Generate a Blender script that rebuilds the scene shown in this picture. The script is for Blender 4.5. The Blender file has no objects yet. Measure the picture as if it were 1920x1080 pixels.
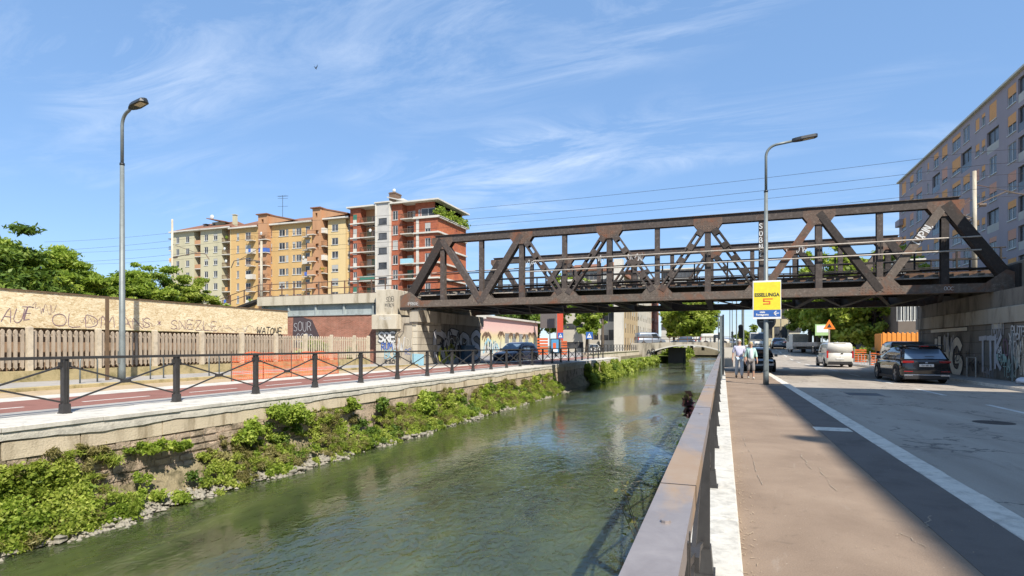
import bpy, math, random
import numpy as np
from mathutils import Vector, Matrix, Quaternion

random.seed(11)
RNG = np.random.default_rng(7)
SC = bpy.context.scene
COL = SC.collection
R = math.radians

# ------------------------------------------------------------------ camera
CAMH = 1.5
YAW = R(20.31)
CY, SY = math.cos(YAW), math.sin(YAW)
FPX = 1067.0
HOR = 648.0
cam_d = bpy.data.cameras.new('camera')
cam_d.sensor_width = 36.0
cam_d.lens = FPX / 1920 * 36
cam_d.shift_y = (HOR - 540) / 1920
cam_d.clip_start = 0.05
cam_d.clip_end = 6000
cam = bpy.data.objects.new('camera', cam_d)
cam.location = (0, 0, CAMH)
cam.rotation_euler = (R(90), 0, YAW)
COL.objects.link(cam)
SC.camera = cam

# ------------------------------------------------------------------ sky, sun, exposure
SUN_EL = R(47.4)
world = bpy.data.worlds.new('World')
SC.world = world
world.use_nodes = True
wt = world.node_tree
wn, wl = wt.nodes, wt.links
wn.clear()
wout = wn.new('ShaderNodeOutputWorld')
bg = wn.new('ShaderNodeBackground')
bg.inputs['Strength'].default_value = 0.13
sky = wn.new('ShaderNodeTexSky')
sky.sky_type = 'NISHITA'
sky.sun_disc = False
sky.sun_elevation = SUN_EL
sky.sun_rotation = R(135)
sky.altitude = 100
sky.air_density = 1.0
sky.dust_density = 0.1
sky.ozone_density = 3.5
# thin high cloud streaks, laid on a plane far overhead
tc = wn.new('ShaderNodeTexCoord')
sep = wn.new('ShaderNodeSeparateXYZ')
wl.new(tc.outputs['Generated'], sep.inputs[0])
zm = wn.new('ShaderNodeMath'); zm.operation = 'MAXIMUM'; zm.inputs[1].default_value = 0.03
wl.new(sep.outputs['Z'], zm.inputs[0])
za = wn.new('ShaderNodeMath'); za.operation = 'ADD'; za.inputs[1].default_value = 0.12
wl.new(zm.outputs[0], za.inputs[0])
dx = wn.new('ShaderNodeMath'); dx.operation = 'DIVIDE'
dy = wn.new('ShaderNodeMath'); dy.operation = 'DIVIDE'
wl.new(sep.outputs['X'], dx.inputs[0]); wl.new(za.outputs[0], dx.inputs[1])
wl.new(sep.outputs['Y'], dy.inputs[0]); wl.new(za.outputs[0], dy.inputs[1])
cmb = wn.new('ShaderNodeCombineXYZ')
wl.new(dx.outputs[0], cmb.inputs[0]); wl.new(dy.outputs[0], cmb.inputs[1])
mp = wn.new('ShaderNodeMapping')
mp.inputs['Rotation'].default_value = (0, 0, R(-28))
mp.inputs['Scale'].default_value = (0.8, 2.0, 1)
mp.inputs['Location'].default_value = (5.1, 1.9, 0)
wl.new(cmb.outputs[0], mp.inputs[0])
def wnoise(scale, detail, dist, rough=0.6):
    n = wn.new('ShaderNodeTexNoise')
    n.inputs['Scale'].default_value = scale; n.inputs['Detail'].default_value = detail
    n.inputs['Distortion'].default_value = dist; n.inputs['Roughness'].default_value = rough
    wl.new(mp.outputs[0], n.inputs['Vector'])
    return n
n1 = wnoise(1.7, 12, 0.9, 0.68)
n2 = wnoise(0.55, 3, 0.2)
r1 = wn.new('ShaderNodeMapRange'); r1.inputs[1].default_value = 0.44; r1.inputs[2].default_value = 0.74
r2 = wn.new('ShaderNodeMapRange'); r2.inputs[1].default_value = 0.43; r2.inputs[2].default_value = 0.64
wl.new(n1.outputs['Fac'], r1.inputs[0]); wl.new(n2.outputs['Fac'], r2.inputs[0])
mm = wn.new('ShaderNodeMath'); mm.operation = 'MULTIPLY'
wl.new(r1.outputs[0], mm.inputs[0]); wl.new(r2.outputs[0], mm.inputs[1])
mk = wn.new('ShaderNodeMath'); mk.operation = 'MULTIPLY'; mk.inputs[1].default_value = 0.58
wl.new(mm.outputs[0], mk.inputs[0])
cmix = wn.new('ShaderNodeMix'); cmix.data_type = 'RGBA'
cmix.inputs[7].default_value = (4.8, 5.2, 5.8, 1)
veil = wn.new('ShaderNodeMix'); veil.data_type = 'RGBA'
veil.inputs[0].default_value = 0.62; veil.inputs[7].default_value = (1.1, 2.04, 3.7, 1)   # thin even summer veil
wl.new(sky.outputs[0], veil.inputs[6])
wl.new(mk.outputs[0], cmix.inputs[0]); wl.new(veil.outputs[2], cmix.inputs[6])
wl.new(cmix.outputs[2], bg.inputs['Color'])
wl.new(bg.outputs[0], wout.inputs['Surface'])

sun_dir = Vector((-math.sqrt(.5) * math.cos(SUN_EL), math.sqrt(.5) * math.cos(SUN_EL), -math.sin(SUN_EL)))
sd = bpy.data.lights.new('sun', 'SUN')
sd.energy = 4.4
sd.angle = R(0.55)
sd.color = (1.0, 0.93, 0.83)
so = bpy.data.objects.new('sun', sd)
so.rotation_euler = sun_dir.to_track_quat('-Z', 'Y').to_euler()
so.location = (30, -30, 60)
COL.objects.link(so)

SC.view_settings.view_transform = 'Standard'
SC.view_settings.look = 'None'
SC.view_settings.gamma = 1
SC.view_settings.use_curve_mapping = False
SC.view_settings.exposure = 0.78
SC.render.engine = 'CYCLES'
SC.cycles.max_bounces = 6
SC.cycles.transparent_max_bounces = 6

# ------------------------------------------------------------------ helpers
def XatY(u, Y):           # world X of picture column u on the plane Y
    k = (u - 960) / FPX
    return Y * (k * CY - SY) / (CY + k * SY)
def YatX(u, X):
    k = (u - 960) / FPX
    return X * (CY + k * SY) / (k * CY - SY)
def dep(X, Y):
    return Y * CY - X * SY
def Zat(v, X, Y):
    return CAMH + (HOR - v) / FPX * dep(X, Y)

WORLD = {}
def setp(o, label=None, cat=None, group=None, kind=None):
    if label: o['label'] = label
    if cat: o['category'] = cat
    if group: o['group'] = group
    if kind: o['kind'] = kind
    return o
def link(name, data, W=None, parent=None):
    o = bpy.data.objects.new(name, data)
    COL.objects.link(o)
    W = W or Matrix.Identity(4)
    WORLD[o] = W
    if parent is not None:
        o.parent = parent
        o.matrix_basis = WORLD[parent].inverted() @ W
    else:
        o.matrix_basis = W
    return o
def empty(name, loc, rz=0, label=None, cat=None, group=None):
    o = link(name, None, Matrix.Translation(Vector(loc)) @ Matrix.Rotation(rz, 4, 'Z'))
    o.empty_display_size = 0.3
    return setp(o, label, cat, group)
def kids(o):
    return [c for c in list(WORLD) if c.parent is o]
def copy_tree(o, W, parent=None, ch=None):
    c = o.copy(); COL.objects.link(c)
    WORLD[c] = W
    if parent is not None:
        c.parent = parent
        c.matrix_basis = WORLD[parent].inverted() @ W
    else:
        c.matrix_basis = W
    for k in kids(o):
        if k in SKIP: continue
        copy_tree(k, W @ k.matrix_basis, c)
    return c
SKIP = set()

class MB:
    def __init__(s): s.v = []; s.f = []
    def add(s, vs, fs):
        b = len(s.v); s.v += [tuple(p) for p in vs]; s.f += [tuple(i + b for i in f) for f in fs]; return s
    def quad(s, a, b, c, d): return s.add([a, b, c, d], [(0, 1, 2, 3)])
    def box(s, x0, x1, y0, y1, z0, z1):
        vs = [(x, y, z) for z in (z0, z1) for y in (y0, y1) for x in (x0, x1)]
        return s.add(vs, [(0, 2, 3, 1), (4, 5, 7, 6), (0, 1, 5, 4), (2, 6, 7, 3), (0, 4, 6, 2), (1, 3, 7, 5)])
    def cbox(s, x0, x1, y0, y1, z0, z1, c=0.02):   # box with chamfered top edges and corners
        vs = []
        def ring(i, z): return [(x0 + i, y0 + i, z), (x1 - i, y0 + i, z), (x1 - i, y1 - i, z), (x0 + i, y1 - i, z)]
        vs = ring(0, z0) + ring(0, z1 - c) + ring(c, z1)
        f = [(3, 2, 1, 0), (8, 9, 10, 11)]
        for r in (0, 4):
            for i in range(4):
                j = (i + 1) % 4
                f.append((r + i, r + j, r + 4 + j, r + 4 + i))
        return s.add(vs, f)
    def bar(s, p, q, w, h, up=(0, 0, 1)):          # box from p to q, w across, h along up
        p = Vector(p); q = Vector(q); d = (q - p).normalized(); up = Vector(up)
        x = d.cross(up)
        if x.length < 1e-4: x = d.cross(Vector((0, 1, 0)))
        x.normalize(); y = x.cross(d).normalized()
        x = x * (w / 2); y = y * (h / 2)
        vs = [p - x - y, p + x - y, p + x + y, p - x + y, q - x - y, q + x - y, q + x + y, q - x + y]
        return s.add(vs, [(0, 1, 2, 3), (7, 6, 5, 4), (0, 4, 5, 1), (1, 5, 6, 2), (2, 6, 7, 3), (3, 7, 4, 0)])
    def tube(s, pts, rad, n=8, cap=True):
        pts = [Vector(p) for p in pts]
        rs = rad if isinstance(rad, (list, tuple)) else [rad] * len(pts)
        rings = []; prev = None
        for i, p in enumerate(pts):
            d = (pts[min(i + 1, len(pts) - 1)] - pts[max(i - 1, 0)]).normalized()
            a = prev if prev is not None and abs(prev.dot(d)) < .95 else (Vector((0, 0, 1)) if abs(d.z) < .9 else Vector((1, 0, 0)))
            x = (a - d * a.dot(d)).normalized(); y = d.cross(x); prev = x
            rings.append([p + (x * math.cos(t) + y * math.sin(t)) * rs[i] for t in [2 * math.pi * k / n for k in range(n)]])
        vs = [v for r in rings for v in r]; fs = []
        for i in range(len(pts) - 1):
            for k in range(n):
                k2 = (k + 1) % n
                fs.append((i * n + k, i * n + k2, (i + 1) * n + k2, (i + 1) * n + k))
        if cap: fs.append(tuple(range(n))[::-1]); fs.append(tuple((len(pts) - 1) * n + k for k in range(n)))
        return s.add(vs, fs)
    def prism(s, poly, a, b, axis='y'):            # polygon (2D) extruded between a and b along axis
        n = len(poly)
        def m(p, t): return {'y': (p[0], t, p[1]), 'x': (t, p[0], p[1]), 'z': (p[0], p[1], t)}[axis]
        vs = [m(p, a) for p in poly] + [m(p, b) for p in poly]
        fs = [tuple(range(n))[::-1], tuple(range(n, 2 * n))]
        for i in range(n):
            j = (i + 1) % n; fs.append((i, j, n + j, n + i))
        return s.add(vs, fs)
    def ell(s, c, r, nu=12, nv=8, f=None):
        vs = []; fs = []
        for j in range(nv + 1):
            th = math.pi * j / nv
            for i in range(nu):
                ph = 2 * math.pi * i / nu
                p = Vector((math.sin(th) * math.cos(ph), math.sin(th) * math.sin(ph), math.cos(th)))
                if f: p = f(p)
                vs.append((c[0] + p.x * r[0], c[1] + p.y * r[1], c[2] + p.z * r[2]))
        for j in range(nv):
            for i in range(nu):
                k = (i + 1) % nu
                fs.append((j * nu + i, (j + 1) * nu + i, (j + 1) * nu + k, j * nu + k))
        return s.add(vs, fs)
    def mesh(s, name, m, off=None, smooth=False):
        me = bpy.data.meshes.new(name)
        vs = s.v
        if off is not None: vs = [(x - off[0], y - off[1], z - off[2]) for x, y, z in vs]
        me.from_pydata(vs, [], s.f)
        if m: me.materials.append(m)
        if smooth: me.shade_smooth()
        me.update()
        return me
    def cen(s):
        a = np.array(s.v); lo = a.min(0); hi = a.max(0)
        return ((lo[0] + hi[0]) / 2, (lo[1] + hi[1]) / 2, lo[2])
    # geometry given in world coordinates
    def put(s, name, m, parent=None, smooth=False, label=None, cat=None, group=None, kind=None, fixn=True):
        c = s.cen()
        me = s.mesh(name, m, c, smooth)
        o = link(name, me, Matrix.Translation(Vector(c)), parent)
        if fixn: fix_normals(me)
        return setp(o, label, cat, group, kind)
    # geometry given in the parent's coordinates
    def loc(s, name, m, parent, smooth=False, label=None, kind=None):
        me = s.mesh(name, m, None, smooth)
        fix_normals(me)
        o = link(name, me, WORLD[parent].copy(), parent)
        return setp(o, label, kind=kind)
import bmesh
def fix_normals(me):
    if len(me.polygons) > 6000: return
    bm = bmesh.new(); bm.from_mesh(me)
    bmesh.ops.recalc_face_normals(bm, faces=bm.faces)
    bm.to_mesh(me); bm.free()

# ------------------------------------------------------------------ materials
def nt(m):
    m.use_nodes = True; t = m.node_tree; t.nodes.clear(); return t
def pos_node(t, scale=(1, 1, 1), obj=False):
    if obj:
        g = t.nodes.new('ShaderNodeTexCoord'); out = g.outputs['Object']
    else:
        g = t.nodes.new('ShaderNodeNewGeometry'); out = g.outputs['Position']
    mpn = t.nodes.new('ShaderNodeMapping'); mpn.inputs['Scale'].default_value = scale
    t.links.new(out, mpn.inputs[0])
    return mpn.outputs[0]
def noise(t, vec, scale, detail=6, rough=.6, dist=0):
    n = t.nodes.new('ShaderNodeTexNoise')
    n.inputs['Scale'].default_value = scale; n.inputs['Detail'].default_value = detail
    n.inputs['Roughness'].default_value = rough; n.inputs['Distortion'].default_value = dist
    t.links.new(vec, n.inputs['Vector'])
    return n.outputs['Fac']
def ramp(t, fac, stops):
    r = t.nodes.new('ShaderNodeValToRGB')
    el = r.color_ramp.elements
    while len(el) < len(stops): el.new(0.5)
    for e, (p, c) in zip(el, stops):
        e.position = p; e.color = (*c, 1) if len(c) == 3 else c
    t.links.new(fac, r.inputs[0]); return r.outputs[0]
def mixc(t, fac, a, b, mode='MIX'):
    m = t.nodes.new('ShaderNodeMix'); m.data_type = 'RGBA'; m.blend_type = mode
    for idx, val in ((0, fac), (6, a), (7, b)):
        if isinstance(val, (int, float)): m.inputs[idx].default_value = val
        elif isinstance(val, tuple): m.inputs[idx].default_value = (*val, 1)
        else: t.links.new(val, m.inputs[idx])
    return m.outputs[2]
def mathn(t, op, a, b=0.0):
    m = t.nodes.new('ShaderNodeMath'); m.operation = op
    for i, val in enumerate((a, b)):
        if isinstance(val, (int, float)): m.inputs[i].default_value = val
        else: t.links.new(val, m.inputs[i])
    return m.outputs[0]
def finish(t, color, rough=.8, metal=0, bump=None, bs=.3, bd=.02, spec=.4, alpha=None, coat=0):
    p = t.nodes.new('ShaderNodeBsdfPrincipled'); o = t.nodes.new('ShaderNodeOutputMaterial')
    if isinstance(color, tuple): p.inputs['Base Color'].default_value = (*color, 1)
    else: t.links.new(color, p.inputs['Base Color'])
    if isinstance(rough, (int, float)): p.inputs['Roughness'].default_value = rough
    else: t.links.new(rough, p.inputs['Roughness'])
    p.inputs['Metallic'].default_value = metal
    p.inputs['Specular IOR Level'].default_value = spec
    p.inputs['Coat Weight'].default_value = coat
    if bump is not None:
        b = t.nodes.new('ShaderNodeBump'); b.inputs['Strength'].default_value = bs; b.inputs['Distance'].default_value = bd
        t.links.new(bump, b.inputs['Height']); t.links.new(b.outputs[0], p.inputs['Normal'])
    t.links.new(p.outputs[0], o.inputs[0])
    return p
MATS = {}
def mk(c, f): return tuple(min(1, x * f) for x in c)
def grime(name, col, var=.3, scale=2.5, rough=.85, bump=.3, bd=.02, dark=None, metal=0, fine=30, streak=False, spec=.3, coat=0, obj=False):
    """base colour varied by broad stains and fine grain"""
    if name in MATS: return MATS[name]
    m = bpy.data.materials.new(name); t = nt(m)
    v = pos_node(t, (1, 1, .25) if streak else (1, 1, 1), obj)
    a = noise(t, v, scale, 8, .65, .4)
    v2 = pos_node(t, (1, 1, 1), obj)
    b = noise(t, v2, fine, 5, .7)
    dk = dark or mk(col, 1 - var)
    c = ramp(t, a, [(.32, dk), (.5, col), (.72, mk(col, 1 + var * .45))])
    c = mixc(t, .55, c, ramp(t, b, [(.25, mk((.8, .8, .8), 1 - var * .6)), (.7, (1, 1, 1))]), 'MULTIPLY')
    finish(t, c, rough, metal, b if bump else None, bump, bd, spec, coat=coat)
    MATS[name] = m; return m
def plain(name, col, rough=.5, metal=0, spec=.5, coat=0):
    if name in MATS: return MATS[name]
    m = bpy.data.materials.new(name); t = nt(m)
    v = pos_node(t)
    a = noise(t, v, 6, 4)
    finish(t, ramp(t, a, [(.3, mk(col, .86)), (.7, mk(col, 1.06))]), rough, metal, spec=spec, coat=coat)
    MATS[name] = m; return m

M = {}
M['asphalt'] = grime('asphalt', (.135, .14, .145), .22, .6, .9, .5, .006, fine=60)
# sidewalk: pinkish brown tarmac
def sidewalk_mat():
    m = bpy.data.materials.new('sidewalk_tarmac'); t = nt(m)
    v = pos_node(t)
    a = noise(t, v, .9, 8, .6, .3); b = noise(t, v, 90, 4, .7)
    vs = pos_node(t, (1.4, .35, 1)); c2 = noise(t, vs, 2.2, 9, .65, 1.2)
    c = ramp(t, a, [(.3, (.22, .16, .115)), (.55, (.29, .216, .156)), (.75, (.345, .262, .192))])
    c = mixc(t, ramp(t, c2, [(.62, (0, 0, 0)), (.72, (.55, .55, .55))]), c, (.38, .32, .26))
    d3 = noise(t, v, 5.5, 9, .75, .6)
    c = mixc(t, ramp(t, d3, [(.58, (0, 0, 0)), (.7, (.6, .6, .6))]), c, (.15, .115, .085))
    sp_ = noise(t, v, 38, 2, .5)
    c = mixc(t, ramp(t, sp_, [(.72, (0, 0, 0)), (.76, (.7, .7, .7))]), c, (.5, .44, .35))
    c = mixc(t, .6, c, ramp(t, b, [(.3, (.55, .55, .55)), (.65, (1, 1, 1))]), 'MULTIPLY')
    finish(t, c, .9, 0, b, .6, .006, .25)
    return m
M['sidewalk'] = sidewalk_mat()
M['kerb_strip'] = grime('dark_strip_tarmac', (.15, .13, .115), .25, 1.3, .92, .5, .006, fine=80)
def road_mat():
    m = bpy.data.materials.new('road_asphalt'); t = nt(m)
    v = pos_node(t)
    vl = pos_node(t, (1.2, .22, 1)); a = noise(t, vl, .8, 6, .6, .5)
    b = noise(t, v, 70, 4, .7)
    cr = t.nodes.new('ShaderNodeTexVoronoi'); cr.feature = 'DISTANCE_TO_EDGE'; cr.inputs['Scale'].default_value = .33
    wv = t.nodes.new('ShaderNodeVectorMath'); wv.operation = 'ADD'
    nn = t.nodes.new('ShaderNodeTexNoise'); nn.inputs['Scale'].default_value = 1.3; nn.inputs['Detail'].default_value = 6
    t.links.new(v, nn.inputs['Vector']); sc = t.nodes.new('ShaderNodeVectorMath'); sc.operation = 'SCALE'; sc.inputs['Scale'].default_value = 2.2
    t.links.new(nn.outputs['Color'], sc.inputs[0]); t.links.new(v, wv.inputs[0]); t.links.new(sc.outputs[0], wv.inputs[1])
    t.links.new(wv.outputs[0], cr.inputs['Vector'])
    c = ramp(t, a, [(.3, (.30, .26, .215)), (.55, (.37, .325, .27)), (.75, (.43, .38, .32))])
    fine = noise(t, v, 2.0, 5)
    crk = mathn(t, 'MULTIPLY', mathn(t, 'LESS_THAN', cr.outputs['Distance'], .012), mathn(t, 'GREATER_THAN', fine, .47))
    c = mixc(t, mathn(t, 'MULTIPLY', crk, .6), c, (.05, .05, .05))
    c = mixc(t, .5, c, ramp(t, b, [(.3, (.66, .66, .66)), (.65, (1, 1, 1))]), 'MULTIPLY')
    st = noise(t, pos_node(t, (.6, .25, 1)), 1.7, 7, .7, .8)
    c = mixc(t, ramp(t, st, [(.56, (0, 0, 0)), (.66, (.5, .5, .5))]), c, (.13, .115, .1))
    c = mixc(t, ramp(t, st, [(.27, (.45, .45, .45)), (.36, (0, 0, 0))]), c, (.5, .46, .4))
    finish(t, c, .88, 0, b, .5, .006, .3)
    return m
M['road'] = road_mat()
M['paint'] = grime('road_paint', (.62, .61, .57), .3, 5, .8, .2, .004)
M['scrape'] = grime('pale_scrape', (.335, .27, .205), .2, 30, .9, 0)
M['straw'] = plain('dry_straw', (.36, .28, .19), .8)
M['kerb'] = grime('kerb_granite', (.68, .63, .54), .3, 5, .85, .6, .01, fine=40)
M['white_stone'] = grime('white_stone', (.58, .55, .48), .3, 3, .85, .5, .01, fine=25)
M['plinth'] = grime('plinth_concrete', (.56, .54, .48), .35, 6, .85, .5, .008, fine=30)
M['concrete'] = grime('old_concrete', (.43, .38, .3), .38, 1.1, .9, .5, .015, streak=True, dark=(.15, .13, .1))
M['concrete_light'] = grime('light_concrete', (.56, .5, .39), .3, 1.6, .9, .5, .015, streak=True, dark=(.32, .27, .19))
M['wall_render'] = grime('rough_cement', (.6, .56, .47), .3, 4, .95, .6, .02, fine=22)
M['wall_block'] = grime('wall_block', (.58, .49, .35), .3, 2, .9, .6, .02, streak=True, dark=(.27, .21, .13))
M['rubble'] = grime('rubble_wall', (.46, .36, .26), .45, 2.4, .95, 1.0, .05, fine=9, dark=(.1, .085, .05))
M['earth'] = grime('bank_earth', (.3, .25, .15), .5, 3, .95, 1, .06, fine=12, dark=(.05, .05, .02))
M['rock'] = grime('rock', (.3, .275, .22), .35, 6, .9, .8, .02, fine=20)
M['red_path'] = grime('red_cycle_path', (.26, .12, .092), .22, 1.5, .9, .4, .005, fine=60)
M['gutter'] = grime('sand_gutter', (.46, .35, .22), .3, 3, .95, .5, .01)
M['pave'] = grime('pavement_grey', (.36, .34, .31), .25, 1.4, .9, .4, .008, fine=50)
M['street'] = grime('street_light_asphalt', (.3, .28, .26), .25, .8, .9, .4, .008, fine=50)
M['ground'] = grime('ground_dirt', (.22, .19, .13), .4, .4, .95, .5, .03)
M['grass'] = grime('grass_ground', (.2, .25, .05), .4, 1.2, .95, .8, .05, fine=10, dark=(.09, .12, .03))
M['black_iron'] = grime('black_iron', (.045, .042, .04), .3, 6, .45, .15, .003, metal=0, spec=.5)
M['grey_steel'] = grime('galvanised_pole', (.19, .215, .21), .25, 3, .5, .1, .003, metal=.2, spec=.5)
M['dark_lamp'] = plain('dark_lamp_metal', (.025, .028, .03), .4)
M['lamp_glass'] = plain('lamp_glass', (.5, .42, .28), .3)
M['picket'] = grime('weathered_picket', (.4, .33, .25), .35, 7, .9, .4, .008, streak=True, fine=40)
M['fence_post'] = grime('fence_post_concrete', (.55, .47, .35), .25, 5, .9, .4, .01)
M['lowwall'] = grime('mossy_low_wall', (.42, .34, .18), .4, 2.2, .95, .6, .02, dark=(.2, .17, .07))
M['brown_cap'] = grime('brown_cap', (.15, .1, .06), .3, 3, .8, .3, .01)
M['backing'] = grime('backing_boards', (.3, .2, .13), .4, 6, .9, .3, .01, streak=True)
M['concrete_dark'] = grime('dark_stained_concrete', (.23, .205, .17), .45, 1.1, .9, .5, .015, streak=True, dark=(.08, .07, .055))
M['orange_net'] = plain('orange_net', (.68, .12, .035), .6)
M['black_paint'] = plain('black_graffiti', (.02, .02, .024), .7)
M['purple_paint'] = plain('purple_graffiti', (.2, .12, .17), .7)
M['purple_dark'] = plain('dull_purple_graffiti', (.07, .05, .055), .8)
M['white_paint'] = plain('white_graffiti', (.62, .62, .6), .7)
M['grey_paint'] = plain('grey_graffiti', (.5, .5, .52), .7)
M['cream_paint'] = plain('cream_graffiti', (.66, .6, .48), .7)
M['yellow_paint'] = plain('yellow_graffiti', (.5, .5, .07), .7)
M['blue_paint'] = plain('blue_graffiti', (.06, .14, .45), .7)
M['aqua_paint'] = plain('aqua_graffiti', (.32, .5, .45), .7)
M['cyan_paint'] = plain('cyan_graffiti', (.3, .52, .6), .7)
def steel_mat(name, base, rust, pale, amt=.5):
    m = bpy.data.materials.new(name); t = nt(m)
    v = pos_node(t)
    a = noise(t, v, .9, 9, .68, .6); b = noise(t, v, 7, 8, .7, .3); f = noise(t, v, 45, 4, .7)
    c = ramp(t, b, [(.3, mk(base, .65)), (.55, base), (.75, pale)])
    c = mixc(t, ramp(t, a, [(amt, (0, 0, 0)), (amt + .13, (.8, .8, .8))]), c, mixc(t, b, rust, mk(rust, .5)))
    finish(t, c, .72, .1, f, .5, .006, .35)
    return m
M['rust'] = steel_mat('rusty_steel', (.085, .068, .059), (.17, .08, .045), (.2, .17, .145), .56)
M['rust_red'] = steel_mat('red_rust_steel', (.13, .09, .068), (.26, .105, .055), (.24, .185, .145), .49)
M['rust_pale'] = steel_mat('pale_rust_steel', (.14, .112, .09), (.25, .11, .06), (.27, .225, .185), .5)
M['rust_dark'] = steel_mat('dark_rust_steel', (.045, .036, .031), (.11, .05, .03), (.1, .082, .07), .55)
M['dark_steel'] = steel_mat('dark_steel', (.04, .035, .032), (.09, .04, .02), (.07, .06, .055), .58)
M['pipe'] = grime('handrail_pipe', (.46, .41, .35), .35, 3, .6, .2, .003, metal=.2)
M['sleeper'] = grime('sleeper', (.3, .27, .23), .35, 3, .85, .4, .01)
M['rail'] = grime('rail_steel', (.16, .1, .07), .3, 5, .6, .2, .004, metal=.5)
M['girder_grey'] = grime('painted_girder', (.36, .4, .39), .3, 1.6, .7, .2, .005, streak=True)

def osb_mat():
    m = bpy.data.materials.new('strand_board'); t = nt(m)
    v = pos_node(t, (1, 1, 2.6))
    vo = t.nodes.new('ShaderNodeTexVoronoi'); vo.inputs['Scale'].default_value = 7
    nn = t.nodes.new('ShaderNodeTexNoise'); nn.inputs['Scale'].default_value = 5; nn.inputs['Detail'].default_value = 3
    t.links.new(v, nn.inputs['Vector'])
    ad = t.nodes.new('ShaderNodeVectorMath'); ad.operation = 'ADD'
    t.links.new(v, ad.inputs[0]); t.links.new(nn.outputs['Color'], ad.inputs[1])
    t.links.new(ad.outputs[0], vo.inputs['Vector'])
    s = t.nodes.new('ShaderNodeSeparateColor'); t.links.new(vo.outputs['Color'], s.inputs[0])
    c = ramp(t, s.outputs[0], [(0, (.47, .35, .19)), (.3, (.6, .48, .29)), (.65, (.69, .58, .38)), (1, (.77, .68, .48))])
    b = noise(t, pos_node(t), .7, 4)
    c = mixc(t, .6, c, ramp(t, b, [(.3, (.8, .76, .7)), (.6, (1, 1, 1))]), 'MULTIPLY')
    finish(t, c, .75, 0, s.outputs[1], .25, .004, .3)
    return m
M['osb'] = osb_mat()

def brick_mat(name, c1, c2, mortar, axis='x', scale=1.0, bump=.4):
    """brick courses; axis = the horizontal axis of the wall"""
    if name in MATS: return MATS[name]
    m = bpy.data.materials.new(name); t = nt(m)
    g = t.nodes.new('ShaderNodeNewGeometry'); sp = t.nodes.new('ShaderNodeSeparateXYZ'); t.links.new(g.outputs['Position'], sp.inputs[0])
    cb = t.nodes.new('ShaderNodeCombineXYZ')
    t.links.new(sp.outputs['X' if axis == 'x' else 'Y'], cb.inputs[0]); t.links.new(sp.outputs['Z'], cb.inputs[1])
    br = t.nodes.new('ShaderNodeTexBrick')
    br.inputs['Scale'].default_value = scale
    br.inputs['Brick Width'].default_value = .25; br.inputs['Row Height'].default_value = .075
    br.inputs['Mortar Size'].default_value = .006
    br.inputs['Color1'].default_value = (*c1, 1); br.inputs['Color2'].default_value = (*c2, 1); br.inputs['Mortar'].default_value = (*mortar, 1)
    t.links.new(cb.outputs[0], br.inputs['Vector'])
    a = noise(t, pos_node(t), 1.1, 8, .7, .5)
    c = mixc(t, .7, br.outputs['Color'], ramp(t, a, [(.3, (.5, .48, .46)), (.6, (1, 1, 1))]), 'MULTIPLY')
    finish(t, c, .9, 0, br.outputs['Fac'], -bump, .01, .25)
    MATS[name] = m; return m
M['brick'] = brick_mat('brick_infill', (.42, .17, .11), (.3, .125, .08), (.36, .29, .24))

def glass_mat(name, col=(.03, .04, .05), rough=.08, sp=.8):
    m = bpy.data.materials.new(name); t = nt(m)
    a = noise(t, pos_node(t), .35, 2)
    finish(t, ramp(t, a, [(.35, mk(col, .5)), (.65, mk(col, 2.2))]), rough, 0, spec=sp)
    return m
M['pane'] = glass_mat('window_pane', (.05, .052, .055), .25, .3)
M['car_glass'] = glass_mat('car_glass', (.02, .025, .03), .05)
M['car_glass_blue'] = glass_mat('car_glass_blue', (.08, .12, .17), .05)
M['tyre'] = plain('tyre_rubber', (.02, .02, .02), .85)
M['rim'] = plain('alloy_rim', (.42, .42, .43), .3, .8)
M['chrome'] = plain('chrome', (.6, .6, .6), .2, .9)
M['plastic'] = plain('black_plastic', (.018, .018, .02), .55)
M['tail'] = plain('tail_light_red', (.45, .015, .01), .25, spec=.7)
M['tail_dark'] = plain('tail_light_dark_red', (.22, .012, .01), .2, spec=.7)
M['headlight'] = plain('headlight_clear', (.6, .62, .65), .15, spec=.8)
M['plate'] = plain('number_plate_white', (.7, .7, .68), .4)

def leaf_mat(name, dark, mid, light, trans=.5):
    m = bpy.data.materials.new(name); t = nt(m)
    at = t.nodes.new('ShaderNodeAttribute'); at.attribute_name = 'rnd'
    c = ramp(t, at.outputs['Fac'], [(0, dark), (.5, mid), (1, light)])
    p = t.nodes.new('ShaderNodeBsdfPrincipled'); p.inputs['Roughness'].default_value = .5; p.inputs['Specular IOR Level'].default_value = .25
    t.links.new(c, p.inputs['Base Color'])
    tr = t.nodes.new('ShaderNodeBsdfTranslucent'); c2 = mixc(t, .5, c, (.3, .42, .03), 'MIX'); t.links.new(c2, tr.inputs['Color'])
    mx = t.nodes.new('ShaderNodeMixShader'); mx.inputs[0].default_value = trans
    o = t.nodes.new('ShaderNodeOutputMaterial')
    t.links.new(p.outputs[0], mx.inputs[1]); t.links.new(tr.outputs[0], mx.inputs[2]); t.links.new(mx.outputs[0], o.inputs[0])
    return m
M['leaf'] = leaf_mat('foliage_fresh', (.065, .12, .016), (.28, .38, .05), (.58, .64, .14))
M['leaf_dark'] = leaf_mat('foliage_dark', (.03, .065, .014), (.11, .18, .03), (.28, .35, .065), .3)
M['leaf_yellow'] = leaf_mat('foliage_yellow', (.08, .13, .02), (.32, .39, .06), (.64, .66, .17))
M['leaf_dry'] = leaf_mat('foliage_dry', (.1, .08, .03), (.2, .18, .06), (.33, .29, .12), .2)
M['leaf_purple'] = leaf_mat('foliage_purple', (.03, .012, .018), (.06, .02, .03), (.1, .04, .045), .2)
M['bark'] = grime('bark', (.12, .095, .07), .4, 5, .95, .8, .02, streak=True)

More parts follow.
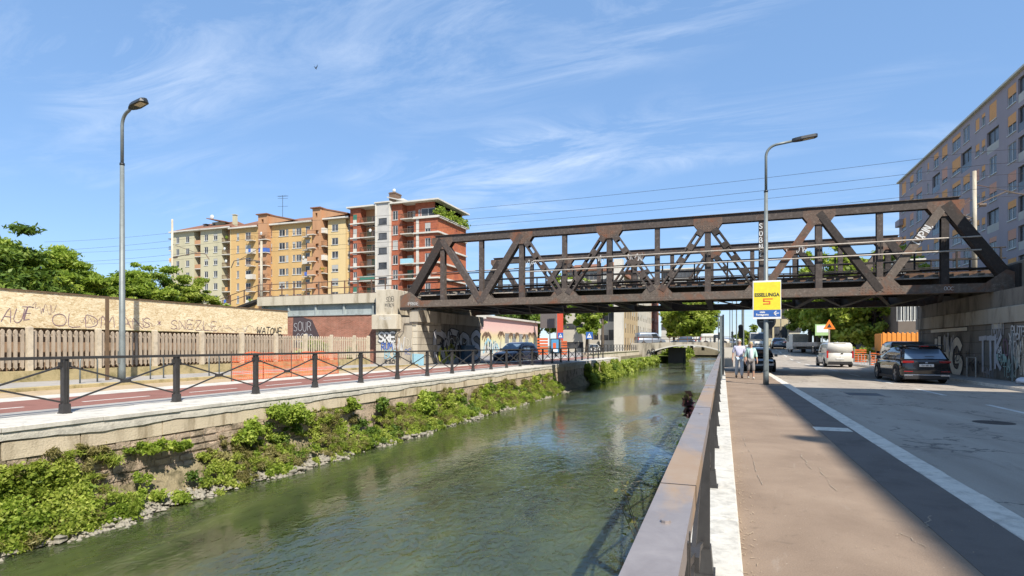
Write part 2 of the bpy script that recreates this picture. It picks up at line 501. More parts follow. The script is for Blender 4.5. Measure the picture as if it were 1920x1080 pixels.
def leaves_mesh(name, P, size, m, up=.4, jitter=.5, rnd=None, aspect=1.7):
    """one rhombic leaf per point"""
    n = len(P)
    N = RNG.normal(size=(n, 3)); N[:, 2] += up * 2; N /= np.linalg.norm(N, axis=1)[:, None]
    A = RNG.normal(size=(n, 3)); A -= (A * N).sum(1)[:, None] * N; A /= np.linalg.norm(A, axis=1)[:, None]
    B = np.cross(N, A)
    s = size * (1 + jitter * (RNG.random(n) - .5))[:, None]
    V = np.empty((n, 4, 3))
    V[:, 0] = P - A * s * .5 * aspect; V[:, 1] = P + B * s * .5; V[:, 2] = P + A * s * .5 * aspect - N * s * .18; V[:, 3] = P - B * s * .5
    V = V.reshape(-1, 3)
    c = V.mean(0); c[2] = V[:, 2].min()
    V = V - c
    me = bpy.data.meshes.new(name)
    me.vertices.add(n * 4); me.vertices.foreach_set('co', V.astype(np.float32).ravel())
    me.loops.add(n * 4); me.loops.foreach_set('vertex_index', np.arange(n * 4, dtype=np.int32))
    me.polygons.add(n); me.polygons.foreach_set('loop_start', np.arange(0, n * 4, 4, dtype=np.int32))
    me.polygons.foreach_set('loop_total', np.full(n, 4, dtype=np.int32))
    me.update()
    if rnd is None: rnd = RNG.random(n)
    rnd = np.clip(.5 * rnd + .5 * RNG.random(n), 0, 1)
    at = me.attributes.new('rnd', 'FLOAT', 'POINT')
    at.data.foreach_set('value', np.repeat(rnd, 4).astype(np.float32))
    me.materials.append(m)
    return me, Vector(c)

def clump_points(centers, radii, per, flat=.7):
    out = []; rr = []
    for c, r in zip(centers, radii):
        k = max(4, int(per * (r / np.mean(radii)) ** 2))
        d = RNG.normal(size=(k, 3)); d /= np.linalg.norm(d, axis=1)[:, None]
        d *= np.minimum(np.abs(RNG.normal(size=k)) * .42 + .25, 1.5)[:, None] * r
        d[:, 2] *= flat
        out.append(c + d); rr.append(np.clip(.5 + RNG.normal() * .28 + d[:, 2] / r * .1, 0, 1))
    return np.concatenate(out), np.concatenate(rr)

def tree(name, x, y, z, h, cr, m='leaf', n=9000, leaf=.2, trunk=.45, label='', group=None, clumps=60, squash=.8, lean=0, cat='tree', lowcrown=None, clr=.26, flat=.7, asp=1.7):
    T = empty(name, (x, y, z), 0, label, cat, group)
    cz = z + h - cr * squash
    base = z + h * trunk if lowcrown is None else z + lowcrown
    tr = MB()
    tips = []
    top = Vector((x + lean * .6, y, cz))
    r0 = max(.08, h * .022)
    pts = [Vector((x, y, z - .1)), Vector((x + lean * .1 + random.uniform(-.1, .1), y, z + h * .2)), Vector((x + lean * .3, y + random.uniform(-.2, .2), z + h * .42)), top]
    tr.tube(pts, [r0 * 1.25, r0, r0 * .75, r0 * .3], 8)
    cen = np.array([x + lean, y, (base + z + h) / 2]); rad = np.array([cr, cr, (z + h - base) / 2])
    C = []
    while len(C) < clumps:
        p = RNG.normal(size=3); p /= np.linalg.norm(p); p *= RNG.uniform(.35, .95) ** .6
        w = 1 + .22 * math.sin(3 * math.atan2(p[1], p[0]) + x) * (1 if p[2] > -.3 else .5)
        C.append(cen + p * rad * (w if abs(p[2]) < .8 else .9) * RNG.uniform(.75, 1.05))
    C = np.array(C)
    for c in C[::max(1, clumps // 14)]:
        st = pts[1].lerp(top, random.uniform(.3, .95))
        q = Vector(c)
        mid = st.lerp(q, .5) + Vector((0, 0, .05 * h))
        tr.tube([st, mid, q], [r0 * .4, r0 * .22, r0 * .07], 5)
    tr.put('trunk', M['bark'], T, True)
    radii = cr * RNG.uniform(clr * .6, clr * 1.35, size=clumps)
    P, rr = clump_points(C, radii, n / clumps, flat)
    me, c = leaves_mesh('crown', P, leaf, M[m], rnd=rr, aspect=asp)
    link('crown', me, Matrix.Translation(c), T)
    return T

def bush(name, x, y, z, r, h, m='leaf', n=1500, leaf=.08, label='', group=None, cat='bush', parent=None, kind=None, axis=(1, 1)):
    k = 14
    C = np.array([[x + random.gauss(0, r * .45) * axis[0], y + random.gauss(0, r * .45) * axis[1], z + random.uniform(.2, .85) * h] for _ in range(k)])
    P, rr = clump_points(C, RNG.uniform(.25, .5, size=k) * min(r, h), n / k, .8)
    me, c = leaves_mesh(name, P, leaf, M[m], rnd=rr)
    o = link(name, me, Matrix.Translation(c), parent)
    return setp(o, label, cat if parent is None else None, group, kind)

# ---- walls with real openings
def wall_holes(mb, O, A, Nn, L, z0, z1, holes, depth=.25):
    """wall sheet from O along A (length L); holes = (s0,s1,za,zb); reveals go inwards by depth"""
    O = Vector(O); A = Vector(A); Nn = Vector(Nn)
    ss = sorted({0, L, *[min(max(h[0], 0), L) for h in holes], *[min(max(h[1], 0), L) for h in holes]})
    zs = sorted({z0, z1, *[h[2] for h in holes], *[h[3] for h in holes]})
    P = lambda s, z, d=0: O + A * s + Vector((0, 0, z)) - Nn * d
    hs = [(round(a, 4), round(b, 4), round(c, 4), round(d, 4)) for a, b, c, d in holes]
    for i in range(len(zs) - 1):
        zc = (zs[i] + zs[i + 1]) / 2
        row = [h for h in hs if h[2] < zc < h[3]]
        j = 0; run = None
        for j in range(len(ss) - 1):
            sc = (ss[j] + ss[j + 1]) / 2
            inh = any(h[0] < sc < h[1] for h in row)
            if not inh and run is None: run = ss[j]
            if inh and run is not None:
                mb.quad(P(run, zs[i]), P(ss[j], zs[i]), P(ss[j], zs[i + 1]), P(run, zs[i + 1])); run = None
        if run is not None: mb.quad(P(run, zs[i]), P(L, zs[i]), P(L, zs[i + 1]), P(run, zs[i + 1]))
    for a, b, c, d in holes:
        mb.quad(P(a, c), P(b, c), P(b, c, depth), P(a, c, depth))
        mb.quad(P(a, d), P(a, d, depth), P(b, d, depth), P(b, d))
        mb.quad(P(a, c), P(a, c, depth), P(a, d, depth), P(a, d))
        mb.quad(P(b, c), P(b, d), P(b, d, depth), P(b, c, depth))
        mb.quad(P(a, c, depth), P(b, c, depth), P(b, d, depth), P(a, d, depth))
WCACHE = {}
def frameW(O, A, Nn):   # matrix with x along the wall, y = into the wall, z up
    A = Vector(A); Nn = Vector(Nn)
    m = Matrix.Identity(4)
    m.col[0][:3] = A; m.col[1][:3] = -Nn; m.col[2][:3] = (0, 0, 1); m.col[3][:3] = Vector(O)
    return m
def window(parent, W, w, h, fm='win_white', blind=0.0, bm='blind_orange', mull=1, sub=True, sill=False):
    """frame (part) with pane and blind (sub-parts), placed by matrix W (origin bottom middle of the opening)"""
    key = (round(w, 2), round(h, 2), fm, mull, sill)
    if key not in WCACHE:
        f = MB(); t = .09
        f.box(-w / 2, -w / 2 + t, .06, .13, 0, h); f.box(w / 2 - t, w / 2, .06, .13, 0, h)
        f.box(-w / 2 + t, w / 2 - t, .06, .13, 0, t); f.box(-w / 2 + t, w / 2 - t, .06, .13, h - t, h)
        for i in range(mull):
            x = -w / 2 + w * (i + 1) / (mull + 1); f.box(x - .04, x + .04, .062, .128, t, h - t)
        if sill: f.box(-w / 2 - .08, w / 2 + .08, -.1, .05, -.08, 0)
        p = MB(); p.box(-w / 2 + .02, w / 2 - .02, .09, .11, .02, h - .02)
        a = f.mesh('window', M[fm]); b = p.mesh('pane', M['pane'])
        WCACHE[key] = (a, b)
    a, b = WCACHE[key]
    o = link('window', a, W, parent)
    link('pane', b, W, o)
    if blind > .02:
        kb = ('b', round(w, 2), round(h * blind, 1), bm)
        if kb not in WCACHE:
            q = MB(); bh = round(h * blind, 1)
            q.box(-w / 2 + .02, w / 2 - .02, .015, .05, -bh, 0)
            for i in range(int(bh / .25)): q.box(-w / 2 + .03, w / 2 - .03, .008, .015, -bh + i * .25, -bh + i * .25 + .05)
            WCACHE[kb] = q.mesh('blind', M[bm])
        link('blind', WCACHE[kb], W @ Matrix.Translation((0, 0, h - .01)), o)
    return o
M['win_white'] = plain('white_window_frame', (.6, .6, .57), .5)
M['win_brown'] = plain('brown_window_frame', (.16, .1, .06), .6)
M['win_dark'] = plain('dark_window_frame', (.06, .06, .06), .6)
M['blind_orange'] = plain('orange_blind', (.72, .34, .11), .7)
M['blind_pink'] = plain('pinkish_blind', (.6, .3, .2), .7)
M['blind_grey'] = plain('grey_blind', (.4, .4, .37), .7)
M['blind_green'] = plain('green_blind', (.04, .17, .12), .7)

# ---- hand lettering as flat strokes
FONT = {
 'A': [[(0, 0), (.35, 1), (.7, 0)], [(.13, .38), (.57, .38)]], 'B': [[(0, 0), (0, 1), (.5, .95), (.55, .7), (.4, .52), (0, .52)], [(.4, .52), (.65, .35), (.55, .05), (0, 0)]],
 'C': [[(.65, .85), (.4, 1), (.1, .8), (0, .5), (.1, .15), (.4, 0), (.65, .15)]], 'D': [[(0, 0), (0, 1), (.4, .95), (.65, .6), (.6, .2), (.3, 0), (0, 0)]],
 'E': [[(.6, 1), (0, 1), (0, 0), (.6, 0)], [(0, .5), (.5, .5)]], 'F': [[(.6, 1), (0, 1), (0, 0)], [(0, .5), (.5, .5)]],
 'G': [[(.65, .85), (.4, 1), (.1, .8), (0, .45), (.15, .1), (.45, 0), (.65, .2), (.65, .45), (.35, .45)]], 'H': [[(0, 0), (0, 1)], [(.6, 0), (.6, 1)], [(0, .5), (.6, .5)]],
 'I': [[(.15, 0), (.15, 1)]], 'K': [[(0, 0), (0, 1)], [(.6, 1), (0, .45), (.6, 0)]], 'L': [[(0, 1), (0, 0), (.55, 0)]], 'M': [[(0, 0), (.1, 1), (.4, .3), (.7, 1), (.8, 0)]],
 'N': [[(0, 0), (0, 1), (.6, 0), (.6, 1)]], 'O': [[(.35, 1), (.08, .8), (0, .45), (.12, .1), (.38, 0), (.62, .15), (.7, .5), (.6, .85), (.35, 1)]],
 'P': [[(0, 0), (0, 1), (.5, .95), (.6, .72), (.45, .5), (0, .46)]], 'R': [[(0, 0), (0, 1), (.5, .95), (.6, .72), (.45, .52), (0, .48)], [(.3, .48), (.65, 0)]],
 'S': [[(.6, .88), (.35, 1), (.05, .82), (.15, .58), (.5, .42), (.6, .18), (.3, 0), (0, .12)]], 'T': [[(0, 1), (.7, 1)], [(.35, 1), (.35, 0)]],
 'U': [[(0, 1), (.02, .25), (.3, 0), (.58, .25), (.6, 1)]], 'V': [[(0, 1), (.32, 0), (.65, 1)]], 'W': [[(0, 1), (.18, 0), (.42, .65), (.62, 0), (.85, 1)]],
 'X': [[(0, 0), (.6, 1)], [(0, 1), (.6, 0)]], 'Y': [[(0, 1), (.32, .5), (.65, 1)], [(.32, .5), (.3, 0)]], 'Z': [[(0, 1), (.6, 1), (0, 0), (.62, 0)]],
 '*': [[(.05, .7), (.35, .35)], [(.35, .7), (.05, .35)], [(.2, .78), (.2, .3)]], '.': [[(.05, 0), (.1, .06)]], ' ': [], '8': [[(.3, .5), (.05, .75), (.3, 1), (.55, .75), (.3, .5), (0, .22), (.3, 0), (.6, .22), (.3, .5)]],
}
def smooth_line(pts, k=3):
    if len(pts) < 3: return pts
    out = []
    n = len(pts)
    for i in range(n - 1):
        p0 = pts[max(i - 1, 0)]; p1 = pts[i]; p2 = pts[i + 1]; p3 = pts[min(i + 2, n - 1)]
        for j in range(k):
            t = j / k
            out.append(tuple(.5 * ((2 * p1[a]) + (-p0[a] + p2[a]) * t + (2 * p0[a] - 5 * p1[a] + 4 * p2[a] - p3[a]) * t * t + (-p0[a] + 3 * p1[a] - 3 * p2[a] + p3[a]) * t ** 3) for a in (0, 1)))
    out.append(pts[-1]); return out
def ribbon(mb, pts, w, W, lift):
    """flat stroke in the local x/z plane of matrix W, raised by lift towards -y"""
    pts = [Vector(p) for p in pts]
    L = []; Rr = []
    for i, p in enumerate(pts):
        d = pts[min(i + 1, len(pts) - 1)] - pts[max(i - 1, 0)]
        if d.length < 1e-6: d = Vector((1, 0))
        d.normalize(); n = Vector((-d.y, d.x)) * (w / 2)
        e = d * (w * .4) * (-1 if i == 0 else (1 if i == len(pts) - 1 else 0))
        L.append(p + n + e); Rr.append(p - n + e)
    for i in range(len(pts) - 1):
        q = [L[i], L[i + 1], Rr[i + 1], Rr[i]]
        mb.add([W @ Vector((a.x, -lift, a.y)) for a in q], [(0, 1, 2, 3)])
def scrawl(W, text, size, w, m, parent, lift=.004, wob=.06, sp=1.0, name='graffiti', outline=None, ow=0, slant=0, rise=0):
    rs = random.Random(text)
    mb = MB(); ob = MB(); x = 0; kk = 0
    for ch in text:
        if ch == ' ': x += .5 * size; continue
        dy = rs.uniform(-wob, wob) * size; sc = size * rs.uniform(1 - wob, 1 + wob)
        for line in FONT.get(ch, []):
            pts = [(x + (px * sp + slant * pz) * sc + rs.uniform(-wob, wob) * .3 * size, dy + rise * x + pz * sc + rs.uniform(-wob, wob) * .3 * size) for px, pz in line]
            pts = smooth_line(pts); kk += 1
            if outline: ribbon(ob, pts, w + ow, W, lift + kk * .00003)
            ribbon(mb, pts, w, W, lift + (.004 if outline else 0) + kk * .00005)
        x += (.95 * sp) * sc * (1.15 if ch in 'MW' else (.45 if ch in 'I.' else .9))
    if outline: ob.put(name, M[outline], parent, fixn=False)
    return mb.put(name, M[m], parent, fixn=False)
def squiggle(W, x, z, w, h, m, parent, lw=.02, n=14, seed=1, name='graffiti', lift=.005):
    rs = random.Random(seed); mb = MB()
    pts = [(x + w * i / n + rs.uniform(-.5, .5) * w * .12, z + (h * rs.uniform(0, 1))) for i in range(n)]
    ribbon(mb, smooth_line(pts, 4), lw, W, lift)
    return mb.put(name, M[m], parent, fixn=False)
def text_mesh(txt, size, m, W, parent, name='lettering', ext=.002, bold=.0, align='CENTER', sx=1.0):
    cu = bpy.data.curves.new('lettering', 'FONT')
    cu.body = txt; cu.size = size; cu.extrude = ext; cu.offset = bold; cu.align_x = align; cu.resolution_u = 3
    tmp = bpy.data.objects.new('tmp', cu)
    me = bpy.data.meshes.new_from_object(tmp)
    bpy.data.objects.remove(tmp); bpy.data.curves.remove(cu)
    me.name = name; me.materials.clear(); me.materials.append(m)
    # font lies in x/y: turn to x/z facing -y
    me.transform(Matrix.Rotation(R(90), 4, 'X') @ Matrix.Diagonal((sx, 1, 1, 1)))
    return link(name, me, W, parent)

# ================================================================== SETTING
ZW = -1.40            # water level
ZL = 0.31             # left bank level
def strip(name, m, x0, x1, y0, y1, z, kind='structure', dz=.3):
    mb = MB(); mb.box(x0, x1, y0, y1, z - dz, z)
    return mb.put(name, m, kind=kind)
# ground left and right of the canal
strip('ground', M['ground'], -900, -12.6, -60, 1500, .02, dz=3)
strip('ground', M['ground'], 30, 900, -60, 1500, -.2, dz=3)
strip('canal_bed', M['earth'], -14, 1, -60, 130, -2.6, dz=.4)
# water, with gentle ripples
def water_mat():
    m = bpy.data.materials.new('canal_water'); t = nt(m)
    v = pos_node(t)
    vs = pos_node(t, (1, .35, 1))
    weed = noise(t, vs, .55, 6, .6, .8); w2 = noise(t, vs, 2.1, 5, .6, .5)
    k = mixc(t, .4, weed, w2)
    c = ramp(t, k, [(.36, (.036, .046, .02)), (.5, (.054, .07, .026)), (.62, (.078, .096, .034)), (.72, (.11, .12, .05))])
    r1 = noise(t, pos_node(t, (1, .6, 1)), 3.6, 2, .5, 1.2)
    r2 = noise(t, pos_node(t, (1.1, .7, 1)), 9, 2, .5, 1.0)
    r3 = noise(t, pos_node(t, (.5, .3, 1)), .9, 2, .5, .3)
    calm = ramp(t, noise(t, vs, .28, 3, .5, .4), [(.42, (.2, .2, .2)), (.6, (1.3, 1.3, 1.3))])
    h = mathn(t, 'ADD', mathn(t, 'MULTIPLY', r1, .75), mathn(t, 'MULTIPLY', r2, .34))
    h = mathn(t, 'ADD', mathn(t, 'MULTIPLY', h, calm), mathn(t, 'MULTIPLY', r3, .35))
    p = finish(t, c, .01, 0, h, .36, .1, .5)
    p.inputs['IOR'].default_value = 1.5
    p.inputs['Subsurface Weight'].default_value = .9; p.inputs['Subsurface Radius'].default_value = (.5, .7, .35); p.inputs['Subsurface Scale'].default_value = .6
    return m
mb = MB(); mb.quad((-13.2, -40, ZW), (-.1, -40, ZW), (-.1, 125, ZW), (-13.2, 125, ZW))
mb.put('water', water_mat(), kind='structure')

# ---------------- left bank promenade
Y0, Y1 = -20, 58.0
strip('paving_strip', M['pave'], -11.9, -11.15, Y0, Y1, ZL - .004, dz=1.0)
strip('cycle_path', M['red_path'], -14.3, -11.9, Y0, 58, ZL - .008, dz=1.0)
strip('cycle_path', M['red_path'], -14.3, -13.61, 58, 100, ZL - .008, dz=1.0)
strip('white_edge_band', M['white_stone'], -15.3, -14.3, Y0, 60, ZL - .004, dz=1.0)
strip('gutter', M['gutter'], -17.3, -15.3, Y0, 30, ZL - .02, dz=1.0)
strip('street', M['street'], -30, -15.3, 30, 140, ZL - .05, dz=1.0)
strip('street', M['street'], -15.3, -14.3, 60, 140, ZL - .05, dz=1.0)
strip('pavement', M['pave'], -20.6, -17.3, Y0, 30, ZL + .07, dz=1.0)
mb = MB()
y = -10
while y < 58: mb.box(-12.83, -12.75, y, y + 1.5, ZL - .02, ZL - .004); y += 2.6
mb.put('path_line', M['paint'], kind='structure')
# kerb lip of the pavement, in stones
kb = MB(); kb.cbox(-.09, .09, 0, 1.19, -.3, .085, .015); kme = kb.mesh('kerb_stone', M['lowwall'])
root = strip('kerb', M['lowwall'], -17.32, -17.24, Y0, 30, ZL + .06, dz=.5)
for i in range(26): link('kerb_stone', kme, Matrix.Translation((-17.28, -1 + i * 1.2, ZL)), root)

# ---------------- left canal wall: coping, cement band, stone course, rubble
wall = empty('canal_wall', (-9.9, 20, ZW), 0, 'long stone canal wall overgrown with plants below the black railing', 'wall')
cm = []
for s in range(4):
    b = MB(); ln = 1.44
    b.cbox(-.62, .66 + .004 * s, -ln / 2, ln / 2, -.075, 0, .012)
    cm.append(b.mesh('coping_stone', M['white_stone']))
y = 3.0
i = 0
while y < 58:
    link('coping_stone', cm[i % 4], Matrix.Translation((-10.48, y, ZL + random.uniform(-.004, .003))) @ Matrix.Rotation(random.uniform(-.004, .004), 4, 'Z'), wall)
    y += 1.45; i += 1
mb = MB(); mb.box(-11.15, -9.9, Y0, 58, -1.8, ZL - .11)
mb.put('wall_core', M['rubble'], wall)
# cement band with an uneven lower lip
mb = MB(); n = 240; ys = np.linspace(2.2, 58, n)
vs = []; fs = []
for k, yy in enumerate(ys):
    lip = .085 + .03 * math.sin(yy * 2.1) * math.sin(yy * .7) + random.uniform(-.012, .012)
    x = -9.84 + random.uniform(-.006, .006)
    vs += [(x, yy, ZL - .074), (x + .004, yy, (ZL - .08 + lip) / 2), (x, yy, lip), (-9.905, yy, lip)]
    if k:
        b = (k - 1) * 4
        for j in range(3): fs.append((b + j, b + j + 1, b + 5 + j, b + 4 + j))
mb.add(vs, fs); mb.put('cement_band', M['wall_render'], wall, fixn=False)
# course of squared blocks
bm_ = []
for s in range(5):
    b = MB(); ln = (1.1, 1.45, 1.75, 1.3, 1.6)[s]
    b.box(-.04, .0, 0, ln - .02, -.26, 0)
    b.v = [(x + (random.uniform(-.008, .006) if x > -.01 else 0), yy, z + random.uniform(-.012, .012)) for x, yy, z in b.v]
    bm_.append((b.mesh('wall_block', M['wall_block']), ln))
y = 2.5
while y < 57:
    me, ln = random.choice(bm_)
    link('wall_block', me, Matrix.Translation((-9.862, y, .08)), wall); y += ln
# lower rubble: small stones proud of the core
sm = []
for s in range(6):
    b = MB(); w = random.uniform(.16, .34); h = random.uniform(.08, .14)
    b.box(-.05, random.uniform(.0, .03), 0, w, 0, h)
    b.v = [(x + random.uniform(-.01, .01), yy + random.uniform(-.015, .015), z + random.uniform(-.012, .012)) for x, yy, z in b.v]
    sm.append((b.mesh('wall_stone', M['rubble']), w, h))
cnt = 0
z = -.3
rows = 0
mbs = MB()
while z > -1.05:
    y = 4.2
    while y < 30:
        me, w, h = random.choice(sm)
        if y < 11.5 and cnt < 280:
            link('wall_stone', me, Matrix.Translation((-9.885, y, z)), wall); cnt += 1
        y += w + .02
    z -= .14

# foot of the wall: earth slope with rocks at the waterline
NS, NT = 260, 9
vs = []; fs = []
for i in range(NS):
    yy = 1 + (58 - 1) * i / (NS - 1)
    bul = .1 * math.sin(yy * 1.3) + .07 * math.sin(yy * 3.1 + 1)
    for j in range(NT):
        t = j / (NT - 1)
        x = -9.93 + (.66 + bul) * t ** 1.3 + random.uniform(-.03, .03)
        zz = -.72 - .85 * t + random.uniform(-.03, .03) + (.12 * math.sin(yy * .8) if t < .5 else 0)
        vs.append((x, yy, zz))
for i in range(NS - 1):
    for j in range(NT - 1):
        a = i * NT + j; fs.append((a, a + 1, a + NT + 1, a + NT))
mb = MB().add(vs, fs); mb.put('bank_slope', M['earth'], wall, True, fixn=False)
rk = []
for s in range(10):
    b = MB()
    rs = random.Random(s)
    ph = [rs.uniform(0, 6) for _ in range(4)]
    b.ell((0, 0, 0), (.12, .15, .08), 9, 6, lambda p: p * (1 + .22 * math.sin(4 * p.x + ph[0]) + .2 * math.sin(5 * p.y + ph[1]) + .12 * math.sin(7 * p.z + ph[2])))
    rk.append(b.mesh('rock', M['rock'], smooth=False))
for i in range(290):
    yy = 4.3 + 24 * (i / 290) ** 1.15 + random.uniform(-.1, .1)
    s = random.uniform(.25, .85)
    Wm = Matrix.Translation((-9.27 + .1 * math.sin(yy * 1.3) + .07 * math.sin(yy * 3.1 + 1) + random.uniform(-.13, .09), yy, ZW + random.uniform(-.04, .09))) @ Matrix.Rotation(random.uniform(0, 6.2), 4, 'Z') @ Matrix.Diagonal((s, s, s * random.uniform(.6, 1), 1))
    link('rock', rk[i % 10], Wm, wall)

# plants on the wall
def wall_plants(name, m, y0, y1, n, leaf, seed, thr, zlo, zhi, rad, label, asp=1.7):
    rs = np.random.default_rng(seed)
    C = []; Rr = []
    tries = 0
    while len(C) < n and tries < n * 60:
        tries += 1
        yy = rs.uniform(y0, y1); t = rs.random()
        f = math.sin(yy * 1.9 + seed) + .7 * math.sin(yy * 4.3 + 2 * seed) + .8 * math.sin(t * 7 + yy * .9 + seed)
        if 6.4 < yy < 9.4 and t > .2: f -= .3
        if f < thr + 1.2 * (t ** 2) * 1.2: continue
        z = zlo + (zhi - zlo) * t
        xb = -9.85 + (.62 * max(0, (-.72 - z) / .7) ** .8 if z < -.72 else 0)
        r = rs.uniform(*rad) * (1 - .25 * t)
        C.append((xb + r * rs.uniform(.2, .9), yy, z)); Rr.append(r)
    C = np.array(C); Rr = np.array(Rr)
    P, rr = clump_points(C, Rr, 170, .75)
    P = P[P[:, 2] > ZW]; rr = np.clip(.5 + .5 * np.sin(P[:, 1] * 3.1 + P[:, 2] * 5) * np.sin(P[:, 1] * 1.3 - P[:, 2] * 7) + RNG.normal(size=len(P)) * .15, 0, 1)
    me, c = leaves_mesh(name, P, leaf, M[m], rnd=rr, up=.15 if asp < 3 else -.2, aspect=asp)
    o = link(name, me, Matrix.Translation(c))
    setp(o, label, 'plants', kind='stuff')
wall_plants('climbing_plants', 'leaf', 3, 34, 430, .034, 1, .15, -1.34, -.2, (.06, .16), 'bright green climbing plants hanging over the lower canal wall')
wall_plants('climbing_plants', 'leaf_yellow', 3, 34, 620, .03, 4, .0, -1.4, -.25, (.05, .13), 'yellowish low weeds along the foot of the canal wall')
wall_plants('dry_weeds', 'leaf_dry', 3, 34, 560, .016, 9, -.3, -1.28, -.12, (.06, .16), 'dry brown weeds between the green plants on the canal wall', 6)
wall_plants('tall_grass', 'leaf_yellow', 3, 34, 260, .014, 15, .2, -1.3, -.1, (.08, .2), 'thin yellow green grass blades among the wall plants', 7)
wall_plants('climbing_plants', 'leaf_dark', 8, 36, 160, .038, 6, .6, -1.3, .0, (.06, .17), 'dark green leafy plants in clumps on the middle of the canal wall')
wall_plants('far_climbing_plants', 'leaf_yellow', 42.5, 57.5, 300, .09, 2, -.6, -1.35, .1, (.15, .34), 'sunlit yellow green creepers on the wall beyond the bridge shadow')
wall_plants('climbing_plants', 'leaf_yellow', 4.0, 6.2, 150, .036, 3, -.7, -1.3, -.28, (.08, .2), 'lush bright green plants covering the wall at the left edge')
wall_plants('climbing_plants', 'leaf', 4.0, 6.3, 110, .036, 12, -.7, -1.3, -.28, (.08, .2), 'fresh green plants mixed into the lush growth at the left edge')
# loose stones and gravel along the waterline, too many to count
gb = MB(); rs_g = random.Random(3)
for i in range(5200):
    yy = 3.5 + 32 * rs_g.random() ** 1.1
    s = rs_g.uniform(.02, .065); xx = -9.27 + .1 * math.sin(yy * 1.3) + .07 * math.sin(yy * 3.1 + 1) + rs_g.gauss(-.06, .09); zz = ZW + max(-.02, (-9.2 - xx) * .55) + rs_g.uniform(0, .03)
    o = [rs_g.uniform(.6, 1.3) for _ in range(6)]
    gb.add([(xx - s * o[0], yy, zz), (xx, yy - s * o[1], zz), (xx + s * o[2], yy, zz), (xx, yy + s * o[3], zz), (xx, yy, zz + s * .8 * o[4]), (xx, yy, zz - s)], [(0, 1, 4), (1, 2, 4), (2, 3, 4), (3, 0, 4)])
gb.put('shore_gravel', M['rock'], label='pale loose stones and gravel along the waterline of the left bank', cat='gravel', kind='stuff', fixn=False)

def wall_bush(u, v, r, h, m, label, n=1400, leaf=.075):
    n = int(n * 1.8); leaf *= .72; r *= .8; h *= .85
    # on the wall face X = -9.8
    Y = YatX(u, -9.7); z = Zat(v, -9.7, Y)
    bush('wall_shrub', -9.66, Y, z - h / 2, r, h, m, n, leaf, label, 'shrubs growing on the canal wall', 'shrub', axis=(.35, 1))
wall_bush(545, 775, .7, .6, 'leaf', 'wide olive green shrub hanging over the wall top below the third railing post', 3600, .06)
wall_bush(468, 808, .42, .6, 'leaf', 'leafy green shrub on the wall below and left of the wide olive shrub', 1500)
wall_bush(293, 838, .28, .25, 'leaf', 'small round shrub low on the bare wall stones', 600)
wall_bush(338, 836, .26, .22, 'leaf', 'small bright shrub beside the round one on the bare wall', 600)
wall_bush(660, 756, .3, .5, 'leaf', 'slim upright shrub under the fourth railing post', 800)
wall_bush(715, 757, .32, .45, 'leaf_dark', 'slim dark shrub in the crack of the stone course', 800)
wall_bush(797, 752, .7, .95, 'leaf', 'tall green shrub reaching the top of the canal wall', 2600, .08)
wall_bush(838, 755, .6, .9, 'leaf_yellow', 'yellowish shrub right of the tall one on the wall', 1500, .08)
wall_bush(905, 742, .5, .9, 'leaf', 'green shrub on the wall halfway to the bridge shadow', 1200, .09)
wall_bush(943, 748, .45, .8, 'leaf', 'green shrub at the water below the railing near the shadow', 1200, .09)
wall_bush(1003, 722, .6, 1.2, 'leaf_yellow', 'light shrub on the wall just before the bridge shadow', 1200, .1)
wall_bush(1146, 694, 1.2, 1.5, 'leaf_dark', 'dark green bush at the far end of the canal wall', 2500, .14)

# ---------------- railings
def rail_post_mesh(H):
    b = MB()
    b.box(-.03, .03, -.026, .026, .1, H - .02)                    # web
    b.box(-.046, .046, -.046, -.028, .1, H - .03); b.box(-.046, .046, .028, .046, .1, H - .03)
    b.prism([(-.068, 0), (.068, 0), (.052, .17), (-.052, .17)], -.066, .066, 'y')
    b.box(-.078, .078, -.076, .076, 0, .018)
    b.box(-.02, .02, -.1, -.047, .82 * H, .9 * H); b.box(-.02, .02, .047, .1, .82 * H, .9 * H)
    return b.mesh('post', M['black_iron'])
def railing(name, X, ys, z, H, toprail, label, xoff=0, mtop='black_iron', tw=.1, th=.05):
    T = empty(name, (X, ys[0], z), 0, label, 'railing')
    tr = MB(); tr.box(X + xoff - tw / 2, X + xoff + tw / 2, ys[0] - .06, ys[-1] + .06, z + H - th, z + H)
    tr.put('top_rail', M[mtop], T)
    pm = rail_post_mesh(H)
    sp = ys[1] - ys[0]
    bm1 = MB()
    for s in (1, -1):
        za, zb = (.2, H - .17) if s == 1 else (H - .17, .2)
        bm1.bar((0, .055, za), (0, sp - .055, zb), .03, .02, (1, 0, 0))
    xm = bm1.mesh('cross_brace', M['black_iron'])
    hb = MB(); hb.box(-.028, .028, sp / 2 - .09, sp / 2 + .09, H * .51 - .035, H * .51 + .03)
    hm = hb.mesh('hub', M['black_iron'])
    if mtop == 'bronze':
        jb = MB(); jb.box(xoff - tw / 2 - .002, xoff + tw / 2 + .002, .4, .404, H - th - .001, H + .0015)
        jm = jb.mesh('rail_joint', M['black_iron']); bb = MB(); bb.prism([(xoff + .012 * math.cos(k), .12 + .012 * math.sin(k)) for k in [i * .785 for i in range(8)]], H, H + .006, 'z'); bbm = bb.mesh('bolt', M['bronze'])
        for yy in ys: link('rail_joint', jm, Matrix.Translation((X, yy, z)), T); link('bolt', bbm, Matrix.Translation((X, yy - .12, z)), T)
    for i, yy in enumerate(ys):
        link('post', pm, Matrix.Translation((X, yy, z)), T)
        if i < len(ys) - 1:
            Wm = Matrix.Translation((X, yy, z))
            link('cross_brace', xm, Wm, T); link('hub', hm, Wm, T)
    return T
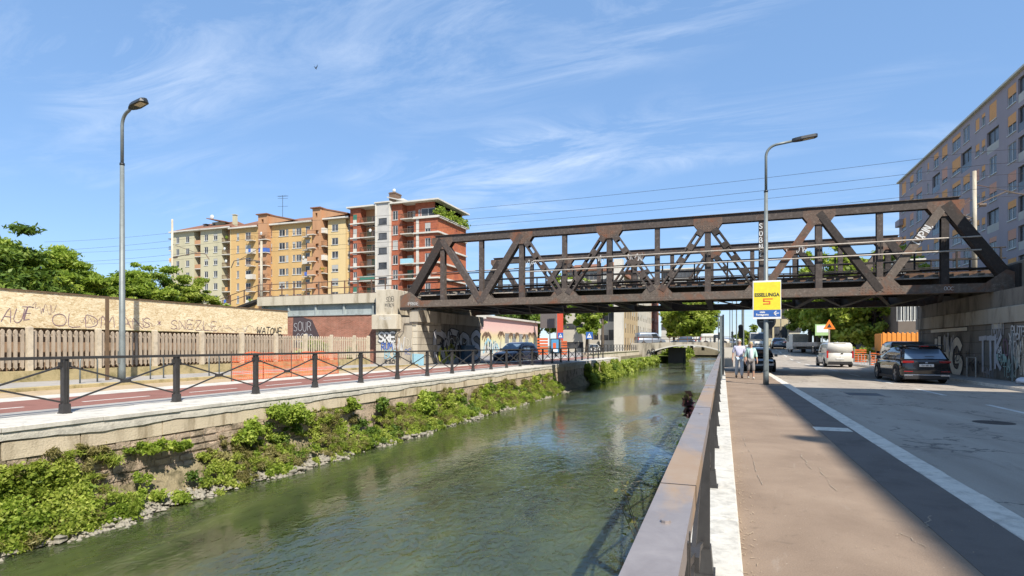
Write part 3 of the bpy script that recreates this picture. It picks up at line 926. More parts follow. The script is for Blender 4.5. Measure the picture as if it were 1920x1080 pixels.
railing('canal_railing', -10.84, [6.65 - 2.18 * 3 + 2.18 * i for i in range(26)], ZL, 1.0, True, 'long black iron railing with crossed braces on the left canal wall')
railing('canal_railing', -13.2, [58.5 + 2.18 * i for i in range(17)], .62, 1.0, True, 'far black railing above the grassy ledge towards the arch bridge')
# far left bank: set-back wall, ledge
strip('grass_ledge', M['grass'], -13.5, -9.9, 58, 96, -.35, dz=1.6)
mb = MB(); mb.box(-13.6, -13.0, 58, 96, -1.5, .62); mb.box(-13.65, -12.9, 57.99, 96, .62, .74)
mb.put('canal_wall', M['concrete_light'], label='pale set-back canal wall behind the grassy ledge before the arch bridge', cat='wall')
mb = MB(); mb.box(-11.2, -9.8, 57.9, 58.6, -1.5, .45); mb.put('wall_pier', M['concrete_light'], label='pale concrete pier ending the overgrown canal wall', cat='pier')
rs_ = np.random.default_rng(5)
C = np.stack([rs_.uniform(-10.6, -9.6, 130), rs_.uniform(58.8, 95, 130), rs_.uniform(-1.2, -.3, 130)], 1)
P, rr = clump_points(C, rs_.uniform(.3, .55, 130), 60); me, c = leaves_mesh('ledge_plants', P, .2, M['leaf_yellow'], rnd=rr)
setp(link('ledge_plants', me, Matrix.Translation(c)), 'yellow green reeds and weeds on the grassy canal ledge', 'plants', kind='stuff')

# ---------------- right side: plinth, railing, sidewalk, kerb, road
mb = MB(); mb.box(-.32, -.26, -20, 96, -2.6, -.02)
mb.put('canal_wall', M['concrete'], label='right canal wall under the near railing', cat='wall')
mb = MB(); mb.box(-.26, .10, -20, 96, -2.6, -.02); mb.put('plinth_base', M['concrete'], kind='structure')
pl = setp(link('plinth', None, Matrix.Translation((0, 0, 0))), 'white concrete plinth of slabs carrying the near railing', 'plinth')
ps = []
for s in range(3):
    b = MB(); b.cbox(-.33, .122, .004, 1.99, -.05, .075 + .003 * s, .012); ps.append(b.mesh('plinth_slab', M['plinth']))
for i in range(20): link('plinth_slab', ps[i % 3], Matrix.Translation((0, -3 + i * 2.0, 0)), pl)
def brown_rail():
    m = bpy.data.materials.new('worn_bronze_rail'); t = nt(m)
    v = pos_node(t)
    a = noise(t, pos_node(t, (1, .5, 1)), 1.3, 7, .65, .5); b = noise(t, v, 9, 7, .7, .5)
    f = noise(t, v, 200, 3)
    c = ramp(t, b, [(.3, (.27, .235, .22)), (.6, (.34, .3, .28)), (.8, (.4, .35, .32))])
    c = mixc(t, ramp(t, a, [(.53, (0, 0, 0)), (.62, (.8, .8, .8))]), c, mixc(t, b, (.46, .25, .1), (.5, .38, .24)))
    finish(t, c, .42, .35, f, .12, .002, .5)
    return m
M['bronze'] = brown_rail()
railing('near_railing', -.12, [-.9 + 2.33 * i for i in range(16)], .075, .995, True, 'near railing with a worn bronze brown top rail on the white plinth', xoff=-.01, mtop='bronze', tw=.105, th=.07)
strip('sidewalk', M['sidewalk'], .122, 2.17, -20, 35, 0.0, dz=1)
kb_ = []
for s in range(4):
    b = MB(); b.cbox(-.14, .14, .005, .995, -.3, .0, .012)
    b.v = [(x + random.uniform(-.006, .006), yy, zz) for x, yy, zz in b.v]
    kb_.append(b.mesh('kerb_stone', M['kerb']))
kr = setp(link('kerb', None, Matrix.Translation((2.31, 0, 0))), kind='structure')
for i in range(44): link('kerb_stone', kb_[i % 4], Matrix.Translation((2.31, -8 + i, .006 + random.uniform(0, .004))), kr)
for i in range(2): link('kerb_stone', kb_[i], Matrix.Translation((1.15 + i, 35.14, .004)) @ Matrix.Rotation(R(90), 4, 'Z'), kr)
# dry leaves and straw blown against the plinth, and dirt along the kerb
lt = MB(); rl = random.Random(8)
for i in range(330):
    yy = 1.8 + 22 * rl.random() ** 1.6; xx = .135 + abs(rl.gauss(0, .07)); a = rl.uniform(0, 3.14); L_ = rl.uniform(.008, .028); w_ = rl.uniform(.0012, .004)
    dx_, dy_ = math.cos(a) * L_, math.sin(a) * L_; ex, ey = -math.sin(a) * w_, math.cos(a) * w_; zz = rl.uniform(.003, .012)
    lt.add([(xx - dx_ - ex, yy - dy_ - ey, zz), (xx + dx_ - ex, yy + dy_ - ey, zz + .006), (xx + dx_ + ex, yy + dy_ + ey, zz + .004), (xx - dx_ + ex, yy - dy_ + ey, zz + .002)], [(0, 1, 2, 3)])
for i in range(200):
    yy = 2 + 25 * rl.random() ** 1.4; xx = rl.uniform(.2, 2.1); s = rl.uniform(.002, .006)
    lt.add([(xx - s, yy, .009), (xx, yy - s, .009), (xx + s, yy, .009), (xx, yy + s, .009), (xx, yy, .009 + s)], [(0, 1, 4), (1, 2, 4), (2, 3, 4), (3, 0, 4)])
lt.put('dry_litter', M['straw'], label='dry straw and grit scattered on the right sidewalk along the plinth', cat='litter', kind='stuff', fixn=False)
# pale scrapes and smears on the sidewalk tarmac
Wg = Matrix.Identity(4); Wg.col[1][:3] = (0, 0, -1); Wg.col[2][:3] = (0, 1, 0)
rl2 = random.Random(31)
for k, (px0, py0, px1, py1, ww) in enumerate(((1388, 805, 1430, 910, .014), (1500, 850, 1520, 880, .02), (1535, 878, 1570, 925, .016), (1745, 968, 1735, 990, .03), (1690, 1000, 1740, 1030, .014), (1450, 760, 1462, 790, .012))):
    def gp(u_, v_):
        d_ = FPX * CAMH / (v_ - HOR); r_ = (u_ - 960) / FPX * d_
        return (r_ * CY - d_ * SY, r_ * SY + d_ * CY)
    A_, B_ = gp(px0, py0), gp(px1, py1); sc_ = MB(); n_ = 26
    for i in range(n_):
        if rl2.random() < .25: continue
        t0, t1 = i / n_, (i + .9) / n_; w0 = ww * rl2.uniform(.3, .8)
        ox = .012 * math.sin(i * .5 + k)
        q = [(A_[0] + (B_[0] - A_[0]) * t + ox, A_[1] + (B_[1] - A_[1]) * t) for t in (t0, t1)]
        sc_.add([(q[0][0] - w0 / 2, q[0][1], .0065), (q[0][0] + w0 / 2, q[0][1], .0065), (q[1][0] + w0 / 2, q[1][1], .0065), (q[1][0] - w0 / 2, q[1][1], .0065)], [(0, 1, 2, 3)])
    sc_.put('scrape_mark', M['scrape'], kind='stuff', label='pale scrape mark on the sidewalk tarmac', cat='mark', fixn=False)
# road: flat to Y=60, then climbing to the canal bridge
def road_z(Y):
    if Y < 58: return -.12
    if Y < 96: t = (Y - 58) / 38; return -.12 + 1.35 * (t * t * (3 - 2 * t))
    return 1.23
def road_sheet(name, m, x0, x1, y0, y1, dz, n=None):
    n = n or max(1, int((y1 - y0) / 3)); mb = MB()
    for i in range(n):
        a = y0 + (y1 - y0) * i / n; b = y0 + (y1 - y0) * (i + 1) / n
        mb.quad((x0, a, road_z(a) + dz), (x1, a, road_z(a) + dz), (x1, b, road_z(b) + dz), (x0, b, road_z(b) + dz))
    return mb.put(name, m, kind='structure', fixn=False)
road_sheet('road', M['road'], 2.44, 9.9, -20, 58, 0, 1)
road_sheet('road', M['road'], .122, 2.44, 35.3, 58, 0, 1)
road_sheet('road', M['road'], .122, 15.5, 58, 160, 0)
mb = MB()
for k in range(-3, 14):
    a = 22.25 + 6.1 * k
    for j in range(2): pass
    mb.quad((6.72, a, road_z(a) + .004), (6.86, a, road_z(a) + .004), (6.86, a + 2.95, road_z(a + 2.95) + .004), (6.72, a + 2.95, road_z(a + 2.95) + .004))
mb.put('lane_line', M['paint'], kind='structure', fixn=False)
strip('dark_kerb_strip', M['kerb_strip'], 1.6, 2.165, -20, 23.2, .0045, dz=.03)  # darker-toned strip laid over the sidewalk beside the kerb
# utility cover and patches
mb = MB(); mb.box(1.55, 2.12, 11.3, 11.75, -.1, .0085); mb.put('utility_cover', M['kerb'], label='pale rectangular utility cover set in the sidewalk by the kerb', cat='cover')
def disc(name, x, y, z, r, m, label, cat):
    b = MB(); b.prism([(x + r * math.cos(t), y + r * math.sin(t)) for t in [2 * math.pi * i / 28 for i in range(28)]], z - .05, z, 'z')
    return b.put(name, m, label=label, cat=cat)
disc('manhole_cover', 5.35, 14.75, -.117, .36, M['dark_steel'], 'round dark manhole cover in the shaded road lane', 'manhole')
strip('road_patch', M['asphalt'], 3.9, 4.9, 21.3, 22.4, -.116, dz=.05)
strip('pavement', M['pave'], 9.98, 12, -20, 58, .02, dz=1)
mb = MB(); mb.box(9.9, 9.98, -20, 58, -.5, .0); mb.put('kerb', M['kerb'], kind='structure')
strip('ground', M['grass'], 12, 30, 44.01, 58, .0, dz=2)
strip('ground', M['grass'], 15.6, 30, 58, 160, .6, dz=2)
strip('pavement', M['pave'], 12, 30, -20, 11, -.05, dz=1)
strip('ground', M['ground'], 12, 30, 11, 42, -.02, dz=2)
strip('ground', M['ground'], -13.6, 30, 160, 900, 1.0, dz=2)
# small twigs pushing through the near railing
def sprig(x, y, z, h, m, label, n=60, leaf=.035, group=None):
    T = empty('sapling', (x, y, z), 0, label, 'sapling', group)
    b = MB(); P = []
    for k in range(4):
        a = random.uniform(0, 6.2); q = Vector((x + math.cos(a) * h * .3, y + math.sin(a) * h * .4, z + h * random.uniform(.7, 1)))
        b.tube([(x, y, z), Vector((x, y, z)).lerp(q, .5) + Vector((0, 0, .05)), q], [.006, .004, .002], 5)
        for j in range(n // 4):
            t = random.uniform(.35, 1); p = Vector((x, y, z)).lerp(q, t); P.append((p.x + random.gauss(0, .04), p.y + random.gauss(0, .04), p.z + random.gauss(0, .03)))
    b.put('stem', M['bark'], T)
    me, c = leaves_mesh('foliage', np.array(P), leaf, M[m]); link('foliage', me, Matrix.Translation(c), T)
sprig(-.55, 5.2, -.75, 1.15, 'leaf_dry', 'thin dry twig with tiny leaves outside the near railing', 60, .03)
sprig(-.5, 8.6, -.55, .95, 'leaf_dark', 'small green sapling outside the railing further along', 22, .07)
sprig(-.62, 15.0, -.6, 1.0, 'leaf_purple', 'dark purple leaved plant outside the railing near the pedestrians', 90, .16)

# ---------------- picket fence with strand board above
XF = -20.2
pf = empty('picket_fence', (XF, 16, ZL), 0, 'weathered concrete picket fence on a low mossy wall along the cycle path', 'fence')
b = MB(); b.box(XF - .22, XF + .16, -6, 29.4, ZL, .72); b.put('low_wall', M['lowwall'], pf)
b = MB()
prof = [(-.04, .1), (-.052, .08), (0, 0), (.052, .08), (.04, .1), (.042, 1.02), (.034, 1.06), (.05, 1.13), (.042, 1.19), (0, 1.235), (-.042, 1.19), (-.05, 1.13), (-.034, 1.06), (-.042, 1.02)]
b.prism(prof, -.03, .03, 'x'); pme = b.mesh('picket', M['picket'])
b2 = MB(); b2.prism([(y * .55, z) for y, z in prof], -.025, .025, 'x'); pme2 = b2.mesh('picket', M['fence_post'])
yy = 7.2; i = 0; posts = []
while yy < 29.3:
    if i % 12 == 0: posts.append(yy)
    else: link('picket', pme if yy < 22.8 else pme2, Matrix.Translation((XF, yy + random.uniform(-.006, .006), .76 + random.uniform(-.008, .008))) @ Matrix.Rotation(random.uniform(-.012, .012), 4, 'X'), pf)
    yy += .173; i += 1
posts.append(29.35)
pb = MB(); pb.cbox(-.07, .07, -.075, .075, 0, 1.72, .03); pbm = pb.mesh('fence_post', M['fence_post'])
for p in posts: link('fence_post', pbm, Matrix.Translation((XF + .04, p, ZL + .06)), pf)
b = MB()
for z0 in (.97, 1.78): b.box(XF - .075, XF - .035, 7.1, 29.3, z0, z0 + .09)
b.put('fence_rail', M['picket'], pf)
sb = empty('board_hoarding', (XF - .2, 14, 2.05), 0, 'tall strand board hoarding covered in scribbled tags above the picket fence', 'hoarding')
OB0, OB1 = 5.0, 22.75
k = 0; y = OB0
while y < OB1 - .1:
    e = min(y + 2.5, OB1)
    b = MB(); b.box(XF - .2, XF - .16 + .002 * (k % 2), y, e - .004, 2.06, 3.2); b.put('strand_board', M['osb'], sb); y = e; k += 1
b = MB(); b.box(XF - .36, XF - .12, OB0, OB1 + .05, 3.2, 3.235); b.put('cap', M['brown_cap'], sb)
b = MB(); b.box(XF - .5, XF - .45, OB0, OB1, .5, 2.05); b.put('backing_board', M['backing'], sb)
# low side roof and ground behind the hoarding
WO = Matrix.Identity(4); WO.col[0][:3] = (0, 1, 0); WO.col[1][:3] = (-1, 0, 0); WO.col[2][:3] = (0, 0, 1)
def onO(u, v, x=XF - .155):
    Y = YatX(u, x); W = WO.copy(); W.col[3][:3] = (x, Y, Zat(v, x, Y)); return W
def yspan(u0, u1, x=XF - .155): return YatX(u1, x) - YatX(u0, x)
scrawl(onO(2, 604), 'AU', .42, .018, 'purple_paint', sb, sp=.8, slant=.25)
scrawl(onO(33, 600), 'T', .46, .018, 'purple_paint', sb, sp=1.0, slant=.3)
scrawl(onO(44, 598), 'E', .36, .018, 'purple_paint', sb, sp=.7, slant=.3)
scrawl(onO(98, 611), 'OLDMAN', .4, .02, 'purple_paint', sb, sp=1.5)
scrawl(onO(268, 615), 'S * SNEZLE', .36, .018, 'purple_paint', sb, sp=1.25)
scrawl(onO(455, 624), 'V', .28, .014, 'grey_paint', sb, sp=1.3, wob=.15)
scrawl(onO(481, 626), 'WATONE', .3, .045, 'black_paint', sb, sp=1.0, slant=.15)

for k, (u_, v_, w_, h_) in enumerate(((60, 590, .7, .4), (236, 612, 1.2, .25), (330, 618, 1.8, .35), (380, 622, 1.6, .3), (425, 622, 2.2, .35), (150, 608, 1.0, .3))):
    squiggle(onO(u_, v_), 0, 0, w_, h_, 'purple_paint', sb, .009, 16, k + 5, lift=.006)
# railway viaduct stretch left of the pier
YV = 31.6
va = empty('viaduct', (-27, YV, ZL), 0, 'low railway viaduct with concrete parapet, grey girder and brick infill', 'viaduct')
xa = XatY(482, YV); xb = XatY(706, YV); zt = Zat(549, xb, YV)
b = MB(); b.box(xa, xb, YV, YV + 9.5, zt - .62, zt); b.put('parapet', M['concrete_light'], va)
b = MB(); b.box(xa + .3, xb, YV + .25, YV + 9, zt - 1.32, zt - .62)
for k in range(5): b.box(xa + .3 + k * 2.3, xa + .42 + k * 2.3, YV + .13, YV + .25, zt - 1.32, zt - .64)
b.box(xa + .2, xb, YV + .1, YV + .27, zt - 1.40, zt - 1.32)
b.put('girder', M['girder_grey'], va)
b = MB(); b.box(xa - 6, xb, YV + .16, YV + 1.0, 0, zt - 1.401); b.put('brick_infill', M['brick'], va)
b = MB(); b.box(xa - 30, xa, YV + .3, YV + 9, 0, zt - 1.0); b.put('embankment_wall', M['concrete'], va)
W = Matrix.Translation((XatY(548, YV + .16), YV + .155, Zat(652, -28, YV)))
b = MB(); pts = [(0, 0), (2.2, 0), (2.3, .8), (1.7, 1.9), (0.1, 2.3)]
b.add([W @ Vector((x, -.002, z)) for x, z in pts], [(0, 1, 2, 3, 4)]); b.put('graffiti', M['purple_dark'], va, fixn=False)
scrawl(W @ Matrix.Translation((.15, 0, 1.15)), 'SOUR', .6, .03, 'grey_paint', va, .008, sp=.75)
scrawl(W @ Matrix.Translation((.35, 0, .35)), 'GOBB', .6, .03, 'grey_paint', va, .008, sp=.75)
# its handrail
hr = empty('viaduct_handrail', (-27, YV, zt), 0, 'thin rusty handrail along the viaduct parapet sloping down at its left end', 'railing')
b = MB()
for z0 in (.42, .85, .0): b.tube([(xa, YV + .12, zt + z0 + .03), (xb + 1.2, YV + .12, zt + z0 + .03)], .028, 6)
for z0 in (.42, .85): b.tube([(xa, YV + .12, zt + z0 + .03), (xa - 5.5, YV + .12, zt + z0 - 1.35)], .028, 6)
b.put('rail', M['rust_red'], hr)
b = MB(); b.box(-.03, .03, -.03, .03, 0, .92); pm = b.mesh('post', M['rust_red'])
for i in range(11): link('post', pm, Matrix.Translation((xa + i * 1.05, YV + .12, zt)), hr)
for i in range(1, 5): link('post', pm, Matrix.Translation((xa - i * 1.3, YV + .12, zt - .02 - i * 1.3 * .25)), hr)
b = MB(); b.bar((xa - .1, YV + .4, zt - .2), (xa - 6, YV + .4, zt - 1.75), .7, .16); b.put('stair_slab', M['dark_steel'], hr)

# ---------------- left bridge pier and abutment
ab = empty('bridge_abutment', (-19.5, 33, ZL), 0, 'left bridge abutment of concrete and stone covered in graffiti', 'abutment')
xt0, xt1 = XatY(705, 31.2), XatY(752, 31.2)
z5 = Zat(544, -20, 31.2); z35 = Zat(590, -20, 31.2); z25 = Zat(617, -20, 31.2)
b = MB(); b.cbox(xt0, xt1 - .55, 31.2, 34, z35, z5 + .05, .03); b.put('pillar', M['concrete_light'], ab)
b = MB(); b.cbox(xt0 - .12, xt1 - .15, 30.9, 33.8, z25, z35, .03); b.put('pillar_base', M['concrete_light'], ab)
# stones of the lower pier, laid in courses
cs = [(xt0 + .05, xt1 - .35)]
z = ZL; r = 0
stn = 0
while z < z25 - .1:
    h = min(.42, z25 - z); x = xt0 + .02
    while x < xt1 - .3:
        w = random.uniform(.55, .95); x2 = min(x + w, xt1 - .25)
        b = MB(); b.cbox(x + .01, x2 - .01, 31.15 + random.uniform(0, .03), 31.9, z + .012, z + h - .012, .012)
        b.put('stone', M['concrete_light'] if random.random() < .6 else M['concrete'], ab); x = x2
    z += h
b = MB(); b.box(xt0 + .04, -18.35, 31.45, 41.5, 0, 3.3); b.put('core', M['concrete'], ab)
# stone face looking at the canal: ashlar to Y~33.5 then concrete and dark soffit
z = ZL; XA = -18.0
while z < 3.2:
    h = .42; x = xt1 - .3
    while x < XA - .05:
        w = random.uniform(.5, .8); x2 = x + w if XA - (x + w) > .3 else XA
        b = MB(); b.cbox(x + .01, x2 - .01, 31.5 + random.uniform(-.02, .02), 32.1, z + .012, z + h - .012, .012)
        b.put('stone', M['concrete_light'], ab); x = x2
    yv = 31.55
    while yv < 34:
        w = random.uniform(.7, 1.0)
        b = MB(); b.cbox(XA - .38, XA + random.uniform(-.02, .02), yv + .01, yv + w - .01, z + .012, z + h - .012, .012); b.put('stone', M['concrete'], ab); yv += w
    z += h
b = MB(); b.box(-18.4, XA - .03, 34, 41.5, 0, 3.0); b.put('face_wall', M['concrete_dark'], ab)
b = MB(); b.box(-18.5, XA + .12, 31.4, 41.8, 3.0, 3.75); b.put('bearing_shelf', M['concrete'], ab)
b = MB(); b.box(-24, -19.2, 33, 42, 3.3, 4.9); b.box(-19.2, -18.5, 33.6, 41.8, 3.75, 4.7); b.put('back_wall', M['concrete'], ab)
b = MB(); b.tube([(xt1 - .25, 31.1, ZL + .1), (xt1 - .25, 31.1, 2.2), (xt1 - .05, 31.12, 2.35), (xt1 + .1, 31.35, 2.45), (xt1 + .1, 31.4, 2.9), (-18.0, 31.4, 2.9)], .03, 6); b.put('conduit', M['rust_pale'], ab)
# tags on the pier
WF = Matrix.Identity(4)
def onF(u, v, Y): W = Matrix.Translation((XatY(u, Y), Y, Zat(v, XatY(u, Y), Y))); return W
scrawl(onF(724, 566, 31.2), 'SDB', .3, .03, 'black_paint', ab, sp=.8); scrawl(onF(722, 576, 31.2), 'MBKN', .2, .025, 'black_paint', ab, sp=.8, rise=0, wob=.2)
scrawl(onF(721, 585, 31.2), 'TTTL', .22, .02, 'concrete', ab, sp=.7); scrawl(onF(712, 600, 30.9), 'PMCRTH', .18, .02, 'white_paint', ab, sp=.9)
scrawl(onF(711, 640, 31.14), 'SRE', .55, .13, 'white_paint', ab, .012, sp=.9, outline='black_paint', ow=.08)
scrawl(onF(716, 655, 31.14), 'RUM', .4, .06, 'blue_paint', ab, .02, sp=.8); scrawl(onF(722, 671, 31.14), 'BK8', .5, .05, 'cyan_paint', ab, .02, sp=.7)
scrawl(onF(722, 686, 31.14), 'SAP', .4, .05, 'black_paint', ab, .02, sp=.8); squiggle(onF(735, 660, 31.14), 0, 0, 1.0, 1.0, 'white_paint', ab, .04, 16, 3, lift=.03)
scrawl(onF(762, 650, 31.45), 'DI', .5, .03, 'cream_paint', ab, .02, sp=.8); scrawl(onF(760, 664, 31.45), 'RS', .35, .03, 'blue_paint', ab, .02, sp=.8)
b = MB(); b.add([onF(758, 686, 31.46) @ Vector(p) for p in ((0, 0, 0), (1.4, 0, 0), (1.4, 0, .75), (0, 0, .8))], [(0, 1, 2, 3)]); b.put('graffiti', M['cyan_paint'], ab, fixn=False)
WA = WO.copy(); WA.col[3][:3] = (XA - .025, 34.3, .35)
scrawl(WA @ Matrix.Translation((-.4, 0, .15)), 'REBS', 1.9, .42, 'grey_paint', ab, .03, sp=1.2, outline='black_paint', ow=.16, wob=.08)
scrawl(WA @ Matrix.Translation((.1, 0, .1)), 'OO', .9, .3, 'yellow_paint', ab, .06, sp=1.6, wob=.1)
squiggle(WA, .2, .3, 4.5, 1.9, 'black_paint', ab, .12, 30, 61, lift=.07); squiggle(WA, .5, .9, 4.8, 1.2, 'white_paint', ab, .06, 34, 62, lift=.075)
b = MB(); b.box(-18.25, -17.7, 37.8, 39.6, ZL, ZL + 1.1); b.cbox(-18.27, -17.66, 37.75, 39.65, ZL + 1.1, ZL + 1.2, .02)
b.put('rubbish_container', plain('container_blue', (.03, .08, .14), .5), label='dark blue waste container against the graffiti wall under the bridge', cat='container')

# ---------------- right abutment wall
XR = 11.3
rb = empty('bridge_abutment', (XR + 3, 36, 0), 0, 'right bridge abutment wall with chunky white graffiti beside the road', 'abutment')
b = MB(); b.box(XR + .05, 20, 24.5, 41.7, -.1, 3.9); b.box(XR + .9, 20, 24.5, 41.7, 3.9, 5.2); b.put('core', M['concrete_dark'], rb)
z = .02; hgt = .55
while z < 2.35:
    y = 24.6 + random.uniform(0, .4)
    while y < 41.5:
        w = random.uniform(1.0, 1.7); e = min(y + w, 41.6)
        b = MB(); b.cbox(XR - .28, XR - .003 + random.uniform(-.012, .012), 0, e - y - .012, .008, min(hgt, 2.45 - z) - .008, .01)
        b.v = [(x, yv + y, zv + z) for x, yv, zv in b.v]
        b.v = [(XR + .3 if x < XR - .2 else XR - (x - XR) - .0, yv, zv) for x, yv, zv in b.v]
        b.put('stone', M['concrete_dark'], rb); y = e
    z += hgt
for k in range(6):
    b = MB(); b.cbox(XR - .1, XR + .9, 24.6 + k * 2.85, 24.6 + k * 2.85 + 2.83, 2.47, 3.15, .03); b.put('beam_block', M['concrete'], rb)
b = MB(); b.box(XR + .15, XR + .9, 24.6, 41.6, 3.15, 3.9); b.put('bearing_shelf', M['concrete'], rb)
WR = Matrix.Identity(4); WR.col[0][:3] = (0, -1, 0); WR.col[1][:3] = (1, 0, 0); WR.col[2][:3] = (0, 0, 1)
def onR(u, v, x=XR - .02):
    Y = YatX(u, x); W = WR.copy(); W.col[3][:3] = (x, Y, Zat(v, x, Y)); return W
scrawl(onR(1752, 694), 'IHG', 1.75, .42, 'cream_paint', rb, .015, sp=1.15, outline='black_paint', ow=.14, wob=.06)
scrawl(onR(1838, 691), 'TTK', 1.45, .2, 'grey_paint', rb, .02, sp=.65, wob=.1)
scrawl(onR(1872, 668), 'OP', .26, .05, 'white_paint', rb, .02, sp=.9); scrawl(onR(1872, 661), 'BA', .0 + .26, .05, 'white_paint', rb, .022, sp=.9)
b = MB(); b.add([onR(1868, 678) @ Vector(p) for p in ((0, -.02, 0), (1.0, -.02, 0), (1.0, -.02, .34), (0, -.02, .34))], [(0, 1, 2, 3)]); b.put('graffiti', M['aqua_paint'], rb, fixn=False)
scrawl(onR(1874, 676), 'EN', .26, .04, 'black_paint', rb, .028, sp=.9)
scrawl(onR(1885, 665), 'O', .75, .07, 'purple_paint', rb, .03, sp=.7, slant=-.2); scrawl(onR(1897, 630), 'RUTE', .38, .06, 'white_paint', rb, .02, sp=.9)
scrawl(onR(1893, 645), 'XTPL', .42, .06, 'white_paint', rb, .02, sp=.85); scrawl(onR(1898, 665), 'TNK', .5, .06, 'white_paint', rb, .02, sp=.85)
scrawl(onR(1903, 688), 'YK', .4, .06, 'white_paint', rb, .02, sp=.9); scrawl(onR(1846, 706), 'HMII', .4, .03, 'grey_paint', rb, .02, sp=.9)
scrawl(onR(1882, 706), 'TEOK', .4, .03, 'aqua_paint', rb, .02, sp=.9)
b = MB(); b.add([onR(1746, 624) @ Vector(p) for p in ((0, -.02, 0), (5.2, -.02, 0), (5.2, -.02, .17), (0, -.02, .17))], [(0, 1, 2, 3)]); b.put('paint_band', M['cream_paint'], rb, fixn=False)
b = MB(); b.add([onR(1861, 617) @ Vector(p) for p in ((0, -.015, 0), (1.0, -.015, 0), (1.0, -.015, .26), (0, -.015, .26))], [(0, 1, 2, 3)]); b.put('paint_patch', M['cream_paint'], rb, fixn=False)
for k, (u_, v_, w_, h_, mt_, lw_) in enumerate(((1790, 690, 2.6, 1.1, 'black_paint', .05), (1862, 640, 1.2, .9, 'grey_paint', .05), (1893, 690, 1.3, 1.6, 'white_paint', .035), (1880, 700, 1.5, .8, 'aqua_paint', .04), (1905, 705, .9, 1.8, 'cream_paint', .05), (1815, 700, 1.6, .7, 'black_paint', .08), (1770, 660, 1.6, 1.0, 'grey_paint', .06))):
    squiggle(onR(u_, v_), 0, 0, w_, h_, mt_, rb, lw_, 18, k + 40, lift=.04 + k * .002)
for k in range(16):      # paint drips
    y_ = 25.5 + k * .95; b = MB(); zz = random.uniform(.7, 1.6); ll = random.uniform(.15, .5)
    b.add([(XR - .045, y_, zz), (XR - .045, y_ + .03, zz), (XR - .045, y_ + .022, zz - ll), (XR - .045, y_ + .008, zz - ll)], [(0, 1, 2, 3)]); b.put('paint_drip', M['cream_paint'] if k % 2 else M['grey_paint'], rb, fixn=False)
# white bag by the wall, small pipe post, bollard rail
b = MB(); Yb = 27.3
b.ell((10.85, Yb, .14), (.22, .42, .13), 14, 8, lambda p: Vector((p.x, p.y, p.z * (1 + .2 * math.sin(5 * p.y)))))
b.put('paper_bag', plain('bag_white', (.75, .75, .78), .6), smooth=True, label='white oval bag lying at the foot of the graffiti wall', cat='bag')
b = MB(); b.tube([(11.1, 28.9, 0), (11.1, 28.9, 2.1)], .035, 8); b.put('drain_pipe', M['grey_steel'], label='thin upright pipe against the right graffiti wall', cat='pipe')
b = MB(); b.tube([(10.9, 31.9, 0), (10.9, 31.9, .95), (10.9, 32.9, .95), (10.9, 32.9, 0)], .03, 8); b.put('hoop_barrier', M['pipe'], label='white hoop barrier behind the black car by the wall', cat='barrier')

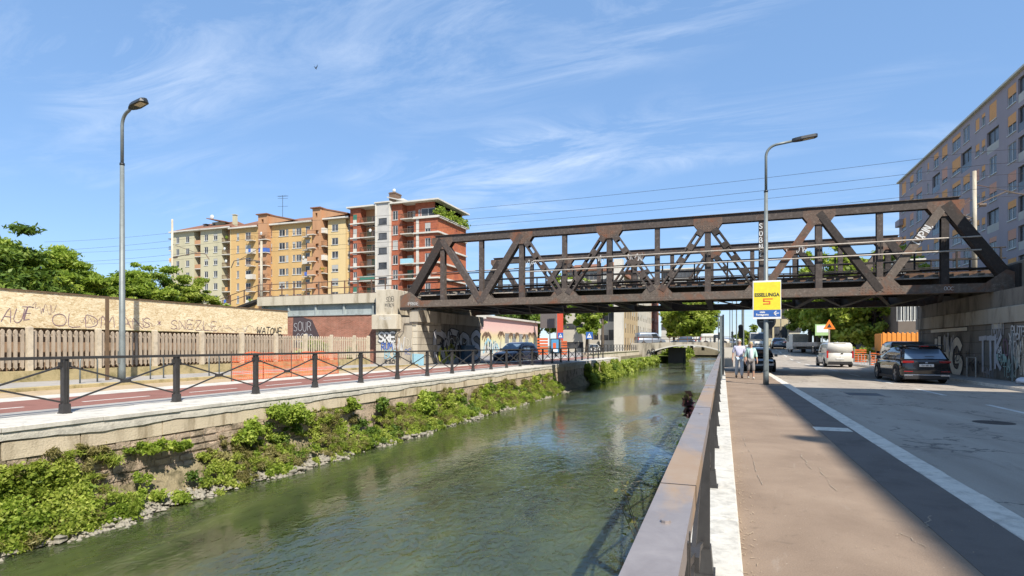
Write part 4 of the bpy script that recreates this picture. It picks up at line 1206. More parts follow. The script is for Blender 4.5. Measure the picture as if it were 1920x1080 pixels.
# ================================================================== RAILWAY BRIDGE
ZB, ZT = 3.93, 8.25
XN = [-18.75 + 5.15 * i for i in range(7)]
XM = [x + 2.575 for x in XN[:-1]]
br = empty('truss_bridge', (-3.3, 35, ZB), 0, 'rusty riveted steel truss railway bridge crossing the canal and the road', 'bridge')
def truss(Y, s):
    """s=+1: outside faces the camera side (-y)"""
    def B(name, m, p, q, w, h):
        b = MB(); p = Vector(p); q = Vector(q)
        up = Vector((0, 1, 0))
        d = (q - p).normalized(); sd_ = d.cross(up).normalized()
        # H section: two flange plates across y, web between
        for sg in (-1, 1):
            b.bar(p + up * sg * (w / 2 - .012), q + up * sg * (w / 2 - .012), h, .024, (0, 1, 0))
        b.bar(p, q, .03, w - .05, (0, 1, 0))
        return b.put(name, m, br)
    # bottom chord: plates with flanges
    b = MB()
    b.box(XN[0] - .3, XN[6] + .35, Y - .2, Y - .18, ZB, ZB + .38); b.box(XN[0] - .3, XN[6] + .35, Y + .18, Y + .2, ZB, ZB + .38)
    b.box(XN[0] - .3, XN[6] + .35, Y - .27, Y + .27, ZB - .025, ZB); b.box(XN[0] - .3, XN[6] + .35, Y - .18, Y + .18, ZB + .3, ZB + .32)
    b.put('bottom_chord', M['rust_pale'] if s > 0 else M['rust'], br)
    b = MB()
    b.box(XM[0] - .45, XM[5] + .5, Y - .2, Y - .18, ZT - .42, ZT); b.box(XM[0] - .45, XM[5] + .5, Y + .18, Y + .2, ZT - .42, ZT)
    b.box(XM[0] - .5, XM[5] + .55, Y - .28, Y + .28, ZT, ZT + .03); b.box(XM[0] - .45, XM[5] + .5, Y - .18, Y + .18, ZT - .05, ZT - .001)
    b.put('top_chord', M['rust_dark'] if False else M['rust'], br)
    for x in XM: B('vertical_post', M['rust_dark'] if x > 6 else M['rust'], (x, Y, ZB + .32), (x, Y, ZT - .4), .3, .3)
    for x in XN[1:6]: B('vertical_post', M['rust'], (x, Y, ZB + .32), (x, Y, ZT - .05), .26, .26)
    # diagonals
    for i in range(6):
        for side in (0, 1):
            xb = XN[i + side]; xt = XM[i]
            end = (i == 0 and side == 0) or (i == 5 and side == 1)
            p = Vector((xb, Y, ZB + .2)); q = Vector((xt, Y, ZT - .25))
            laced = (i, side) in ((2, 0), (2, 1), (3, 0), (3, 1), (1, 1))
            wd = .5 if end else .36
            d = (q - p).normalized(); nrm = d.cross(Vector((0, 1, 0))).normalized()
            mt = M['rust']
            if i == 4 and side == 0: mt = M['rust_red']
            if i == 5 and side == 0: mt = M['rust_pale']
            if (i, side) in ((0, 0), (3, 1), (4, 1), (5, 1)): mt = M['rust_dark']
            b = MB()
            if laced:   # two channels joined by batten plates
                for sg in (-1, 1): b.bar(p + nrm * sg * .14, q + nrm * sg * .14, .09, .4, (0, 1, 0))
                L = (q - p).length
                k = .55
                while k < L - .3:
                    for yy in (-.214, .214): b.bar(p + d * (k - .16) + Vector((0, yy, 0)), p + d * (k + .16) + Vector((0, yy, 0)), .34, .02, (0, 1, 0))
                    k += .85
            else:
                for yy in (-.2135 - .004 * side, .2135 + .004 * side): b.bar(p + Vector((0, yy, 0)), q + Vector((0, yy, 0)), wd - .03 * side, .02, (0, 1, 0))
                for sg in (-1, 1): b.bar(p + nrm * sg * (wd / 2 - .05), q + nrm * sg * (wd / 2 - .05), .03, .35, (0, 1, 0))
            b.put('diagonal', mt, br)
    # gusset plates with rivets
    for x in XM:
        for yy in (-.2035, .1815):
            b = MB(); b.prism([(x - .72, ZT - .4), (x - .42, ZT - .82), (x + .42, ZT - .82), (x + .72, ZT - .4), (x + .7, ZT - .1), (x - .7, ZT - .1)], Y + yy, Y + yy + .022, 'y')
            b.put('gusset_plate', M['rust_red'], br)
    for x in XN[1:6]:
        for yy in (-.2035, .1815):
            b = MB(); b.prism([(x - .8, ZB + .38), (x - .52, ZB + .7), (x - .3, ZB + .82), (x + .3, ZB + .82), (x + .52, ZB + .7), (x + .8, ZB + .38), (x + .8, ZB + .05), (x - .8, ZB + .05)], Y + yy, Y + yy + .022, 'y')
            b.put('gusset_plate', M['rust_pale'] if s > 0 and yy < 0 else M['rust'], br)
    for x, sg in ((XN[0], 1), (XN[6], -1)):
        b = MB(); b.prism([(x - .35 * sg, ZB - .2), (x - .35 * sg, ZB + .7), (x + .35 * sg, ZB + .95), (x + 1.1 * sg, ZB + .38), (x + 1.1 * sg, ZB)], Y - .24, Y - .215, 'y')
        b.put('gusset_plate', M['rust_pale'], br)
    if s > 0:
        rv = MB()
        def rivet(x, z, y=Y - .204):
            r = .022; rv.add([(x - r, y, z - r), (x + r, y, z - r), (x + r, y, z + r), (x - r, y, z + r), (x, y - .018, z)], [(0, 1, 4), (1, 2, 4), (2, 3, 4), (3, 0, 4)])
        for x in XM:
            for i in range(9):
                for j in range(4):
                    rivet(x - .48 + i * .12, ZT - .76 + j * .11) if j < 3 else rivet(x - .48 + i * .12, ZT - .3, Y - .2)
        for x in XN[1:6]:
            for i in range(14):
                for j in range(3): rivet(x - .85 + i * .13, ZB + .1 + j * .12)
            for i in range(6):
                for j in range(3): rivet(x - .33 + i * .13, ZB + .46 + j * .12)
        for x in np.arange(XN[0], XN[6], .62): rivet(x, ZB + .06, Y - .2); rivet(x, ZB + .32, Y - .2)
        rv.put('rivet', M['rust_pale'], br, kind='stuff', fixn=False)
YN, YF_ = 31.5, 41.1
truss(YN, 1); truss(YF_, -1)
# floor: cross girders, stringers, decking, bracing
for i, x in enumerate(sorted(XN[1:6] + XM)):
    b = MB(); b.box(x - .02, x + .02, YN + .2, YF_ - .2, ZB + .02, ZB + .82); b.box(x - .16, x + .16, YN + .2, YF_ - .2, ZB - .0, ZB + .02)
    b.put('cross_girder', M['dark_steel'], br)
for yy in (33.4, 34.9, 37.7, 39.2):
    b = MB(); b.box(XN[0], XN[6], yy - .14, yy + .14, ZB + .42, ZB + .8); b.put('stringer', M['dark_steel'], br)
for i in range(6):
    for (a, c) in (((XN[i], YN + .3), (XM[i], YF_ - .3)), ((XM[i], YN + .3), (XN[i + 1], YF_ - .3))):
        b = MB(); b.bar((a[0], a[1], ZB + .045), (c[0], c[1], ZB + .045), .2, .03); b.put('wind_brace', M['rust'], br)
b = MB(); b.box(XN[0], XN[6], YN + 1.0, YF_ - 1, ZB + .8, ZB + .83); b.put('deck_plate', M['dark_steel'], br)
slp = MB(); slp.box(-.12, .12, -1.3, 1.3, 0, .18); sme = slp.mesh('sleeper', M['sleeper'])
for yc in (34.15, 38.45):
    k = XN[0] + .2
    while k < XN[6]:
        link('sleeper', sme, Matrix.Translation((k, yc, ZB + .835)), br); k += .6
    for g in (-.75, .75):
        b = MB(); b.box(XN[0] - 12, XN[6] + 8, yc + g - .035, yc + g + .035, ZB + 1.02, ZB + 1.17); b.put('rail', M['rail'], br)
# walkways with handrails inside the trusses, grating and brackets
for yc, nm in ((32.35, 0), (36.3, 1), (40.4, 0)):
    b = MB(); b.box(XN[0], XN[6], yc - .35, yc + .35, ZB + 1.12, ZB + 1.17); b.put('walkway', M['dark_steel'], br)
for yc in (32.75, 36.3, 40.0):
    b = MB()
    for z0 in (ZB + 1.65, ZB + 2.15): b.tube([(XN[0] - .2, yc, z0), (XN[6] + .2, yc, z0)], .03, 6)
    b.put('handrail', M['dark_steel'], br)
    b = MB(); b.box(-.035, .035, -.035, .035, 0, 1.05); pm = b.mesh('handrail_post', M['dark_steel'])
    for i in range(19): link('handrail_post', pm, Matrix.Translation((XN[0] + .3 + i * 1.7, yc, ZB + 1.12)), br)
# light pipes along the outside
for z0, x0 in ((Zat(470, 0, YN - .3), XatY(1000, YN - .3)), (Zat(492, 0, YN - .3), XatY(985, YN - .3))):
    b = MB(); b.tube([(x0, YN - .3, z0), (XatY(1840, YN - .3), YN - .3, z0 + .02)], .036, 8); b.put('pipe', M['pipe'], br)
b = MB(); b.tube([(XatY(990, YN), YN + .34, ZB + 2.15), (XN[0] - 4, YN + .34, ZB + 2.1)], .035, 8); b.put('pipe', M['pipe'], br)
b = MB(); b.box(-.02, .02, YN - .3, YN - .23, Zat(492, 0, YN - .3) - .05, Zat(470, 0, YN - .3) + .05); pbk = b.mesh('pipe_bracket', M['dark_steel'])
for x in XN[2:6] + XM[2:]: link('pipe_bracket', pbk, Matrix.Translation((x, 0, 0)), br)
# small light patches between the sleepers: cable trough covers seen edge on
b = MB(); b.box(XN[0] + .4, XN[6] - .4, YN + .42, YN + .62, ZB + .72, ZB + .78); b.put('cable_trough', M['pipe'], br)
# bearings
for x, sg in ((XN[0], 1), (XN[6] - .1, -1)):
    for yy in (YN, YF_):
        b = MB(); b.box(x - .35, x + .35, yy - .3, yy + .3, ZB - .2, ZB - .026); b.put('bearing', M['dark_steel'], br)
# paint on the steel
d = Vector((XM[5] - XN[5], 0, ZT - .25 - ZB - .2)).normalized()
Wd = Matrix.Identity(4); Wd.col[0][:3] = d; Wd.col[1][:3] = (0, 1, 0); Wd.col[2][:3] = (-d.z, 0, d.x)
def onT(x, z, y): W = Wd.copy(); W.col[3][:3] = (x, y, z); return W
p0 = Vector((XN[5], 0, ZB + .2)) + d * 2.55
scrawl(onT(p0.x - (-d.z) * .14 * -1 * 0 + .12, p0.z - .06, YN - .2245), 'LUPIN.', .29, .055, 'white_paint', br, .006, sp=.82)
Wv = Matrix.Identity(4); Wv.col[0][:3] = (0, 0, -1); Wv.col[1][:3] = (0, 1, 0); Wv.col[2][:3] = (1, 0, 0)
k = 0
for ch in 'SOBNZ':
    scrawl(Matrix.Translation((XN[4] - .1, YN - .155, ZT - .85 - k * .34)), ch, .25, .04, 'white_paint', br, .006, sp=.8); k += 1
scrawl(Matrix.Translation((XN[0] + .2, YN - .21, ZB + .1)), 'IPRNSE', .19, .02, 'white_paint', br, .045, sp=.9)
scrawl(Matrix.Translation((XN[5] + 2.5, YN - .205, ZB + .1)), 'OOC', .16, .015, 'white_paint', br, .045, sp=.9)
for xx, yy in ((XM[0] + 2.6, YF_), (XM[1] + 2.4, YF_), (XM[2], YF_), (XM[4] + .1, YF_)):
    squiggle(Matrix.Translation((xx - .6, yy - .225, ZT - .8)), 0, 0, 1.25, .6, 'white_paint', br, .035, 26, int(xx * 10) % 97, lift=.012)
# right end: parapet/pier of the bridge and railway embankment beyond
b = MB(); b.box(XN[6] + .45, 34, 30.2, 44, 0, 5.35)
emb = b.put('railway_embankment', M['concrete'], label='concrete railway embankment wall right of the bridge', cat='wall')
b = MB(); b.box(XN[6] - .05, XN[6] + .45, 30.9, 31.9, 3.0, 5.1); b.put('end_post', M['dark_steel'], br)
# tall plain block, unseen, added just outside the right edge to shade the road
sv = empty('shade_block', (16, 26, 0), 0, 'plain unseen concrete block added right of the road to shade it', 'building')
b = MB(); wall_holes(b, (12, 29.6, 0), (0, -1, 0), (-1, 0, 0), 5.1, -.1, 9.6, [(1, 2, 1, 2.4), (3, 4, 1, 2.4), (1, 2, 5, 6.4), (3, 4, 5, 6.4)])
b.box(12.3, 20, 24.5, 29.6, -.1, 9.6); b.put('wall', M['concrete'], sv)
b = MB(); b.box(11.85, 20.1, 24.4, 29.7, 9.6, 9.8); b.put('roof', M['concrete'], sv)

# ================================================================== STREET LAMPS AND SIGN
def lamp(name, x, y, z, H, label, arm=1.0, rz=0):
    T = empty(name, (x, y, z), rz, label, 'street lamp', 'tall street lamps on both sides of the canal')
    b = MB(); b.tube([(0, 0, 0), (0, 0, .35), (0, 0, H * .8)], [.105, .1, .065], 14); b.loc('pole', M['grey_steel'], T, True)
    b = MB(); b.tube([(0, 0, H * .8 - .02), (0, 0, H * .8 + .05)], .075, 14); b.loc('collar', M['dark_lamp'], T, True)
    b = MB(); pts = [(0, 0, H * .8), (0, 0, H - .5)]
    for k in range(1, 7):
        a = k / 6 * R(82); pts.append((.42 * (1 - math.cos(a)), 0, H - .5 + .42 * math.sin(a)))
    pts.append((arm * .62, 0, H - .02)); b.tube(pts, [.05] * len(pts), 12); b.loc('arm', M['dark_lamp'] if False else M['grey_steel'], T, True)
    b = MB(); x0 = arm * .6
    top = [(x0, .07), (x0 + .12, .13), (x0 + .3, .17), (x0 + .78, .15), (x0 + .86, .05)]
    poly = [(px, py) for px, py in top] + [(px, -py) for px, py in top[::-1]]
    vs = [(px, py, H - .05 + (px - x0) * .1) for px, py in poly] + [(px * 1, py * .75, H + .06 + (px - x0) * .1) for px, py in poly]
    n = len(poly); fs = [tuple(range(n))[::-1], tuple(range(n, 2 * n))] + [(i, (i + 1) % n, n + (i + 1) % n, n + i) for i in range(n)]
    b.add(vs, fs); b.loc('lamp_head', M['dark_lamp'], T)
    b = MB(); b.add([(x0 + .38, -.1, H - .056 + .036), (x0 + .74, -.1, H - .056 + .072), (x0 + .74, .1, H - .056 + .072), (x0 + .38, .1, H - .056 + .036)], [(0, 1, 2, 3)]); b.loc('lamp_lens', M['lamp_glass'], T)
    b = MB(); b.box(-.06, .06, -.11, -.095, .55, .95); b.loc('hatch', M['grey_steel'], T)
    return T
lamp('street_lamp', XatY(229, 13.1), 13.1, ZL + .06, 8.85, 'tall grey street lamp on the pavement in front of the strand board hoarding', .8, R(-8))
lamp('street_lamp', 1.56, 23.85, 0, 9.25, 'tall grey street lamp on the right sidewalk carrying the yellow sign', 1.5)
yp_ = YatX(201, -18.7); b = MB(); b.box(-18.74, -18.66, yp_ - .04, yp_ + .04, ZL, Zat(557, -18.7, yp_)); b.put('steel_post', M['brown_cap'], label='dark square steel post standing just left of the street lamp by the hoarding', cat='post')

YS = 23.70
sx0, sx1 = XatY(1411.5, YS), XatY(1464.5, YS)
sz0, sz1 = Zat(598, (sx0 + sx1) / 2, YS), Zat(526, (sx0 + sx1) / 2, YS)
sg = empty('advertising_sign', ((sx0 + sx1) / 2, YS, sz0), 0, 'yellow and blue supermarket direction sign on the right street lamp', 'sign')
m_y = plain('sign_yellow', (.82, .66, .04), .45); m_b = plain('sign_blue', (.035, .12, .38), .45); m_o = plain('sign_orange', (.75, .13, .03), .5); m_n = plain('sign_navy', (.06, .06, .04), .5); m_w = plain('sign_white', (.78, .78, .76), .45)
cx = (sx0 + sx1) / 2; hh = sz1 - sz0
b = MB(); b.cbox(sx0, sx1, YS - .02, YS + .04, sz0, sz1, .004); b.put('panel', m_w, sg)
b = MB(); b.box(sx0 + .03, sx1 - .02, YS - .026, YS - .021, sz0 + hh * .235, sz1 - .06); b.put('yellow_face', m_y, sg)
b = MB(); b.box(sx0 + .03, sx1 - .02, YS - .026, YS - .021, sz0 + hh * .055, sz0 + hh * .232); b.put('blue_face', m_b, sg)
text_mesh('ESSELUNGA', .19, m_n, Matrix.Translation((cx, YS - .03, sz0 + hh * .585)), sg, bold=.006, sx=.86)
b = MB(); zz = sz0 + hh * .5; h1 = .055
for (xa_, xb_, za_, zb_) in ((-.13, .2, .07, .11), (-.13, -.08, .0, .07), (-.13, .12, -.02, .015), (.075, .12, -.08, -.02), (-.13, .12, -.12, -.08)):
    b.box(cx + xa_, cx + xb_, YS - .032, YS - .027, zz + za_ - .06, zz + zb_ - .06)
b.put('logo', m_o, sg)
text_mesh('viale', .105, m_w, Matrix.Translation((cx - .16, YS - .03, sz0 + hh * .157)), sg, bold=.003)
text_mesh('Famagosta', .105, m_w, Matrix.Translation((cx - .16, YS - .03, sz0 + hh * .09)), sg, bold=.003)
b = MB(); ax = cx + .33; az = sz0 + hh * .145
b.bar((ax - .09, YS - .03, az), (ax + .09, YS - .03, az), .008, .028); b.bar((ax - .1, YS - .03, az - .008), (ax - .0, YS - .03, az + .085), .008, .03); b.bar((ax - .1, YS - .03, az + .008), (ax, YS - .03, az - .085), .008, .03)
b.put('arrow', m_w, sg)
def round_back(x, y, z, r, label, cat='traffic sign', face='front'):
    T = empty('round_sign', (x, y, z), 0, label, cat)
    b = MB(); b.prism([(r * math.cos(2 * math.pi * i / 26), r * math.sin(2 * math.pi * i / 26)) for i in range(26)], -.012, .012, 'y')
    b.loc('plate', M['dark_lamp'], T)
    b = MB(); b.box(-r * .7, r * .7, -.05, -.013, -.04, .0); b.loc('bracket', M['grey_steel'], T)
    return T
T_ = round_back(1.58, 23.97, Zat(602, 1.56, 23.9), .34, 'dark back of a round traffic sign below the yellow sign')
# slim grey post with bracket beside the near railing
px = XatY(1353, 26.0)
T = empty('service_post', (px, 26.0, .07), 0, 'grey square service post with small arms beside the near railing', 'post')
b = MB(); b.box(px - .075, px + .03, 25.95, 26.05, .07, Zat(592, px, 26)); b.put('post', M['grey_steel'], T)
b = MB(); b.box(px + .032, px + .1, 25.93, 26.07, .25, Zat(590, px, 26)); b.put('cable_box', M['dark_lamp'], T)
b = MB(); zt_ = Zat(592, px, 26); b.box(px - .2, px, 25.98, 26.02, zt_ - .06, zt_ - .03); b.box(px - .24, px, 25.98, 26.02, zt_ - .2, zt_ - .17); b.put('arm', M['dark_lamp'], T)

# bicycle hoops on the left pavement
hm_ = MB(); pts = [(0, 0, 0), (0, 0, .68), (0, .06, .75), (0, .6, .75), (0, .66, .68), (0, .66, 0)]; hm_.tube(pts, .022, 8); hme = hm_.mesh('bicycle_hoop', M['grey_steel'], smooth=True)
for i, (u, tx) in enumerate(((150, 'nearest to the left edge'), (282, 'just right of the street lamp'), (392, 'left of the orange net'), (770, 'in front of the stone pier'))):
    X = -17.9; Y = YatX(u, X)
    o = link('bicycle_hoop', hme, Matrix.Translation((X, Y, ZL + .07)) @ Matrix.Rotation(.3, 4, 'Z'))
    setp(o, 'steel bicycle parking hoop ' + tx, 'bicycle rack', 'bicycle hoops on the left pavement')
# orange safety net
T = empty('safety_net', (-15.4, 17, ZL), 0, 'orange plastic safety net on stakes beside the cycle path', 'net')
ya, yb = YatX(437, -15.35), YatX(633, -15.45)
nb = MB()
def netp(y, z):
    return (-15.35 - .08 * math.sin(y * 2.2) - .05 * z + .02 * math.sin(y * 9), y, ZL + z * (1 + .07 * math.sin(y * 2.1) + .03 * math.sin(y * 7)) - .01)
nz = 17; ny = int((yb - ya) / .075)
for j in range(nz):
    z0 = .03 + j * .053; ww = .016 if j % 4 else .028
    for i in range(ny):
        a = ya + i * .075; nb.add([netp(a, z0), netp(a + .075, z0), netp(a + .075, z0 + ww), netp(a, z0 + ww)], [(0, 1, 2, 3)])
for i in range(ny + 1):
    a = ya + i * .075; nb.add([netp(a, .03), netp(a + .013, .03), netp(a + .013, .93), netp(a, .93)], [(0, 1, 2, 3)])
nb.put('net', M['orange_net'], T, fixn=False, kind='stuff')
b = MB(); b.tube([(0, 0, 0), (0, 0, 1.0)], .02, 6); pm = b.mesh('stake', M['rust_red'])
for i in range(5): link('stake', pm, Matrix.Translation((-15.42, ya + (yb - ya) * i / 4, ZL)), T)

# ================================================================== APARTMENTS, LEFT BACKGROUND
M['yellow_wall'] = grime('yellow_render', (.58, .385, .165), .14, .25, .9, .2, .01, streak=True)
M['yellow_light'] = grime('light_yellow_render', (.64, .49, .25), .12, .25, .9, .2, .01, streak=True)
M['beige_wall'] = grime('beige_render', (.5, .46, .31), .14, .25, .9, .2, .01, streak=True)
M['orange_wall'] = grime('orange_brown_render', (.47, .26, .14), .18, .3, .9, .2, .01, streak=True)
M['red_wall'] = brick_mat('red_klinker', (.42, .12, .06), (.34, .095, .05), (.3, .14, .09))
M['red_wall_y'] = brick_mat('red_klinker_side', (.48, .14, .06), (.42, .12, .055), (.35, .16, .09), 'y')
M['slab_white'] = grime('white_slab', (.6, .57, .5), .18, .5, .85, .2, .01)
M['roof_tile'] = grime('roof_tiles', (.24, .115, .07), .25, 1, .9, .6, .05, fine=3)
M['grey_light'] = grime('grey_cladding', (.5, .48, .44), .15, .3, .85, .2, .01)
AY = 102.0
NY = (0, -1, 0)
def apartment(name, u0, u1, ztop, wallm, label, Y=AY, back=13, roof='tile', eave=.7, eavem=None):
    x0, x1 = XatY(u0, Y), XatY(u1, Y)
    T = empty(name, ((x0 + x1) / 2, Y, 0), 0, label, 'apartment building', 'apartment row beyond the viaduct')
    return T, x0, x1
FH = 2.92
def block_wall(T, x0, x1, Y, ztop, m, cols, floors=9, zc0=None, wh=1.35, fm='win_white', fh=FH, blindp=.5, bms=('blind_grey',), depth=.28, back=13, side=True, name='wall'):
    """cols = list of (x centre, width)"""
    holes = []; wins = []
    zc0 = zc0 if zc0 else ztop - 2.1
    for f in range(floors):
        zc = zc0 - fh * f
        if zc < 1.2: break
        for (xc, w, h) in cols:
            holes.append((xc - w / 2 - x0, xc + w / 2 - x0, zc - h / 2, zc + h / 2)); wins.append((xc, zc - h / 2, w, h))
    b = MB(); wall_holes(b, (x0, Y, 0), (1, 0, 0), NY, x1 - x0, 0, ztop, holes, depth)
    if side:
        b.quad((x1, Y, 0), (x1, Y + back, 0), (x1, Y + back, ztop), (x1, Y, ztop)); b.quad((x0, Y + back, 0), (x0, Y, 0), (x0, Y, ztop), (x0, Y + back, ztop))
        b.quad((x0, Y + back, 0), (x1, Y + back, 0), (x1, Y + back, ztop), (x0, Y + back, ztop))
        b.quad((x0, Y + depth + .01, ztop - .01), (x1, Y + depth + .01, ztop - .01), (x1, Y + back, ztop - .01), (x0, Y + back, ztop - .01))
    b.put(name, m, T, fixn=False)
    rs = random.Random(int(x0 * 7))
    for xc, zb, w, h in wins:
        window(T, frameW((xc, Y, zb), (1, 0, 0), NY), w, h, fm, rs.choice([0, 0, .35, .6, 1.0]) if rs.random() < blindp else 0, rs.choice(bms), sill=True)
def hip_roof(T, x0, x1, y0, y1, z, h, m, ov=.7):
    b = MB(); x0 -= ov * .3; x1 += ov * .3; y0 -= ov; y1 += ov
    ym = (y0 + y1) / 2; ins = min(5, (x1 - x0) * .3)
    v = [(x0, y0, z), (x1, y0, z), (x1, y1, z), (x0, y1, z), (x0 + ins, ym, z + h), (x1 - ins, ym, z + h)]
    b.add(v, [(0, 1, 5, 4), (1, 2, 5), (2, 3, 4, 5), (3, 0, 4), (3, 2, 1, 0)])
    o = b.put('roof', m, T)
    b = MB(); b.box(x0, x1, y0 - .02, y0 + .12, z - .28, z + .05); b.box(x0, x1, y0 + .1, y0 + ov + .3, z - .3, z - .22); b.put('eave', M['slab_white'], o)
    return o
RAILC = {}
def balcony(T, xa, xb, z, Y, dp=1.0, rm='win_brown', solid=None, extra=True, seed=0):
    """slab (part) with railing (sub-part)"""
    rs = random.Random(seed)
    w = round(xb - xa, 1); key = (w, round(dp, 1), rm, solid)
    if key not in RAILC:
        s = MB(); s.box(0, w, -dp, .2, -.16, 0)
        r = MB()
        if solid:
            r.box(.02, w - .02, -dp + .01, -dp + .06, 0, .95); r.box(.02, .07, -dp + .06, 0, 0, .95); r.box(w - .07, w - .02, -dp + .06, 0, 0, .95)
        else:
            r.box(.02, w - .02, -dp + .01, -dp + .06, .92, .97); r.box(.02, w - .02, -dp + .01, -dp + .06, .08, .12)
            n = int(w / .16)
            for i in range(n + 1): r.box(.02 + i * (w - .06) / n, .045 + i * (w - .06) / n, -dp + .015, -dp + .05, .12, .92)
            for xx in (.02, w - .05): r.box(xx, xx + .03, -dp + .06, 0, .92, .97)
        RAILC[key] = (s.mesh('balcony', M['slab_white']), r.mesh('railing', M[solid or rm]))
    s, r = RAILC[key]
    W = Matrix.Translation((xa, Y, z))
    o = link('balcony', s, W, T); link('railing', r, W, o)
    if extra and rs.random() < .45:   # dishes, washing, plants
        b = MB(); q = rs.random()
        px_ = xa + rs.uniform(.3, max(.35, w - .4)); 
        if q < .45:
            b.ell((px_, Y - dp - .1, z + 1.25), (.34, .08, .36), 10, 6); b.put('satellite_dish', M['win_white'], o)
        elif q < .8:
            b.box(px_ - .3, px_ + .35, Y - dp - .05, Y - dp, z + .15, z + .95); b.put('washing', M[rs.choice(['win_white', 'blind_orange', 'cyan_paint', 'blue_paint'])], o)
        else:
            me, c = leaves_mesh('plant', np.array([px_, Y - dp, z + .9]) + RNG.normal(size=(40, 3)) * (.3, .12, .18), .22, M['leaf']); link('plant', me, Matrix.Translation(c), o)
    return o

zE = 29.3
# 1: beige block
T1, x0, x1 = apartment('apartment_building', 322, 433, zE, None, 'beige and orange apartment building with tiled roof, leftmost of the row')
A = lambda u, Y=AY: XatY(u, Y)
block_wall(T1, A(322), A(364), AY, zE, M['beige_wall'], [(A(333), 1.1, 1.5), (A(351.5), 1.2, 1.5)], blindp=.4)
block_wall(T1, A(364), A(376), AY + 1.6, zE, M['orange_wall'], [(A(370), 1.0, 2.0)], fm='win_brown', name='loggia_wall')
block_wall(T1, A(376), A(416), AY, zE, M['beige_wall'], [(A(386.5), 1.2, 1.5), (A(404), 1.25, 1.5)], blindp=.5)
block_wall(T1, A(416), A(433), AY + 1.8, zE, M['orange_wall'], [(A(424), 1.3, 2.2)], fm='win_brown', name='loggia_wall')
b = MB(); b.box(A(433) - .25, A(433), AY - .02, AY + 2, 0, zE); b.put('corner_pier', M['yellow_light'], T1)
for f in range(9):
    z = zE - 3.4 - FH * f
    if z > .5:
        balcony(T1, A(364) + .05, A(376) - .05, z, AY + 1.4, 1.3, 'win_brown', 'orange_wall', False, f)
        balcony(T1, A(416) + .05, A(433) - .3, z, AY + 1.5, 1.6, 'win_brown', None, True, f * 3 + 1)
for f in range(6):
    z = zE - 4.0 - FH * f
    balcony(T1, A(305), A(321), z, AY + 3, 1.4, 'win_dark', 'slab_white' if f in (1, 4) else None, True, 50 + f)
b = MB(); b.box(A(307), A(322), AY + 3, AY + 12, 0, zE - 1.6); b.put('side_wall', M['beige_wall'], T1)
b = MB(); b.box(A(304), A(322), AY + 1.6, AY + 12, zE - 1.2, zE - 1.05); b.put('canopy', M['win_brown'], T1)
rf = hip_roof(T1, A(322), A(433), AY, AY + 13, zE, 3.0, M['roof_tile'])
def chimney(par, x, y, z, w, h, m='slab_white'):
    b = MB(); b.box(x - w / 2, x + w / 2, y - w / 2, y + w / 2, z - 1.5, z + h); b.box(x - w / 2 - .12, x + w / 2 + .12, y - w / 2 - .12, y + w / 2 + .12, z + h + .15, z + h + .3)
    for sx in (-1, 1): b.box(x + sx * w * .35 - .06, x + sx * w * .35 + .06, y - .1, y + .1, z + h, z + h + .15)
    return b.put('chimney', M[m], par)
chimney(rf, A(367), AY + 3, zE + 1, .9, .7, 'win_dark'); chimney(rf, A(424), AY + 2.6, zE + 1.2, .8, 2.0, 'beige_wall')
b = MB(); b.box(A(378), A(403), AY + 3, AY + 7, zE, zE + 2.3); dm = b.put('dormer', M['beige_wall'], T1)
b = MB(); b.bar((A(375), AY + 4.5, zE + 3.1), (A(410), AY + 4.5, zE + 1.9), 5.5, .2); b.put('roof', M['roof_tile'], dm)
b = MB(); b.box(A(380), A(384), AY + 2.95, AY + 3.0, zE + .9, zE + 2.0); b.put('window', M['win_dark'], dm)
b = MB(); b.ell((A(377.5), AY + 3, zE + 3.6), (.6, .25, .6), 12, 8); b.put('satellite_dish', M['win_white'], dm)

def stair_tower(T, ua, ub, ztop, Y, dp, m):
    b = MB(); xa_, xb_ = XatY(ua, Y - dp), XatY(ub, Y - dp)
    holes = []
    for f in range(9):
        z = ztop - 6.0 - 2.92 * f
        if z > 1: holes.append(((xb_ - xa_) * .3, (xb_ - xa_) * .75, z, z + 1.3))
    holes.append(((xb_ - xa_) * .35, (xb_ - xa_) * .6, ztop - 2.0, ztop - 1.0))
    wall_holes(b, (xa_, Y - dp, 0), (1, 0, 0), NY, xb_ - xa_, 0, ztop, holes, .5)
    b.quad((xb_, Y - dp, 0), (xb_, Y + 5, 0), (xb_, Y + 5, ztop), (xb_, Y - dp, ztop)); b.quad((xa_, Y - dp, 0), (xa_, Y + 5, 0), (xa_, Y + 5, ztop), (xa_, Y - dp, ztop))
    o = b.put('stair_tower', M[m], T, fixn=False)
    b = MB(); b.box(xa_ - .35, xb_ + .2, Y - dp - .4, Y + 1, ztop, ztop + .22); b.bar((xb_ - .3, Y + 1.5, ztop + .1), (xb_ + 6.5, Y + 1.5, ztop - 1.5), 4, .25); b.put('roof', M['roof_tile'], o)
    b = MB(); b.prism([(xb_, ztop - .1), (xb_ + 6, ztop - 1.6), (xb_, ztop - 2.0)], Y - .4, Y + 3.5, 'y'); b.put('roof_house', M[m], o)
    for (a, c, z0, z1) in holes[:-1]: pass
    return o
